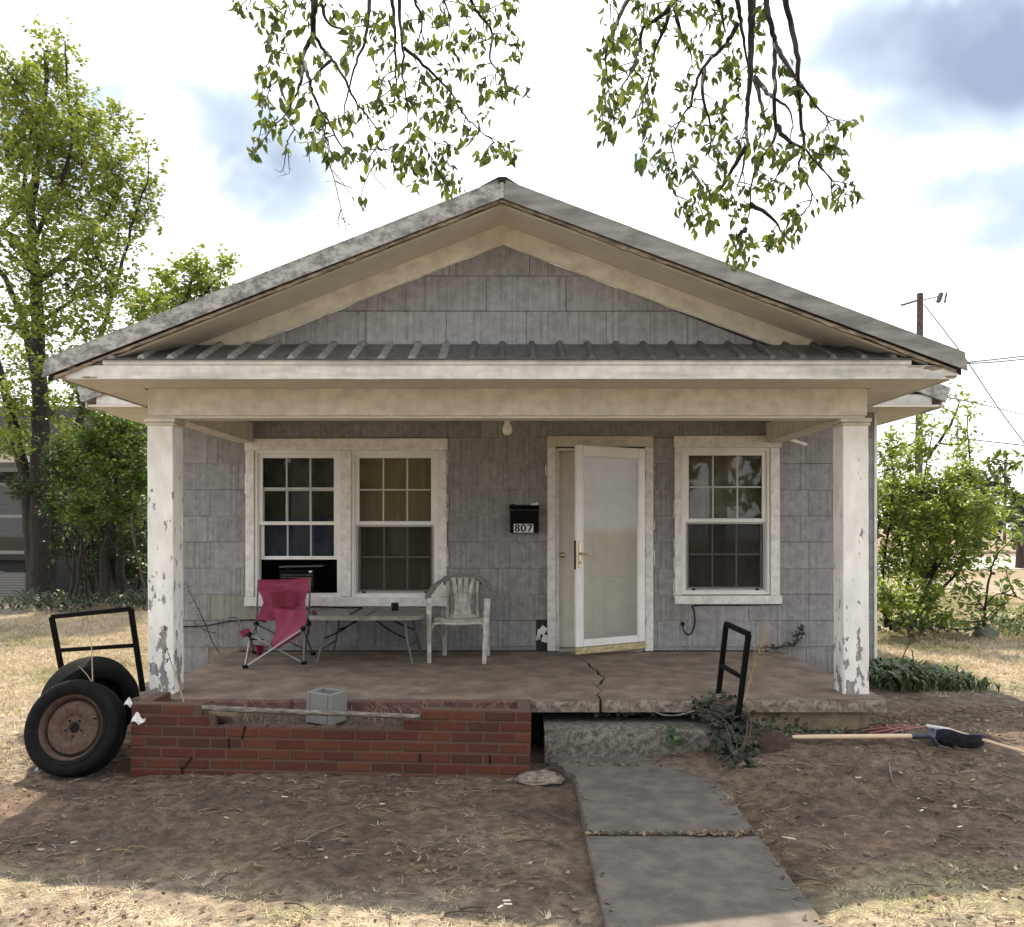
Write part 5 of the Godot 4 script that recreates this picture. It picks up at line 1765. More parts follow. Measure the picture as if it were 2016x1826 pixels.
# ---------- plants
const LEFT_BOUGH := "150,30 190,60 290,60 330,50 370,130 290,130 440,30 460,80 550,50 540,170 320,260 380,310 350,350 400,240 280,430 330,450 420,470 500,390 480,330 290,560 310,610 420,620 500,520 540,560 460,660 270,740 340,740 370,750 450,740 500,800 440,860 260,840 215,910 620,370 660,350 640,470 740,100 730,40 800,170 850,230 800,290 780,350 880,100 630,660 660,730 690,900 640,850 600,830 560,860 700,920 770,930 840,960 770,770 740,720 850,690 800,700 900,640 980,250 980,300 1010,150 1030,100 970,160 1010,420 980,510 1030,490 980,600 990,650 1010,740 940,800 850,880 920,950 990,970 1060,640 1070,560 1110,540 1100,380 1160,120 1170,240 1220,300 1260,70 1270,240 1340,220 1290,320 1380,90 1400,150 1420,210 1340,70 1400,270 1410,430 1230,460 1200,580 1170,630 1310,580 1320,500 1280,680 1260,590 1390,520 1400,600 1440,620 1380,700 1410,710 1340,730 1180,770 1220,800 1160,850 1170,920 1100,900 1240,860 1210,950 1080,940 1130,1000 1190,1030 1240,1060 1220,1090 1330,1010 1310,1030 1360,900 1370,960 1090,1030 1240,970 1380,1100 1410,1130 1450,1050 1460,1110 1430,880 1520,850 1490,790 1550,770 1600,950 1620,930 1700,890 1740,880 1780,910 1740,920 1480,20 1500,50 1590,20 1640,60 1680,110 1760,40 1800,20 1740,140 1800,230 1820,280 1800,350 1640,240 1700,230 1590,290 1570,210 1540,200 1480,280 1450,300 1510,430 1560,450 1610,480 1690,450 1700,550 1750,500 1640,570 1640,670 1850,540 870,1220"
const LEFT_LIMBS := ["600,-200 600,0 590,120 590,210 545,290 530,370 525,480 490,560 430,680 330,790", "590,210 660,310 720,380 790,490 830,590 900,680 960,760 1020,900", "530,370 560,460 580,540 620,640 690,750 750,870 800,920", "690,370 620,440 580,500", "640,30 680,140 780,180 840,230", "1110,-250 1110,0 1115,120 1130,260 1130,420 1150,600 1170,760", "1140,290 1230,370 1330,460 1420,560 1490,680 1570,760 1680,860", "930,-100 930,0 920,120 900,250 850,380 800,560 780,700", "1070,-100 1070,0 1080,120 1090,350 1090,500 1075,700", "1500,-150 1540,0 1600,100 1670,200 1660,350 1720,450 1780,530", "1180,-100 1200,0 1250,120 1210,300", "300,-150 320,0 370,60 440,120", "1340,-100 1380,0 1420,120", "1700,-120 1740,0 1760,60"]
const LEFT_BARE := ["690,900 680,950 720,1090 760,1260 800,1420", "690,1010 760,1090 830,1190", "910,960 960,1060 1020,1130 1080,1180", "430,880 415,1000 395,1040", "440,900 445,990 447,1045", "1020,900 1070,980 1100,1090", "560,860 570,980", "760,1260 740,1330 745,1380", "760,1310 790,1340 815,1355", "720,1090 770,1115 830,1132"]
const RIGHT_BOUGH := "370,20 370,130 350,190 420,200 290,310 330,310 340,420 340,470 380,330 400,260 430,260 490,160 540,20 580,60 620,30 600,120 560,110 660,150 690,200 640,240 540,230 520,260 480,250 600,300 570,340 530,390 600,380 620,450 560,480 620,500 480,500 440,560 390,570 350,540 340,600 310,680 350,650 390,600 440,630 430,710 360,750 350,810 380,800 320,740 540,750 530,540 590,600 600,660 560,670 580,610 770,40 830,60 790,20 900,100 940,20 800,210 900,245 900,310 920,340 820,480 780,510 850,520 840,590 790,640 1000,60 1020,140 1090,50 1100,100 1040,230 1110,300 1080,340 1070,390 1120,420 1130,490 1150,560 970,470 1270,60 1270,130 1260,250 1250,430 1400,410 1420,530 1510,540 1570,600 1310,660 1260,780 1270,720 1230,840 1020,620 1000,670 930,660 910,770 880,800 960,760 1060,770 1040,810 790,800 700,810 590,830 560,900 540,960 660,940 700,960 640,1000 720,1090 740,1060 790,1030 870,940 850,1020 880,1060 1000,890 1040,900 1050,1000 1030,940 1100,1060 1160,890 1130,870 1240,930 1340,910 1280,1000 1380,950 1410,970 1460,880 1500,890 1560,840 1620,820 1710,850 1570,950 1600,920 1630,890 1800,770 1840,750 1750,930 1780,990 1730,900 1540,1030 1510,1030 1350,1090 900,1140 940,1110 1010,1140 1060,1120 1050,1190 1100,1180 960,1180 1180,1130 800,1250 850,1260 900,1220 930,1230 870,1280 930,1300 980,1350 860,1360 1280,1150 1340,1170 1310,1140 1170,1220 1140,1290 1450,1140 1630,1230 1720,1250 1730,1140 1780,1170 1810,1110 1840,1180 1740,1200 1440,1330 1470,1320 1520,1310 1450,1260 1340,1430 1330,1470 1380,1470 1440,1420 1480,1420 1440,1450 1100,1400 1170,1430 1110,1490 1140,1480 1190,1490 1110,1540 1210,1570 1150,1580"
const RIGHT_LIMBS := ["1225,-250 1220,0 1220,150 1215,300 1210,480 1200,620 1190,750 1190,880 1160,1030 1130,1150", "1120,-200 1130,0 1150,120 1170,230 1190,380 1205,480", "1130,150 1080,240 1000,330 920,420 870,540 850,640 800,700 740,850 750,930", "1310,-200 1310,0 1330,140 1360,260 1360,420 1355,580 1365,760 1350,860 1270,970 1230,1050 1210,1230 1180,1380", "1390,-200 1420,0 1460,150 1490,320 1500,500 1515,740 1540,880 1500,1020 1580,1170 1540,1280", "1360,260 1420,370 1500,490 1600,620 1700,760", "1240,470 1300,550 1355,590 1440,660 1470,760", "800,-150 740,20 640,120 560,170 540,300 480,450 430,560", "760,60 790,180 840,280 870,420", "930,420 920,560 970,760 960,940", "1240,480 1280,650 1330,800", "520,-100 470,0 400,150 340,300 350,480", "1210,1230 1360,1330 1400,1430", "1370,760 1440,850 1540,900 1700,1090", "980,-100 1020,20 1050,140 1060,200", "720,30 700,150 640,300 600,450 560,600", "1190,880 1100,1020 1050,1120 960,1200", "1180,1380 1140,1420 1130,1470"]

func pts2(s: String) -> Array:
	var r := []
	for q in s.split(" "):
		var a := q.split(",")
		r.append(Vector2(float(a[0]), float(a[1])))
	return r

func bough_depth(x: float, y: float, ox: float) -> float:
	return 4.75 + 0.5 * fbm.get_noise_2d((x + ox) * 0.006, y * 0.004) + 0.25 * sin((x + ox) * 0.004)

func bough(tree: Node3D, ox: float, clusters: String, limbs: Array, bare: Array, radii: float, leaves: Array) -> Array:
	var nodes := []
	var tops := []
	for k in limbs.size():
		var pts := []
		for p in pts2(limbs[k]):
			pts.append(cr(ox, 0, 2.88, p.x, p.y, bough_depth(p.x, p.y, ox)))
		var line := smooth_line(pts, 4)
		for q in range(1, line.size() - 1):
			line[q] += Vector3(fine.get_noise_2d(q * 1.7, k), fine.get_noise_2d(q * 1.7, k + 9.0), 0) * 0.010
		var r0: float = radii * (1.0 if k in [0] else 0.62 if pts2(limbs[k])[0].y < 0 else 0.5)
		var rad := taper(r0, 0.0026, line.size())
		for q in rad.size():
			rad[q] = lerpf(r0, 0.0026, pow(float(q) / (rad.size() - 1), 0.75))
		put(MB.new().tube(line, rad, 6), "branch", M.bark, tree)
		nodes.append_array(line.slice(2))
		if pts2(limbs[k])[0].y < 0:
			tops.append([line[0], r0])
	var tw := MB.new()
	for b in bare:
		var pts := []
		for p in pts2(b):
			pts.append(cr(ox, 0, 2.88, p.x, p.y, bough_depth(p.x, p.y, ox)))
		var line := smooth_line(pts, 3)
		tw.tube(line, taper(0.0030, 0.0014, line.size()), 4)
		for q in range(2, line.size(), 2):
			var d := Vector3(rr(-1, 1), rr(-0.6, 0.3), rr(-1, 1)) * 0.05
			tw.tube([line[q], line[q] + d], 0.0012, 4)
	for c in pts2(clusters):
		var p := cr(ox, 0, 2.88, c.x + rr(-9, 9), c.y + rr(-9, 9), bough_depth(c.x, c.y, ox) + rr(-0.10, 0.10))
		var best := Vector3.ZERO
		var bd := 1e9
		for q in nodes:
			var v: Vector3 = q
			var dd := v.distance_to(p) + (0.5 if v.y < p.y + 0.02 else 0.0)
			if dd < bd:
				bd = dd
				best = v
		var line := curve(best, p, Vector3(rr(-0.05, 0.05), rr(-0.02, 0.06), rr(-0.05, 0.05)) * minf(1.0, bd * 2.0), 5)
		tw.tube(line, taper(0.0042, 0.0017, line.size()), 4)
		nodes.append(p)
		nodes.append(line[3])
		if bd > 0.15:
			for q in 2:
				var s: Vector3 = line[1 + q * 2]
				tw.tube([s, s + Vector3(rr(-1, 1), rr(-1, 0.2), rr(-1, 1)) * 0.07], 0.0012, 4)
		# leaves of this year's shoot, hanging and turned about
		var n := rng.randi_range(5, 9)
		for k in n:
			var o := p + Vector3(rr(-1, 1), rr(-0.8, 0.9), rr(-1, 1)) * 0.034
			var dir := Vector3(rr(-0.7, 0.7), rr(-1.7, -0.05), rr(-0.7, 0.7)).normalized()
			var b := toward(dir, Vector3(rr(-1, 1), rr(-0.3, 1), rr(-1, 1)))
			var s := rr(0.62, 1.2)
			var g := rr(0.0, 1.0)
			var col := Color(0.055, 0.095, 0.018).lerp(Color(0.24, 0.29, 0.045), g * g)
			leaves.append([Transform3D(b.scaled(Vector3(s, s, s)), o), col])
		if bd > 0.1:
			for k in rng.randi_range(1, 3):
				var o: Vector3 = line[rng.randi_range(2, 4)]
				var b := toward(Vector3(rr(-0.8, 0.8), rr(-1.3, 0.2), rr(-0.8, 0.8)), Vector3(rr(-1, 1), rr(-0.3, 1), rr(-1, 1)))
				var s := rr(0.5, 1.0)
				leaves.append([Transform3D(b.scaled(Vector3(s, s, s)), o), Color(0.05, 0.09, 0.02)])
	put(tw, "small_twigs", M.twig, tree)
	(tree.get_child(tree.get_child_count() - 1)).set_meta("kind", "stuff")
	return tops

func shade_tree() -> void:
	var tree := thing("shade_tree", "big shade tree whose leafy boughs hang into the top of the picture", "tree")
	var trunk_top := Vector3(0.9, 5.6, 11.2)
	var tp := smooth_line([Vector3(1.3, -0.1, 11.6), Vector3(1.25, 0.5, 11.6), Vector3(1.1, 2.5, 11.5), trunk_top, Vector3(0.8, 9.0, 11.3)], 4)
	put(MB.new().tube(tp, taper(0.36, 0.16, tp.size()), 14), "trunk", M.bark, tree)
	var leaves := []
	var la := bough(tree, 450, LEFT_BOUGH, LEFT_LIMBS, LEFT_BARE, 0.021, leaves)
	var ra := bough(tree, 1150, RIGHT_BOUGH, RIGHT_LIMBS, [], 0.030, leaves)
	for g in [[la, Vector3(-1.0, 6.4, 3.4)], [ra, Vector3(1.5, 6.2, 3.6)]]:
		var lim := smooth_line([trunk_top, trunk_top.lerp(g[1], 0.5) + Vector3(0, 1.6, 0), g[1] + Vector3(0, 0.3, 0.8), g[1]], 5)
		put(MB.new().tube(lim, taper(0.14, 0.05, lim.size()), 10), "limb", M.bark, tree)
		for t in g[0]:
			var c := smooth_line([lim[-3], (lim[-1] as Vector3).lerp(t[0], 0.45) + Vector3(0, 0.25, 0), t[0]], 4)
			put(MB.new().tube(c, taper(0.035, t[1], c.size()), 7), "branch", M.bark, tree)
	# the largest leaves in the picture one by one, the rest as one mass
	var eye := Vector3(0, EYE, 7.13)
	var shapes := [leaf_mesh(0.055, 0.033, 0.5, 0.35), leaf_mesh(0.050, 0.027, 0.6, 0.6), leaf_mesh(0.060, 0.030, 0.8, 0.2)]
	leaves.sort_custom(func(a, b):
		return (a[0] as Transform3D).basis.x.length() / (a[0] as Transform3D).origin.distance_to(eye) > (b[0] as Transform3D).basis.x.length() / (b[0] as Transform3D).origin.distance_to(eye))
	var lms := []
	for k in 6:
		var m := (M.leaf as StandardMaterial3D).duplicate() as StandardMaterial3D
		m.vertex_color_use_as_albedo = false
		m.resource_name = "big_leaf_%d" % k
		var c := Color(0.055, 0.095, 0.018).lerp(Color(0.24, 0.29, 0.045), k * k / 25.0)
		m.albedo_color = lin(c.r, c.g, c.b)
		lms.append(m)
	for k in mini(300, leaves.size()):
		var o := put(shapes[k % 3], "leaf", lms[rng.randi() % 6], tree)
		o.transform = leaves[k][0]
	for s in 3:
		var xs := []
		var cs := []
		for k in range(300, leaves.size()):
			if k % 3 == s:
				xs.append(leaves[k][0])
				cs.append(leaves[k][1])
		scatter("leaves", shapes[s], M.leaf, xs, cs, tree)
	# the crown above and behind the lens
	var xs := []
	var cs := []
	for k in 5000:
		var a := rr(0, TAU)
		var d := Vector3(cos(a) * rr(0, 5.5), rr(-2.2, 3.5), sin(a) * rr(0, 4.5))
		var p := Vector3(0.6, 9.0, 11.5) + d
		if p.z < 6.0 and p.y < 6.5:
			continue
		xs.append(Transform3D(rand_basis().scaled(Vector3.ONE * rr(1.5, 2.6)), p))
		cs.append(Color(0.06, 0.10, 0.022) * rr(0.7, 1.4))
	scatter("crown", shapes[0], M.leaf, xs, cs, tree)

# crown made of leafy shoots inside measured clumps: each clump is (px, py, radius in px) at depth d
func crown(tree: Node3D, clumps: Array, d: float, spread: float, per: float, leaf: Mesh, c0: Color, c1: Color, limbs: Array, twig_m: Material, shoot := 0.42, up := 0.5) -> void:
	var xs := []
	var cs := []
	var mb := MB.new()
	for c in clumps:
		var dd := d + rr(-spread, spread)
		var ce := at(c[0], c[1], dd)
		var r: float = c[2] * dd / F * 0.85
		var best: Vector3 = ce
		var bd := 1e9
		for q in limbs:
			var v: Vector3 = q
			var e := v.distance_to(ce) + maxf(0.0, v.y - ce.y) * 1.5
			if e < bd:
				bd = e
				best = v
		if bd < 6.0:
			var l := curve(best, ce, Vector3(rr(-0.15, 0.15), -0.12 * bd, rr(-0.15, 0.15)) * 0.5, 5)
			mb.tube(l, taper(clampf(0.012 * bd + 0.008, 0.01, 0.05), 0.006, l.size()), 5)
		var n := maxi(3, int(per * c[2] * c[2] / 900.0))
		for k in n:
			var o := ce + Vector3(rr(-1, 1), rr(-1, 1), rr(-1, 1)).normalized() * pow(rng.randf(), 0.5) * r * Vector3(1, 1, 1.15)
			var dir := ((o - ce).normalized() * 0.8 + Vector3(rr(-1, 1), rr(-0.5, 1) + up, rr(-1, 1))).normalized()
			var len_ := shoot * rr(0.5, 1.2)
			if k % 3 == 0:
				mb.tube([ce.lerp(o, 0.2), o, o + dir * len_], [0.006, 0.004, 0.002], 4)
			var tone := clampf(rr(0, 1) * 0.6 + 0.4 * rng.randf(), 0, 1)
			for q in 9:
				var u := (q + rr(0, 1)) / 9.0
				var p := o + dir * len_ * u
				var side := Vector3(rr(-1, 1), rr(-0.5, 0.6), rr(-1, 1)).normalized()
				var b := toward((side + dir * 0.5).normalized(), Vector3(rr(-0.6, 0.6), 1, rr(-0.6, 0.6)))
				var s := rr(0.7, 1.25) * (1.1 - u * 0.35)
				xs.append(Transform3D(b.scaled(Vector3(s, s, s)), p + side * 0.02))
				cs.append(c0.lerp(c1, clampf(tone + rr(-0.2, 0.2), 0, 1)))
	var t := put(mb, "small_branches", twig_m, tree)
	t.set_meta("kind", "stuff")
	scatter("crown", leaf, M.leaf, xs, cs, tree)

func limb_tube(tree: Node3D, px: Array, d: float, r0: float, r1: float, m: Material, called: String, nodes: Array, wob := 0.06) -> void:
	var pts := []
	for k in px.size():
		pts.append(at(px[k][0], px[k][1], d + (px[k][2] if px[k].size() > 2 else 0.0)))
	var line := smooth_line(pts, 4)
	for k in range(1, line.size() - 1):
		line[k] += Vector3(fine.get_noise_2d(k * 0.9, pts[0].x * 3.0), 0, fine.get_noise_2d(k * 0.9, pts[0].x * 5.0)) * wob
	put(MB.new().tube(line, taper(r0, r1, line.size()), 9), called, m, tree)
	nodes.append_array(line)

func plants() -> void:
	shade_tree()
	grass()
	ivy()
	weeds()
	# tall tree left of the house
	var t := thing("yard_tree", "tall leafy tree with several dark stems left of the house", "tree")
	var nd := []
	limb_tube(t, [[84, 1185], [80, 1100], [78, 950], [80, 850], [76, 740], [74, 640], [68, 540], [60, 420], [75, 300], [90, 190], [88, 100]], 20.0, 0.24, 0.03, M.bark, "trunk", nd)
	limb_tube(t, [[78, 1180], [60, 1050], [50, 950], [30, 860], [12, 780], [-10, 700]], 20.0, 0.17, 0.08, M.bark, "trunk", nd)
	limb_tube(t, [[92, 1185], [105, 1080], [125, 990], [140, 930], [150, 860], [165, 800], [190, 700], [215, 600], [250, 480], [280, 380]], 20.2, 0.14, 0.02, M.bark, "trunk", nd)
	limb_tube(t, [[75, 745], [58, 690], [40, 620], [15, 560], [-10, 520]], 20.0, 0.10, 0.05, M.bark, "limb", nd)
	limb_tube(t, [[70, 560], [110, 530], [160, 480], [210, 420], [240, 330]], 20.0, 0.07, 0.02, M.bark, "limb", nd)
	limb_tube(t, [[68, 540], [30, 470], [0, 455], [30, 420], [45, 360], [60, 250], [30, 180]], 20.0, 0.09, 0.02, M.bark, "limb", nd)
	limb_tube(t, [[76, 640], [130, 600], [190, 560], [240, 540]], 20.0, 0.05, 0.015, M.bark, "limb", nd)
	limb_tube(t, [[66, 480], [110, 380], [140, 280], [130, 150], [128, 80]], 19.8, 0.06, 0.012, M.bark, "limb", nd)
	var cl := [[85, 78, 18], [128, 83, 20], [150, 120, 12], [40, 170, 50], [100, 150, 48], [10, 200, 45], [150, 195, 28], [60, 240, 55], [120, 250, 55], [175, 262, 45], [215, 228, 24], [238, 250, 24], [20, 300, 60], [90, 320, 66], [160, 330, 66], [220, 335, 46], [262, 312, 22], [290, 300, 16], [308, 345, 11], [285, 370, 34], [230, 400, 58], [150, 420, 68], [70, 420, 60], [20, 400, 50], [285, 430, 26], [298, 450, 16], [250, 475, 40], [180, 490, 58], [100, 500, 58], [30, 500, 50], [60, 570, 52], [140, 570, 52], [205, 560, 44], [245, 575, 28], [30, 640, 46], [110, 650, 46], [180, 640, 46], [40, 720, 50], [110, 730, 44], [170, 720, 40], [30, 800, 46], [110, 810, 46], [60, 870, 40], [20, 880, 36], [140, 880, 30], [70, 950, 22], [100, 985, 18]]
	crown(t, cl, 20.0, 1.4, 27.0, small_leaf(0.115, 0.088), Color(0.14, 0.195, 0.03), Color(0.34, 0.39, 0.08), nd, M.bark, 0.40)
	# young trees under it
	for q in [[[[200, 1175], [205, 1080], [230, 1000], [225, 900], [250, 830]], [[215, 860, 42], [262, 860, 30], [185, 900, 42], [240, 915, 45], [270, 955, 30], [205, 975, 45], [150, 950, 34], [225, 815, 30], [180, 790, 36], [270, 900, 24], [130, 900, 34], [165, 1010, 40], [250, 1010, 34]], 17.0, 0.055, "leafy young tree behind the left porch post", Color(0.15, 0.24, 0.04)], [[[240, 1170], [235, 1100], [262, 1030], [250, 960], [280, 900]], [[250, 1010, 34], [215, 1050, 34], [272, 1080, 28], [290, 1010, 26], [180, 1040, 30], [275, 790, 26], [230, 1110, 30], [270, 1130, 26], [190, 1130, 28]], 18.2, 0.10, "dark leaning sapling between the yard tree and the house", Color(0.07, 0.12, 0.03)], [[[165, 1175], [160, 1100], [172, 1020], [168, 940]], [[150, 1020, 30], [180, 985, 28], [130, 1080, 26], [190, 1100, 26], [110, 930, 30], [120, 1010, 28], [40, 970, 24]], 18.6, 0.06, "thin dark sapling close to the stems of the yard tree", Color(0.06, 0.10, 0.025)]]:
		var y := thing("young_tree", q[4], "tree")
		var n2 := []
		limb_tube(y, q[0], q[2], q[3], 0.015, M.bark, "trunk", n2, 0.05)
		limb_tube(y, [q[0][1], [q[0][1][0] + 30, q[0][1][1] - 60], [q[0][2][0] + 50, q[0][2][1] - 50]], q[2], q[3] * 0.5, 0.01, M.bark, "limb", n2, 0.05)
		limb_tube(y, [q[0][0], [q[0][1][0] - 25, q[0][1][1] + 10], [q[0][2][0] - 50, q[0][2][1] - 10]], q[2], q[3] * 0.5, 0.01, M.bark, "limb", n2, 0.05)
		for k in 5:
			var sx: float = q[0][0][0] + rr(-70, 60)
			limb_tube(y, [[sx, 1176], [sx + rr(-14, 14), 1090], [sx + rr(-30, 30), rr(960, 1040)]], q[2] + rr(0.0, 1.0), rr(0.018, 0.04), 0.01, M.bark, "stem", n2, 0.05)
		crown(y, q[1], q[2], 0.8, 62.0, small_leaf(0.10, 0.075), q[5] * 0.35, q[5] * 1.15, n2, M.bark, 0.35)
	# tree that shows above the roof
	t = thing("rear_tree", "bright green tree rising above the left slope of the porch roof", "tree")
	nd = []
	limb_tube(t, [[330, 1150], [335, 900], [340, 700], [350, 620], [385, 540]], 24.0, 0.16, 0.03, M.bark, "trunk", nd)
	limb_tube(t, [[340, 700], [300, 640], [270, 620]], 24.0, 0.06, 0.02, M.bark, "limb", nd)
	limb_tube(t, [[345, 660], [390, 590], [435, 545]], 24.0, 0.06, 0.02, M.bark, "limb", nd)
	crown(t, [[290, 605, 34], [335, 575, 36], [392, 548, 36], [428, 540, 26], [442, 522, 16], [386, 500, 8], [376, 530, 12], [325, 545, 14], [278, 640, 28], [320, 620, 38], [372, 595, 40], [420, 570, 30], [300, 545, 10], [265, 600, 22], [350, 530, 14]], 24.0, 0.9, 34.0, small_leaf(0.14, 0.11), Color(0.14, 0.21, 0.03), Color(0.31, 0.38, 0.07), nd, M.bark, 0.45)
	# big shrub right of the house
	t = thing("shrub", "broad bright green shrub in the sun right of the house", "shrub")
	nd = []
	for q in [[[1745, 1235], [1742, 1120], [1755, 1000], [1760, 880]], [[1770, 1240], [1790, 1130], [1810, 1010], [1835, 860]], [[1800, 1240], [1830, 1150], [1880, 1050], [1910, 960], [1905, 820]], [[1790, 1240], [1850, 1170], [1900, 1110], [1935, 1090]], [[1755, 1240], [1728, 1150], [1725, 1000]], [[1815, 1160], [1860, 1080], [1950, 1010]], [[1830, 900], [1870, 840], [1890, 790]]]:
		limb_tube(t, q, 13.2, 0.028, 0.008, M.bark, "stem", nd, 0.05)
	var big := leaf_mesh(0.115, 0.06, 0.3, 0.3)
	crown(t, [[1740, 930, 26], [1755, 880, 28], [1795, 905, 32], [1825, 855, 18], [1868, 822, 14], [1905, 812, 11], [1880, 770, 9], [1905, 865, 16], [1890, 905, 22], [1778, 980, 50], [1845, 975, 48], [1898, 955, 36], [1735, 1030, 36], [1815, 1045, 60], [1885, 1030, 52], [1945, 1000, 32], [1965, 1025, 20], [1745, 1110, 40], [1815, 1125, 52], [1875, 1105, 44], [1755, 1185, 36], [1820, 1190, 32], [1930, 1060, 24], [1730, 960, 24], [1725, 1180, 20], [1790, 1215, 26]], 13.2, 0.9, 38.0, leaf_mesh(0.095, 0.05, 0.35, 0.3), Color(0.15, 0.22, 0.035), Color(0.34, 0.42, 0.085), nd, M.bark_pale, 0.28, 0.3)
	# sapling at the far right
	t = thing("sapling", "thin dark-stemmed sapling with sparse leaves right of the broad shrub", "sapling")
	nd = []
	limb_tube(t, [[1938, 1232], [1942, 1180], [1950, 1130], [1962, 1095], [1990, 1065]], 12.6, 0.020, 0.006, M.bark, "stem", nd, 0.02)
	limb_tube(t, [[1942, 1190], [1965, 1170], [2000, 1175], [2030, 1190]], 12.6, 0.010, 0.004, M.bark, "limb", nd, 0.02)
	limb_tube(t, [[1940, 1200], [1900, 1150], [1870, 1120]], 12.6, 0.010, 0.004, M.bark, "limb", nd, 0.02)
	limb_tube(t, [[1938, 1225], [1960, 1200], [1985, 1185]], 12.6, 0.008, 0.004, M.bark, "limb", nd, 0.02)
	crown(t, [[1990, 1062, 18], [1965, 1085, 16], [1935, 1120, 18], [1980, 1120, 14], [1900, 1150, 18], [1885, 1185, 20], [1920, 1195, 20], [1970, 1165, 16], [1995, 1175, 16], [2015, 1190, 16], [1960, 1205, 18], [1915, 1225, 20], [1870, 1220, 24], [1990, 1150, 12], [2010, 1060, 10], [1850, 1235, 20]], 12.6, 0.45, 10.0, big, Color(0.13, 0.20, 0.035), Color(0.28, 0.36, 0.08), nd, M.bark, 0.2, 0.2)
	# twig reaching in at the right edge
	t = thing("low_branch", "leafy branch tip reaching in at the right edge above the far trees", "branch")
	nd = []
	limb_tube(t, [[2060, 860], [2020, 905], [1985, 912], [1950, 908]], 11.5, 0.008, 0.003, M.bark, "stem", nd, 0.01)
	limb_tube(t, [[2060, 930], [2020, 975], [2000, 985]], 11.5, 0.007, 0.003, M.bark, "stem", nd, 0.01)
	limb_tube(t, [[2060, 860], [2090, 1000], [2110, 1240]], 11.5, 0.02, 0.009, M.bark, "stem", nd, 0.01)
	crown(t, [[1955, 908, 6], [1985, 912, 6], [2010, 908, 7], [2005, 980, 8], [1975, 935, 5]], 11.5, 0.1, 12.0, big, Color(0.10, 0.17, 0.03), Color(0.2, 0.27, 0.06), nd, M.bark, 0.12, 0.0)

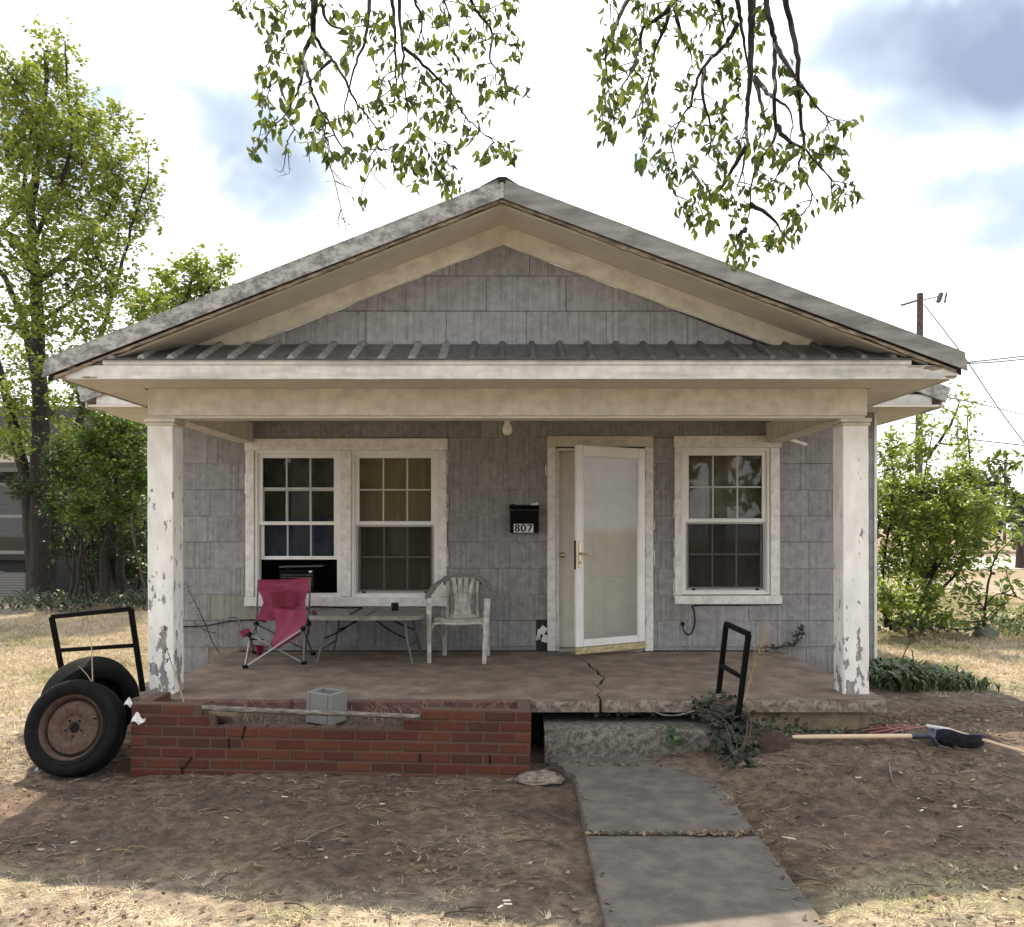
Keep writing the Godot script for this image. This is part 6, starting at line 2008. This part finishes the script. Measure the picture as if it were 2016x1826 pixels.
func grass() -> void:
	# a tuft of seven bent blades
	var tufts := []
	for v in 3:
		var mb := MB.new()
		for k in 8:
			var a := rr(0, TAU)
			var o := Vector3(cos(a), 0, sin(a)) * rr(0.0, 0.03)
			var d := Vector3(cos(a + rr(-1, 1)), rr(0.35, 1.6), sin(a + rr(-1, 1))).normalized()
			var l := rr(0.035, 0.085)
			var s := Vector3(-sin(a), 0, cos(a)) * 0.0022
			var m := o + d * l * 0.6
			var e := o + d * l + Vector3(d.x, -0.5, d.z) * l * 0.35
			var nn := d.cross(s).normalized()
			if nn.y < 0: nn = -nn
			var i0 := mb.vert(o - s, nn)
			var i1 := mb.vert(o + s, nn)
			var i2 := mb.vert(m + s * 0.8, nn)
			var i3 := mb.vert(m - s * 0.8, nn)
			var i4 := mb.vert(e, nn)
			mb.idx(i0, i1, i2)
			mb.idx(i0, i2, i3)
			mb.idx(i3, i2, i4)
		tufts.append(mb.mesh())
	var xs := [[], [], []]
	var cs := [[], [], []]
	for k in 150000:
		var x: float
		var z: float
		var q := rng.randf()
		if q < 0.36:
			x = rr(-9.0, -2.7); z = rr(-13.0, 1.6)
		elif q < 0.72:
			x = rr(2.7, 11.0); z = rr(-14.0, 0.8)
		else:
			x = rr(-3.6, 3.8); z = rr(0.6, 3.6)
		var l := lawn(x, z)
		if q >= 0.72:
			l *= 0.9
			if x > 0.25 and x < 1.42:
				continue
			if x > -2.75 and x < 0.2 and z < 0.72:
				continue
		if rng.randf() > l * l * 0.9 + (0.015 if q < 0.72 else 0.003):
			continue
		if absf(x) < 3.75 and z < -0.1 and z > -12.0:
			continue
		var green := smoothstep(0.05, 0.5, fbm.get_noise_2d(x * 1.6 + 5.0, z * 1.6 + 60.0) + (0.30 if x > 0.0 else 0.0))
		var c := Color(0.60, 0.51, 0.36).lerp(Color(0.24, 0.27, 0.08), green * rr(0.2, 0.9)) * rr(0.65, 1.15)
		var far := 1.0 + maxf(0.0, -z) * 0.05
		var s := rr(0.6, 1.25) * far * (0.7 if z > 0.6 else 1.0)
		var v := rng.randi() % 3
		xs[v].append(Transform3D(Basis(Vector3.UP, rr(0, TAU)).scaled(Vector3(s, s * rr(0.5, 1.0) * (0.45 if z > 0.6 else 1.0), s)), Vector3(x, gh(x, z) - 0.004, z)))
		cs[v].append(c)
	var names := [["dry_lawn_grass", 0], ["short_straw_grass", 1], ["yard_grass", 2]]
	for n in names:
		var o := scatter(n[0], tufts[n[1]], M.straw, xs[n[1]], cs[n[1]])
		tag(o, ["dry straw-coloured lawn grass on both sides of the house", "short matted straw grass mixed through the lawn", "sparse dead grass tufts scattered over the yard"][n[1]], "grass")
	# flakes of dead leaf, bark and straw on the dirt
	var fl := MB.new()
	fl.sheet(2, 2, func(u, v): return Vector3((u - 0.5) * (1.0 - absf(v - 0.5)), 0.16 * sin(u * PI) + 0.1 * v, -(v - 0.5) * 1.6))
	var st := MB.new()
	st.tube([Vector3(-1, 0, 0), Vector3(-0.2, 0.12, 0.06), Vector3(1, 0.02, -0.1)], [0.035, 0.045, 0.02], 4, false)
	var fx := []
	var fc := []
	var sx := []
	var sc := []
	for k in 19000:
		var x := rr(-4.2, 4.6)
		var z := rr(-0.8, 3.4)
		if (x > 0.28 and x < 1.42 and z > 0.2 and rng.randf() < 0.985) or (absf(x + 0.05) < 2.85 and z < 0.25) or (x > -2.75 and x < 0.2 and z < 0.70) or (x > 0.1 and x < 1.7 and z < 0.42):
			continue
		var dens := 0.16 + fbm.get_noise_2d(x * 2.4 + 33.0, z * 3.2) + smoothstep(1.1, 0.7, z) * 0.35
		if rng.randf() > dens:
			continue
		var y := gh(x, z) + 0.012 + fine.get_noise_2d(x * 3.2, z * 4.5) * 0.016
		var c := Color(0.06, 0.042, 0.03).lerp(Color(0.24, 0.175, 0.11), pow(rng.randf(), 2.0))
		if rng.randf() < 0.03:
			c = Color(0.42, 0.36, 0.27)
		if k % 3:
			var s := rr(0.008, 0.026)
			fx.append(Transform3D(Basis(Vector3(rr(-1, 1), 0, rr(-1, 1)).normalized(), rr(-0.5, 0.5)) * Basis(Vector3.UP, rr(0, TAU)).scaled(Vector3(s, s, s)), Vector3(x, y, z)))
			fc.append(c)
		else:
			var s := rr(0.02, 0.07)
			sx.append(Transform3D(Basis(Vector3.UP, rr(0, TAU)).scaled(Vector3(s, s * 0.9, s * 0.9)), Vector3(x, y, z)))
			sc.append(c if rng.randf() < 0.6 else Color(0.30, 0.22, 0.13))
	# crumbs and clods of the same earth
	var clod := MB.new()
	clod.sheet(7, 5, func(u, v):
		var an: float = u * TAU
		var e: float = (v - 0.5) * PI
		return Vector3(cos(-an) * cos(e), sin(e) * 0.7, sin(-an) * cos(e)) * (1.0 + 0.45 * fine.get_noise_3d(cos(an) * cos(e), sin(e), sin(an) * cos(e))))
	var kx := []
	var kc := []
	for k in 16000:
		var x := rr(-4.0, 4.4)
		var z := rr(-0.6, 3.4)
		if (x > 0.26 and x < 1.42 and z > 0.2) or (absf(x + 0.05) < 2.85 and z < 0.25) or (x > -2.75 and x < 0.2 and z < 0.70):
			continue
		if rng.randf() > 0.45 + fbm.get_noise_2d(x * 3.4 - 12.0, z * 4.0) * 1.3:
			continue
		var s := 0.0025 + 0.008 * pow(rng.randf(), 3.5)
		kx.append(Transform3D(rand_basis().scaled(Vector3(s, s, s)), Vector3(x, gh(x, z) + 0.003 + fine.get_noise_2d(x * 3.2, z * 4.5) * 0.016 + fine.get_noise_2d(x * 9.0, z * 10.0) * 0.012, z)))
		kc.append(Color(0.225, 0.155, 0.103) * rr(0.5, 0.95))
	tag(scatter("earth_clods", clod.mesh(), M.litter, kx, kc), "small crumbs and clods of brown earth over the bare yard", "soil")
	# debris caught in the open joints of the walk
	for k in 420:
		var joint := rng.randi() % 3
		var x := rr(0.40, 1.35) if joint < 2 else rr(1.0, 1.5)
		var z: float = [1.947, 1.947, 1.97][joint] + rr(-0.03, 0.03) * (1.0 if joint < 2 else 2.5)
		if rng.randf() < 0.25:
			x = rr(0.3, 1.35)
			z = rr(0.45, 0.62)
		elif rng.randf() < 0.35:
			z = rr(0.9, 3.2)
			x = (0.40 + 0.05 * pow(rng.randf(), 2.0)) if rng.randf() < 0.4 else (1.345 - 0.09 * pow(rng.randf(), 2.0))
		var s := rr(0.008, 0.024)
		fx.append(Transform3D(Basis(Vector3(rr(-1, 1), 0, rr(-1, 1)).normalized(), rr(-0.6, 0.6)) * Basis(Vector3.UP, rr(0, TAU)).scaled(Vector3(s, s, s)), Vector3(x, lerpf(0.056, 0.026, clampf((z - 0.86) / 1.0, 0.0, 1.0)) - (0.018 if z > 2.0 else 0.0), z)))
		fc.append(Color(0.06, 0.042, 0.03).lerp(Color(0.24, 0.175, 0.11), pow(rng.randf(), 2.0)))
	tag(scatter("leaf_litter", fl.mesh(), M.litter, fx, fc), "brown flakes of dead leaf and bark littering the bare dirt", "leaf litter")
	tag(scatter("straw_litter", st.mesh(), M.litter, sx, sc), "loose straw and stem bits littering the bare dirt", "litter")

func leafy(root: Node, pts: Array, n: int, spread: Vector3, mesh: Mesh, c0: Color, c1: Color, s0: float, s1: float, called := "leaves") -> void:
	var xs := []
	var cs := []
	for k in n:
		var p: Vector3 = pts[rng.randi() % pts.size()]
		p += Vector3(rr(-1, 1) * spread.x, rr(-1, 1) * spread.y, rr(-1, 1) * spread.z)
		p.y = maxf(p.y, gh(p.x, p.z) + 0.01)
		var b := toward(Vector3(rr(-1, 1), rr(-0.7, 0.7), rr(-0.3, 1)), Vector3(rr(-0.6, 0.6), rr(0.2, 1), rr(0, 1)))
		var s := rr(s0, s1)
		xs.append(Transform3D(b.scaled(Vector3(s, s, s)), p))
		cs.append(c0.lerp(c1, pow(rng.randf(), 1.6)))
	scatter(called, mesh, M.leaf_thick, xs, cs, root)

func ivy() -> void:
	var iv := leaf_mesh(0.055, 0.055, 0.2, 0.2)
	var root := thing("ivy", "dark green ivy heaped round the foot of the upright step rail", "ivy")
	var pts := []
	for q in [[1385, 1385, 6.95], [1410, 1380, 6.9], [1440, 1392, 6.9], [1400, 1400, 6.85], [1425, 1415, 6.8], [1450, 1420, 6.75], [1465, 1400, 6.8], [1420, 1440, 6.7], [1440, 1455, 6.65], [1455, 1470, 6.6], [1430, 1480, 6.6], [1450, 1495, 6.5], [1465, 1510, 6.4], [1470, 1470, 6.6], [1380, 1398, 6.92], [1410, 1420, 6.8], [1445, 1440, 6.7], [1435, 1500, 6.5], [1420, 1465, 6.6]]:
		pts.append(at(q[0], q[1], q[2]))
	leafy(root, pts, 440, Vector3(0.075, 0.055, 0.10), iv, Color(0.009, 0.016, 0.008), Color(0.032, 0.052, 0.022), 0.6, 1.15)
	for k in 9:
		var a: Vector3 = pts[rng.randi() % 9]
		var b: Vector3 = pts[9 + rng.randi() % 9]
		put(MB.new().tube(curve(a, b, Vector3(rr(-0.1, 0.1), 0.05, 0.1)), 0.005, 5), "stem", M.twig, root)
	var dry := MB.new()
	for k in 34:
		var p: Vector3 = pts[rng.randi() % pts.size()] + Vector3(rr(-0.12, 0.12), rr(-0.03, 0.05), rr(-0.02, 0.12))
		dry.tube([p, p + Vector3(rr(-0.1, 0.1), rr(0, 0.1), rr(0, 0.1)), p + Vector3(rr(-0.2, 0.2), rr(-0.02, 0.14), rr(0, 0.16))], [0.0022, 0.0016, 0.001], 4, false)
	put(dry, "dry_stems", M.gray_wood, root).set_meta("kind", "stuff")
	root = thing("ivy", "trailing ivy in the dark gap between the porch floor and the step", "ivy")
	pts = []
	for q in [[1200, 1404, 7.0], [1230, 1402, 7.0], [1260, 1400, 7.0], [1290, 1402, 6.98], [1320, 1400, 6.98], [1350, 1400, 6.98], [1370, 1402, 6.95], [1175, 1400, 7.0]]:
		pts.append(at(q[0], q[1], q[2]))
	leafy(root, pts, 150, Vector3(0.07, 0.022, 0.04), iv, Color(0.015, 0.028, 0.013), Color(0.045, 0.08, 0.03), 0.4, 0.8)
	put(MB.new().tube(smooth_line([at(1290, 1402, 6.85), at(1310, 1409, 6.8), at(1340, 1408, 6.78), at(1368, 1400, 6.8)], 3), 0.006, 5), "stem", M.gray_wood, root)
	root = thing("ivy", "small tuft of ivy growing on the face of the concrete step", "ivy")
	leafy(root, [at(1330, 1450, 6.68), at(1336, 1462, 6.68), at(1325, 1440, 6.68)], 34, Vector3(0.045, 0.04, 0.02), iv, Color(0.03, 0.055, 0.02), Color(0.07, 0.12, 0.04), 0.5, 0.9)
	root = thing("ivy", "low ivy and weeds along the foundation under the right end of the porch", "ivy")
	pts = []
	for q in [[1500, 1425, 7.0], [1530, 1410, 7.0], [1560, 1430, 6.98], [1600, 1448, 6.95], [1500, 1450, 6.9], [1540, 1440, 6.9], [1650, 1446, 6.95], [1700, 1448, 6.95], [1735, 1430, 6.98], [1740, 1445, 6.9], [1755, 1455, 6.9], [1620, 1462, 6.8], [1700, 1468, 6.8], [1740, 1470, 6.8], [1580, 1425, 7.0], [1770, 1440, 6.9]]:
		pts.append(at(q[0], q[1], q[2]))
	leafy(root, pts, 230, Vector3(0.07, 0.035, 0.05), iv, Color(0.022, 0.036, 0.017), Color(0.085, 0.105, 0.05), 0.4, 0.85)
	root = thing("wall_vine", "dark dried vine creeping up the wall corner right of the single window", "vine")
	var vp := [at(1500, 1276, 9.35), at(1535, 1274, 9.40), at(1562, 1268, 9.45), at(1572, 1250, 9.5), at(1578, 1235, 9.5)]
	put(MB.new().tube(smooth_line(vp, 3), 0.008, 5), "stem", M.twig, root)
	leafy(root, smooth_line(vp, 3), 110, Vector3(0.03, 0.025, 0.02), iv, Color(0.02, 0.025, 0.014), Color(0.06, 0.06, 0.035), 0.35, 0.7)

func weeds() -> void:
	# clump of arching green blades right of the porch
	var root := thing("leafy_clump", "dense dark green clump of strap leaves beside the right corner of the house", "plant")
	var blade := MB.new()
	blade.sheet(2, 6, func(u, v): return Vector3((u - 0.5) * 0.030 * sin(PI * (0.15 + 0.85 * v)), 0.30 * v - 0.16 * v * v * v, 0.16 * v * v + 0.004 * absf(u - 0.5)))
	var bm := blade.mesh()
	var xs := []
	var cs := []
	for k in 900:
		var u := rng.randf()
		var ce := at(1740 + 140 * u, 1352 + 8 * u, 9.2)
		var x := ce.x + rr(-0.22, 0.22)
		var z := ce.z + rr(-0.55, 0.55)
		var s := rr(0.6, 1.35) * (1.15 - 0.45 * u)
		xs.append(Transform3D(Basis(Vector3.UP, rr(0, TAU)) * Basis(Vector3.RIGHT, rr(-0.1, 0.5)) * Basis().scaled(Vector3(s, s, s)), Vector3(x, gh(x, z), z)))
		cs.append(Color(0.03, 0.06, 0.02).lerp(Color(0.11, 0.15, 0.05), pow(rng.randf(), 1.5)))
	scatter("leaves", bm, M.leaf_thick, xs, cs, root)
	for q in [[[1772, 1325], [1780, 1290], [1790, 1268]], [[1800, 1320], [1798, 1295], [1796, 1280]]]:
		put(MB.new().tube([at(q[0][0], q[0][1], 9.0), at(q[1][0], q[1][1], 9.0), at(q[2][0], q[2][1], 9.0)], 0.006, 5), "seed_stalk", M.twig, root)
	# undergrowth at the foot of the yard tree
	var lf := leaf_mesh(0.10, 0.05, 0.3, 0.3)
	root = thing("undergrowth", "low dark undergrowth at the foot of the left trees", "undergrowth")
	var pts := []
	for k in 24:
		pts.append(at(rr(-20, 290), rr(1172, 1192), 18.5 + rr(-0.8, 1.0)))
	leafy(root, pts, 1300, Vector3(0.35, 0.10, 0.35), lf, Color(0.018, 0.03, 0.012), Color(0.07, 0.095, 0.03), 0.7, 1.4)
	root.set_meta("kind", "stuff")
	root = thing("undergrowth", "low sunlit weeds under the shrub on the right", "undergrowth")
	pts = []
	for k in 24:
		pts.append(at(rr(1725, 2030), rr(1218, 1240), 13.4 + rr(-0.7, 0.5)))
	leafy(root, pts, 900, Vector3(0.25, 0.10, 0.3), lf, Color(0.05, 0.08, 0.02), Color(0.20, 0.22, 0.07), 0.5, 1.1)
	root.set_meta("kind", "stuff")
	# dry weed before the porch floor
	root = thing("dry_weed", "tall pale dead weed standing between the step rail and the right post", "weed")
	var stem := smooth_line([at(1440, 1452, 6.75), at(1462, 1390, 6.8), at(1480, 1330, 6.85), at(1497, 1275, 6.9), at(1512, 1225, 6.95)], 4)
	put(MB.new().tube(stem, taper(0.0075, 0.002, stem.size()), 5), "stem", M.dry_stalk, root)
	var fz := MB.new()
	for k in 120:
		var u := pow(rng.randf(), 0.8)
		var p: Vector3 = stem[int(u * (stem.size() - 2))]
		var l := rr(0.06, 0.20) * (1.15 - 0.5 * u)
		var d := Vector3(rr(-0.35, 1.0), rr(-0.05, 0.7), rr(-0.6, 0.6)).normalized()
		var e := p + d * l
		fz.tube([p, p.lerp(e, 0.5) + Vector3(0, 0.01, 0), e + Vector3(0, 0.02, 0)], [0.0016, 0.0012, 0.0008], 3, false)
		fz.tube([p.lerp(e, 0.6), p.lerp(e, 0.6) + Vector3(rr(-1, 1), rr(0, 1), rr(-1, 1)) * 0.04], 0.0009, 3, false)
	put(fz, "dry_branches", M.dry_stalk, root).set_meta("kind", "stuff")
	# dead vines and stalks by the left post
	root = thing("dead_vine", "thin bare stalk with dry buds standing against the left porch post", "vine")
	var v1 := smooth_line([at(365, 1398, 6.75), at(352, 1350, 6.78), at(335, 1300, 6.8), at(320, 1250, 6.8), at(316, 1235, 6.8)], 4)
	put(MB.new().tube(v1, taper(0.006, 0.002, v1.size()), 5), "stem", M.dry_stalk, root)
	leafy(root, v1.slice(8), 26, Vector3(0.02, 0.03, 0.01), leaf_mesh(0.03, 0.015), Color(0.06, 0.05, 0.035), Color(0.14, 0.11, 0.07), 0.5, 1.0)
	root = thing("dead_vine", "dry brown vine against the wall between the left post and the window", "vine")
	var v2 := smooth_line([at(430, 1284, 9.3), at(418, 1265, 9.4), at(404, 1230, 9.5), at(390, 1200, 9.5), at(375, 1170, 9.5), at(365, 1145, 9.5)], 4)
	put(MB.new().tube(v2, taper(0.008, 0.003, v2.size()), 5), "stem", M.twig, root)
	leafy(root, v2, 60, Vector3(0.05, 0.04, 0.01), leaf_mesh(0.035, 0.02), Color(0.09, 0.06, 0.04), Color(0.22, 0.14, 0.09), 0.4, 0.9)
	put(MB.new().tube([at(380, 1225, 9.45), at(402, 1242, 9.4), at(425, 1248, 9.45)], 0.004, 4), "tendril", M.twig, root)
	root = thing("dead_stalk", "pale bare branching stalk rising behind the rusty wheel", "weed")
	var v3 := smooth_line([at(182, 1350, 6.55), at(181, 1310, 6.6), at(179, 1270, 6.65), at(171, 1215, 6.7)], 4)
	put(MB.new().tube(v3, taper(0.005, 0.002, v3.size()), 5), "stem", M.dry_stalk, root)
	put(MB.new().tube([at(181, 1345, 6.55), at(170, 1328, 6.58), at(155, 1312, 6.6)], [0.004, 0.003, 0.002], 5), "stem", M.dry_stalk, root)
	root = thing("dead_stalk", "leaning bare pole-like stem between the left trees and the porch post", "weed")
	put(MB.new().tube(smooth_line([at(288, 1180, 14.0), at(275, 1120, 14.0), at(262, 1060, 14.0), at(258, 1010, 14.0)], 3), 0.018, 5), "stem", M.bark_pale, root)
	# stiff straws in the planter
	root = thing("dead_grass", "dead grass stalks standing in the brick planter dirt", "grass")
	var gs := MB.new()
	for k in 130:
		var x := rr(-2.5, 0.0)
		var z := rr(0.28, 0.55)
		var p := Vector3(x, 0.31 + rr(-0.01, 0.03), z)
		if absf(x + 1.34) < 0.16:
			continue
		var l := rr(0.05, 0.14) if k > 1 else rr(0.25, 0.35)
		gs.tube([p, p + Vector3(rr(-0.3, 0.3), 0.7, rr(-0.2, 0.2)) * l, p + Vector3(rr(-0.7, 0.7), 1.1, rr(-0.4, 0.4)) * l], [0.0022, 0.0018, 0.001], 3, false)
	put(gs, "stalks", M.dry_stalk, root)
	root.set_meta("kind", "stuff")

# ---------- what stands behind
func background() -> void:
	# neighbour house on the left, behind the trees
	var n := thing("neighbour_house", "dark grey brick house in the shade behind the left trees", "house")
	var z := -15.2
	var d := 7.13 - z
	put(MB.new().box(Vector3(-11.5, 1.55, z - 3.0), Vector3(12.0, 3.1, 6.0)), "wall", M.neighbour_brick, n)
	put(MB.new().prism(PackedVector2Array([Vector2(-18.2, 3.05), Vector2(-5.0, 3.05), Vector2(-8.0, 4.7), Vector2(-15.0, 4.7)]), z - 5.0, z - 1.0), "roof", M.neighbour_roof, n)
	put(MB.new().bar(Vector3(-18.2, 3.08, z + 0.45), Vector3(-5.0, 3.08, z + 0.45), 0.04, 0.2), "fascia", M.table_leg, n)
	var rf := MB.new()
	rf.prism(PackedVector2Array([Vector2(0, 0), Vector2(3.6, 1.6), Vector2(3.6, 1.5), Vector2(0, -0.1)]), 0.0, 13.2, Transform3D(Basis(Vector3(0, 0, -1), Vector3(0, 1, 0), Vector3(1, 0, 0)), Vector3(-18.2, 3.2, z + 0.5)))
	put(rf, "roof_slope", M.neighbour_roof, n)
	var wm := part("window", n)
	var mb := MB.new()
	frame(mb, -12.7, 1.05, -11.55, 2.75, 0.08, z - 0.02, z + 0.05)
	mb.box(Vector3(-12.12, 1.95, z + 0.02), Vector3(1.0, 0.07, 0.05))
	put(mb, "window_frame", M.hvac, wm)
	mb = MB.new()
	mb.quad(Vector3(-12.65, 1.1, z + 0.034), Vector3(-11.6, 1.1, z + 0.034), Vector3(-11.6, 2.7, z + 0.034), Vector3(-12.65, 2.7, z + 0.034))
	put(mb, "pane", M.glass, wm)
	put(MB.new().box(Vector3(-12.12, 1.9, z - 0.0), Vector3(1.06, 1.62, 0.03)), "dark_room", M.dark, wm)
	put(MB.new().box(Vector3(-12.12, 0.98, z + 0.06), Vector3(1.45, 0.14, 0.16)), "sill", M.neighbour_brick, n)
	put(MB.new().bar(Vector3(-8.6, 1.72, z + 0.03), Vector3(-10.4, 1.78, z + 0.03), 0.04, 0.05), "conduit", M.wire, n)
	var hv := thing("cooling_unit", "pale box-shaped cooling unit on the ground below the neighbouring window", "cooling unit", Vector3(-12.3, 0.0, z + 0.6))
	put(MB.new().box(Vector3(0, 0.33, 0), Vector3(0.7, 0.66, 0.6), Basis(), 0.02), "case", M.hvac, hv)
	put(MB.new().box(Vector3(0.75, 0.33, 0), Vector3(0.75, 0.62, 0.5), Basis(), 0.02), "grille_case", M.table_leg, hv)
	for k in 9:
		put(MB.new().box(Vector3(0.75, 0.08 + k * 0.062, 0.253), Vector3(0.70, 0.02, 0.012)), "slat", M.hvac, hv)
	# utility poles
	var up := func(label: String, px: float, top: float, dd: float, r: float, cross: bool, m: Material, called := "utility_pole", cat := "pole"):
		var p := thing(called, label, cat)
		var a := at(px, top, dd)
		var b := Vector3(a.x - 0.1, -0.2, a.z)
		put(MB.new().tube([b, a], [r * 1.25, r], 10), "post", m, p)
		return [p, a]
	var q = up.call("tall brown wooden utility pole rising behind the right eave", 1812.0, 578.0, 45.0, 0.15, true, M.pole_wood)
	var p1: Node3D = q[0]
	var a: Vector3 = q[1]
	put(MB.new().bar(a + Vector3(-1.0, -0.62, 0.2), a + Vector3(-0.1, -0.35, 0.2), 0.07, 0.09), "arm", M.pole_wood, p1)
	put(MB.new().bar(a + Vector3(0.1, -0.35, 0.2), a + Vector3(0.75, -0.2, 0.2), 0.05, 0.05), "arm", M.wire, p1)
	put(MB.new().box(a + Vector3(0.85, -0.25, 0.2), Vector3(0.2, 0.5, 0.2), Basis(Vector3(0, 0, 1), -0.35), 0.04), "switch", M.wire, p1)
	put(MB.new().tube([a + Vector3(1.08, -0.5, 0.2), a + Vector3(1.18, 0.0, 0.2)], 0.05, 6), "insulator", M.wire, p1)
	put(MB.new().tube(smooth_line([a + Vector3(-1.0, -0.6, 0.2), a + Vector3(-0.9, -0.1, 0.2), a + Vector3(0.2, 0.08, 0.2), a + Vector3(0.9, 0.05, 0.2)], 3), 0.012, 4), "jumper_wire", M.wire, p1)
	q = up.call("slim dark utility pole far off near the right edge", 1980.0, 905.0, 90.0, 0.13, true, M.pole_wood)
	put(MB.new().bar(q[1] + Vector3(-0.9, -0.5, 0), q[1] + Vector3(0.9, -0.35, 0), 0.1, 0.12), "arm", M.pole_wood, q[0])
	up.call("thin pale grey metal pole beyond the broad shrub", 1886.0, 818.0, 60.0, 0.06, false, M.steel, "lamp_pole", "pole")
	# wires
	for w in [[[1820, 600, 45.0], [1900, 705, 43.0], [1960, 795, 41.0], [2030, 890, 39.0]], [[1900, 714, 30.0], [1960, 708, 30.0], [2040, 699, 30.0]], [[1902, 716, 32.0], [1960, 713, 32.0], [2040, 705, 32.0]], [[1856, 781, 9.6], [1930, 796, 14.0], [2030, 820, 20.0]], [[1880, 862, 60.0], [1950, 870, 60.0], [2040, 880, 60.0]], [[1730, 790, 9.6], [1780, 806, 11.0], [1840, 818, 12.5]]]:
		var pts := []
		for p in w:
			pts.append(at(p[0], p[1], p[2]))
		var o := put(MB.new().tube(smooth_line(pts, 4), 0.013 * (w[0][2] + w[2][2]) / 40.0, 5), "overhead_wire", M.wire)
		var li: int = [600, 714, 716, 781, 862, 790].find(w[0][1])
		tag(o, ["overhead wire slanting steeply down from the top of the brown utility pole", "upper of two nearly level wires right of the roof corner", "lower of two nearly level wires right of the roof corner", "sagging service wire leaving the right eave of the main roof", "faint far wire crossing behind the thin grey pole", "short cable running out from the right post top under the eave"][li], "wire")
	# far trees and the things beyond the lawn
	for q2 in [["dark round tree far beyond the shrub on the right", [[1905, 985, 38], [1880, 1000, 30], [1940, 965, 34], [1960, 1000, 34], [1925, 1030, 36], [1965, 1040, 24], [1890, 1040, 30]], 62.0, [[1925, 1085], [1925, 1040], [1922, 980]], 0.3], ["dark low tree far off at the right edge", [[2000, 1020, 18], [2025, 1010, 22], [2010, 1045, 16], [2035, 1045, 18]], 38.0, [[2009, 1122], [2009, 1080], [2010, 1030]], 0.2], ["far dark tree hidden low behind the middle of the broad shrub", [[1750, 1000, 40], [1800, 1010, 44], [1850, 1020, 40], [1780, 1050, 36], [1830, 1055, 36]], 66.0, [[1800, 1090], [1800, 1010]], 0.3]]:
		var t := thing("far_tree", q2[0], "tree", Vector3.ZERO)
		var nd := []
		limb_tube(t, q2[3], q2[2], q2[4], q2[4] * 0.5, M.log if q2[2] < 40.0 else M.bark, "trunk", nd, 0.0)
		crown(t, q2[1], q2[2], 1.5, 30.0, small_leaf(0.5, 0.36), Color(0.025, 0.045, 0.02), Color(0.07, 0.10, 0.04), nd, M.bark, 1.0)
	tag(put(MB.new().bar(at(1838, 1083, 43.0), at(1892, 1084, 43.0), 0.3, 0.16), "concrete_barrier", M.barrier), "low white concrete barrier beside the far road seen through the shrub", "barrier")
	var st := thing("white_block", "rough whitish stone lying at the foot of the sapling", "stone")
	mb = MB.new()
	mb.sheet(12, 8, func(u, v):
		var an: float = u * TAU
		var e: float = v * PI / 2.0
		return Vector3(cos(-an) * cos(e) * 0.17, sin(e) * 0.20, sin(-an) * cos(e) * 0.15) * (1.0 + 0.3 * fine.get_noise_2d(u * 5.0, v * 4.0)))
	var so := put(mb, "stone", M.cinder, st)
	so.position = at(1940, 1232, 12.9) * Vector3(1, 0, 1) + Vector3(0, gh(6.4, -5.8), 0)
	# trees across the street, mirrored in the glass
	for k in 6:
		var t := thing("street_tree", "broad tree across the street, %s along the row mirrored in the glass" % ["first", "second", "third", "fourth", "fifth", "sixth"][k], "tree", Vector3(-21.0 + k * 8.5, 0, 29.0 + (k % 2) * 4.0))
		put(MB.new().tube([Vector3.ZERO, Vector3(0, 3, 0), Vector3(0.3, 6, 0)], [0.3, 0.22, 0.12], 8), "trunk", M.bark, t)
		var xs := []
		var cs := []
		for q2 in 900:
			var an := rr(0, TAU)
			xs.append(Transform3D(rand_basis().scaled(Vector3.ONE * rr(0.7, 1.3)), Vector3(cos(an) * rr(0.5, 4.2), 5.6 + rr(-3.4, 3.4), sin(an) * rr(0.5, 3.6))))
			cs.append(Color(0.05, 0.09, 0.02) * rr(0.6, 1.5))
		scatter("crown", small_leaf(0.8, 0.6), M.leaf, xs, cs, t)
	# house across the street, mirrored in the glass of the door and windows
	var oh := thing("opposite_house", "low house across the street mirrored faintly in the storm door glass", "house", Vector3(-9, 0, 38))
	put(MB.new().box(Vector3(0, 1.5, 3), Vector3(13, 3.0, 6)), "wall", M.stone, oh)
	put(MB.new().prism(PackedVector2Array([Vector2(-7.4, 2.9), Vector2(7.4, 2.9), Vector2(0, 6.0)]), -0.6, 6.6), "roof", M.neighbour_roof, oh)
	put(MB.new().box(Vector3(-2, 1.6, -0.03), Vector3(1.6, 1.3, 0.08)), "window", M.dark, oh)
	put(MB.new().box(Vector3(3, 1.1, -0.03), Vector3(1.0, 2.1, 0.08)), "door", M.trim, oh)
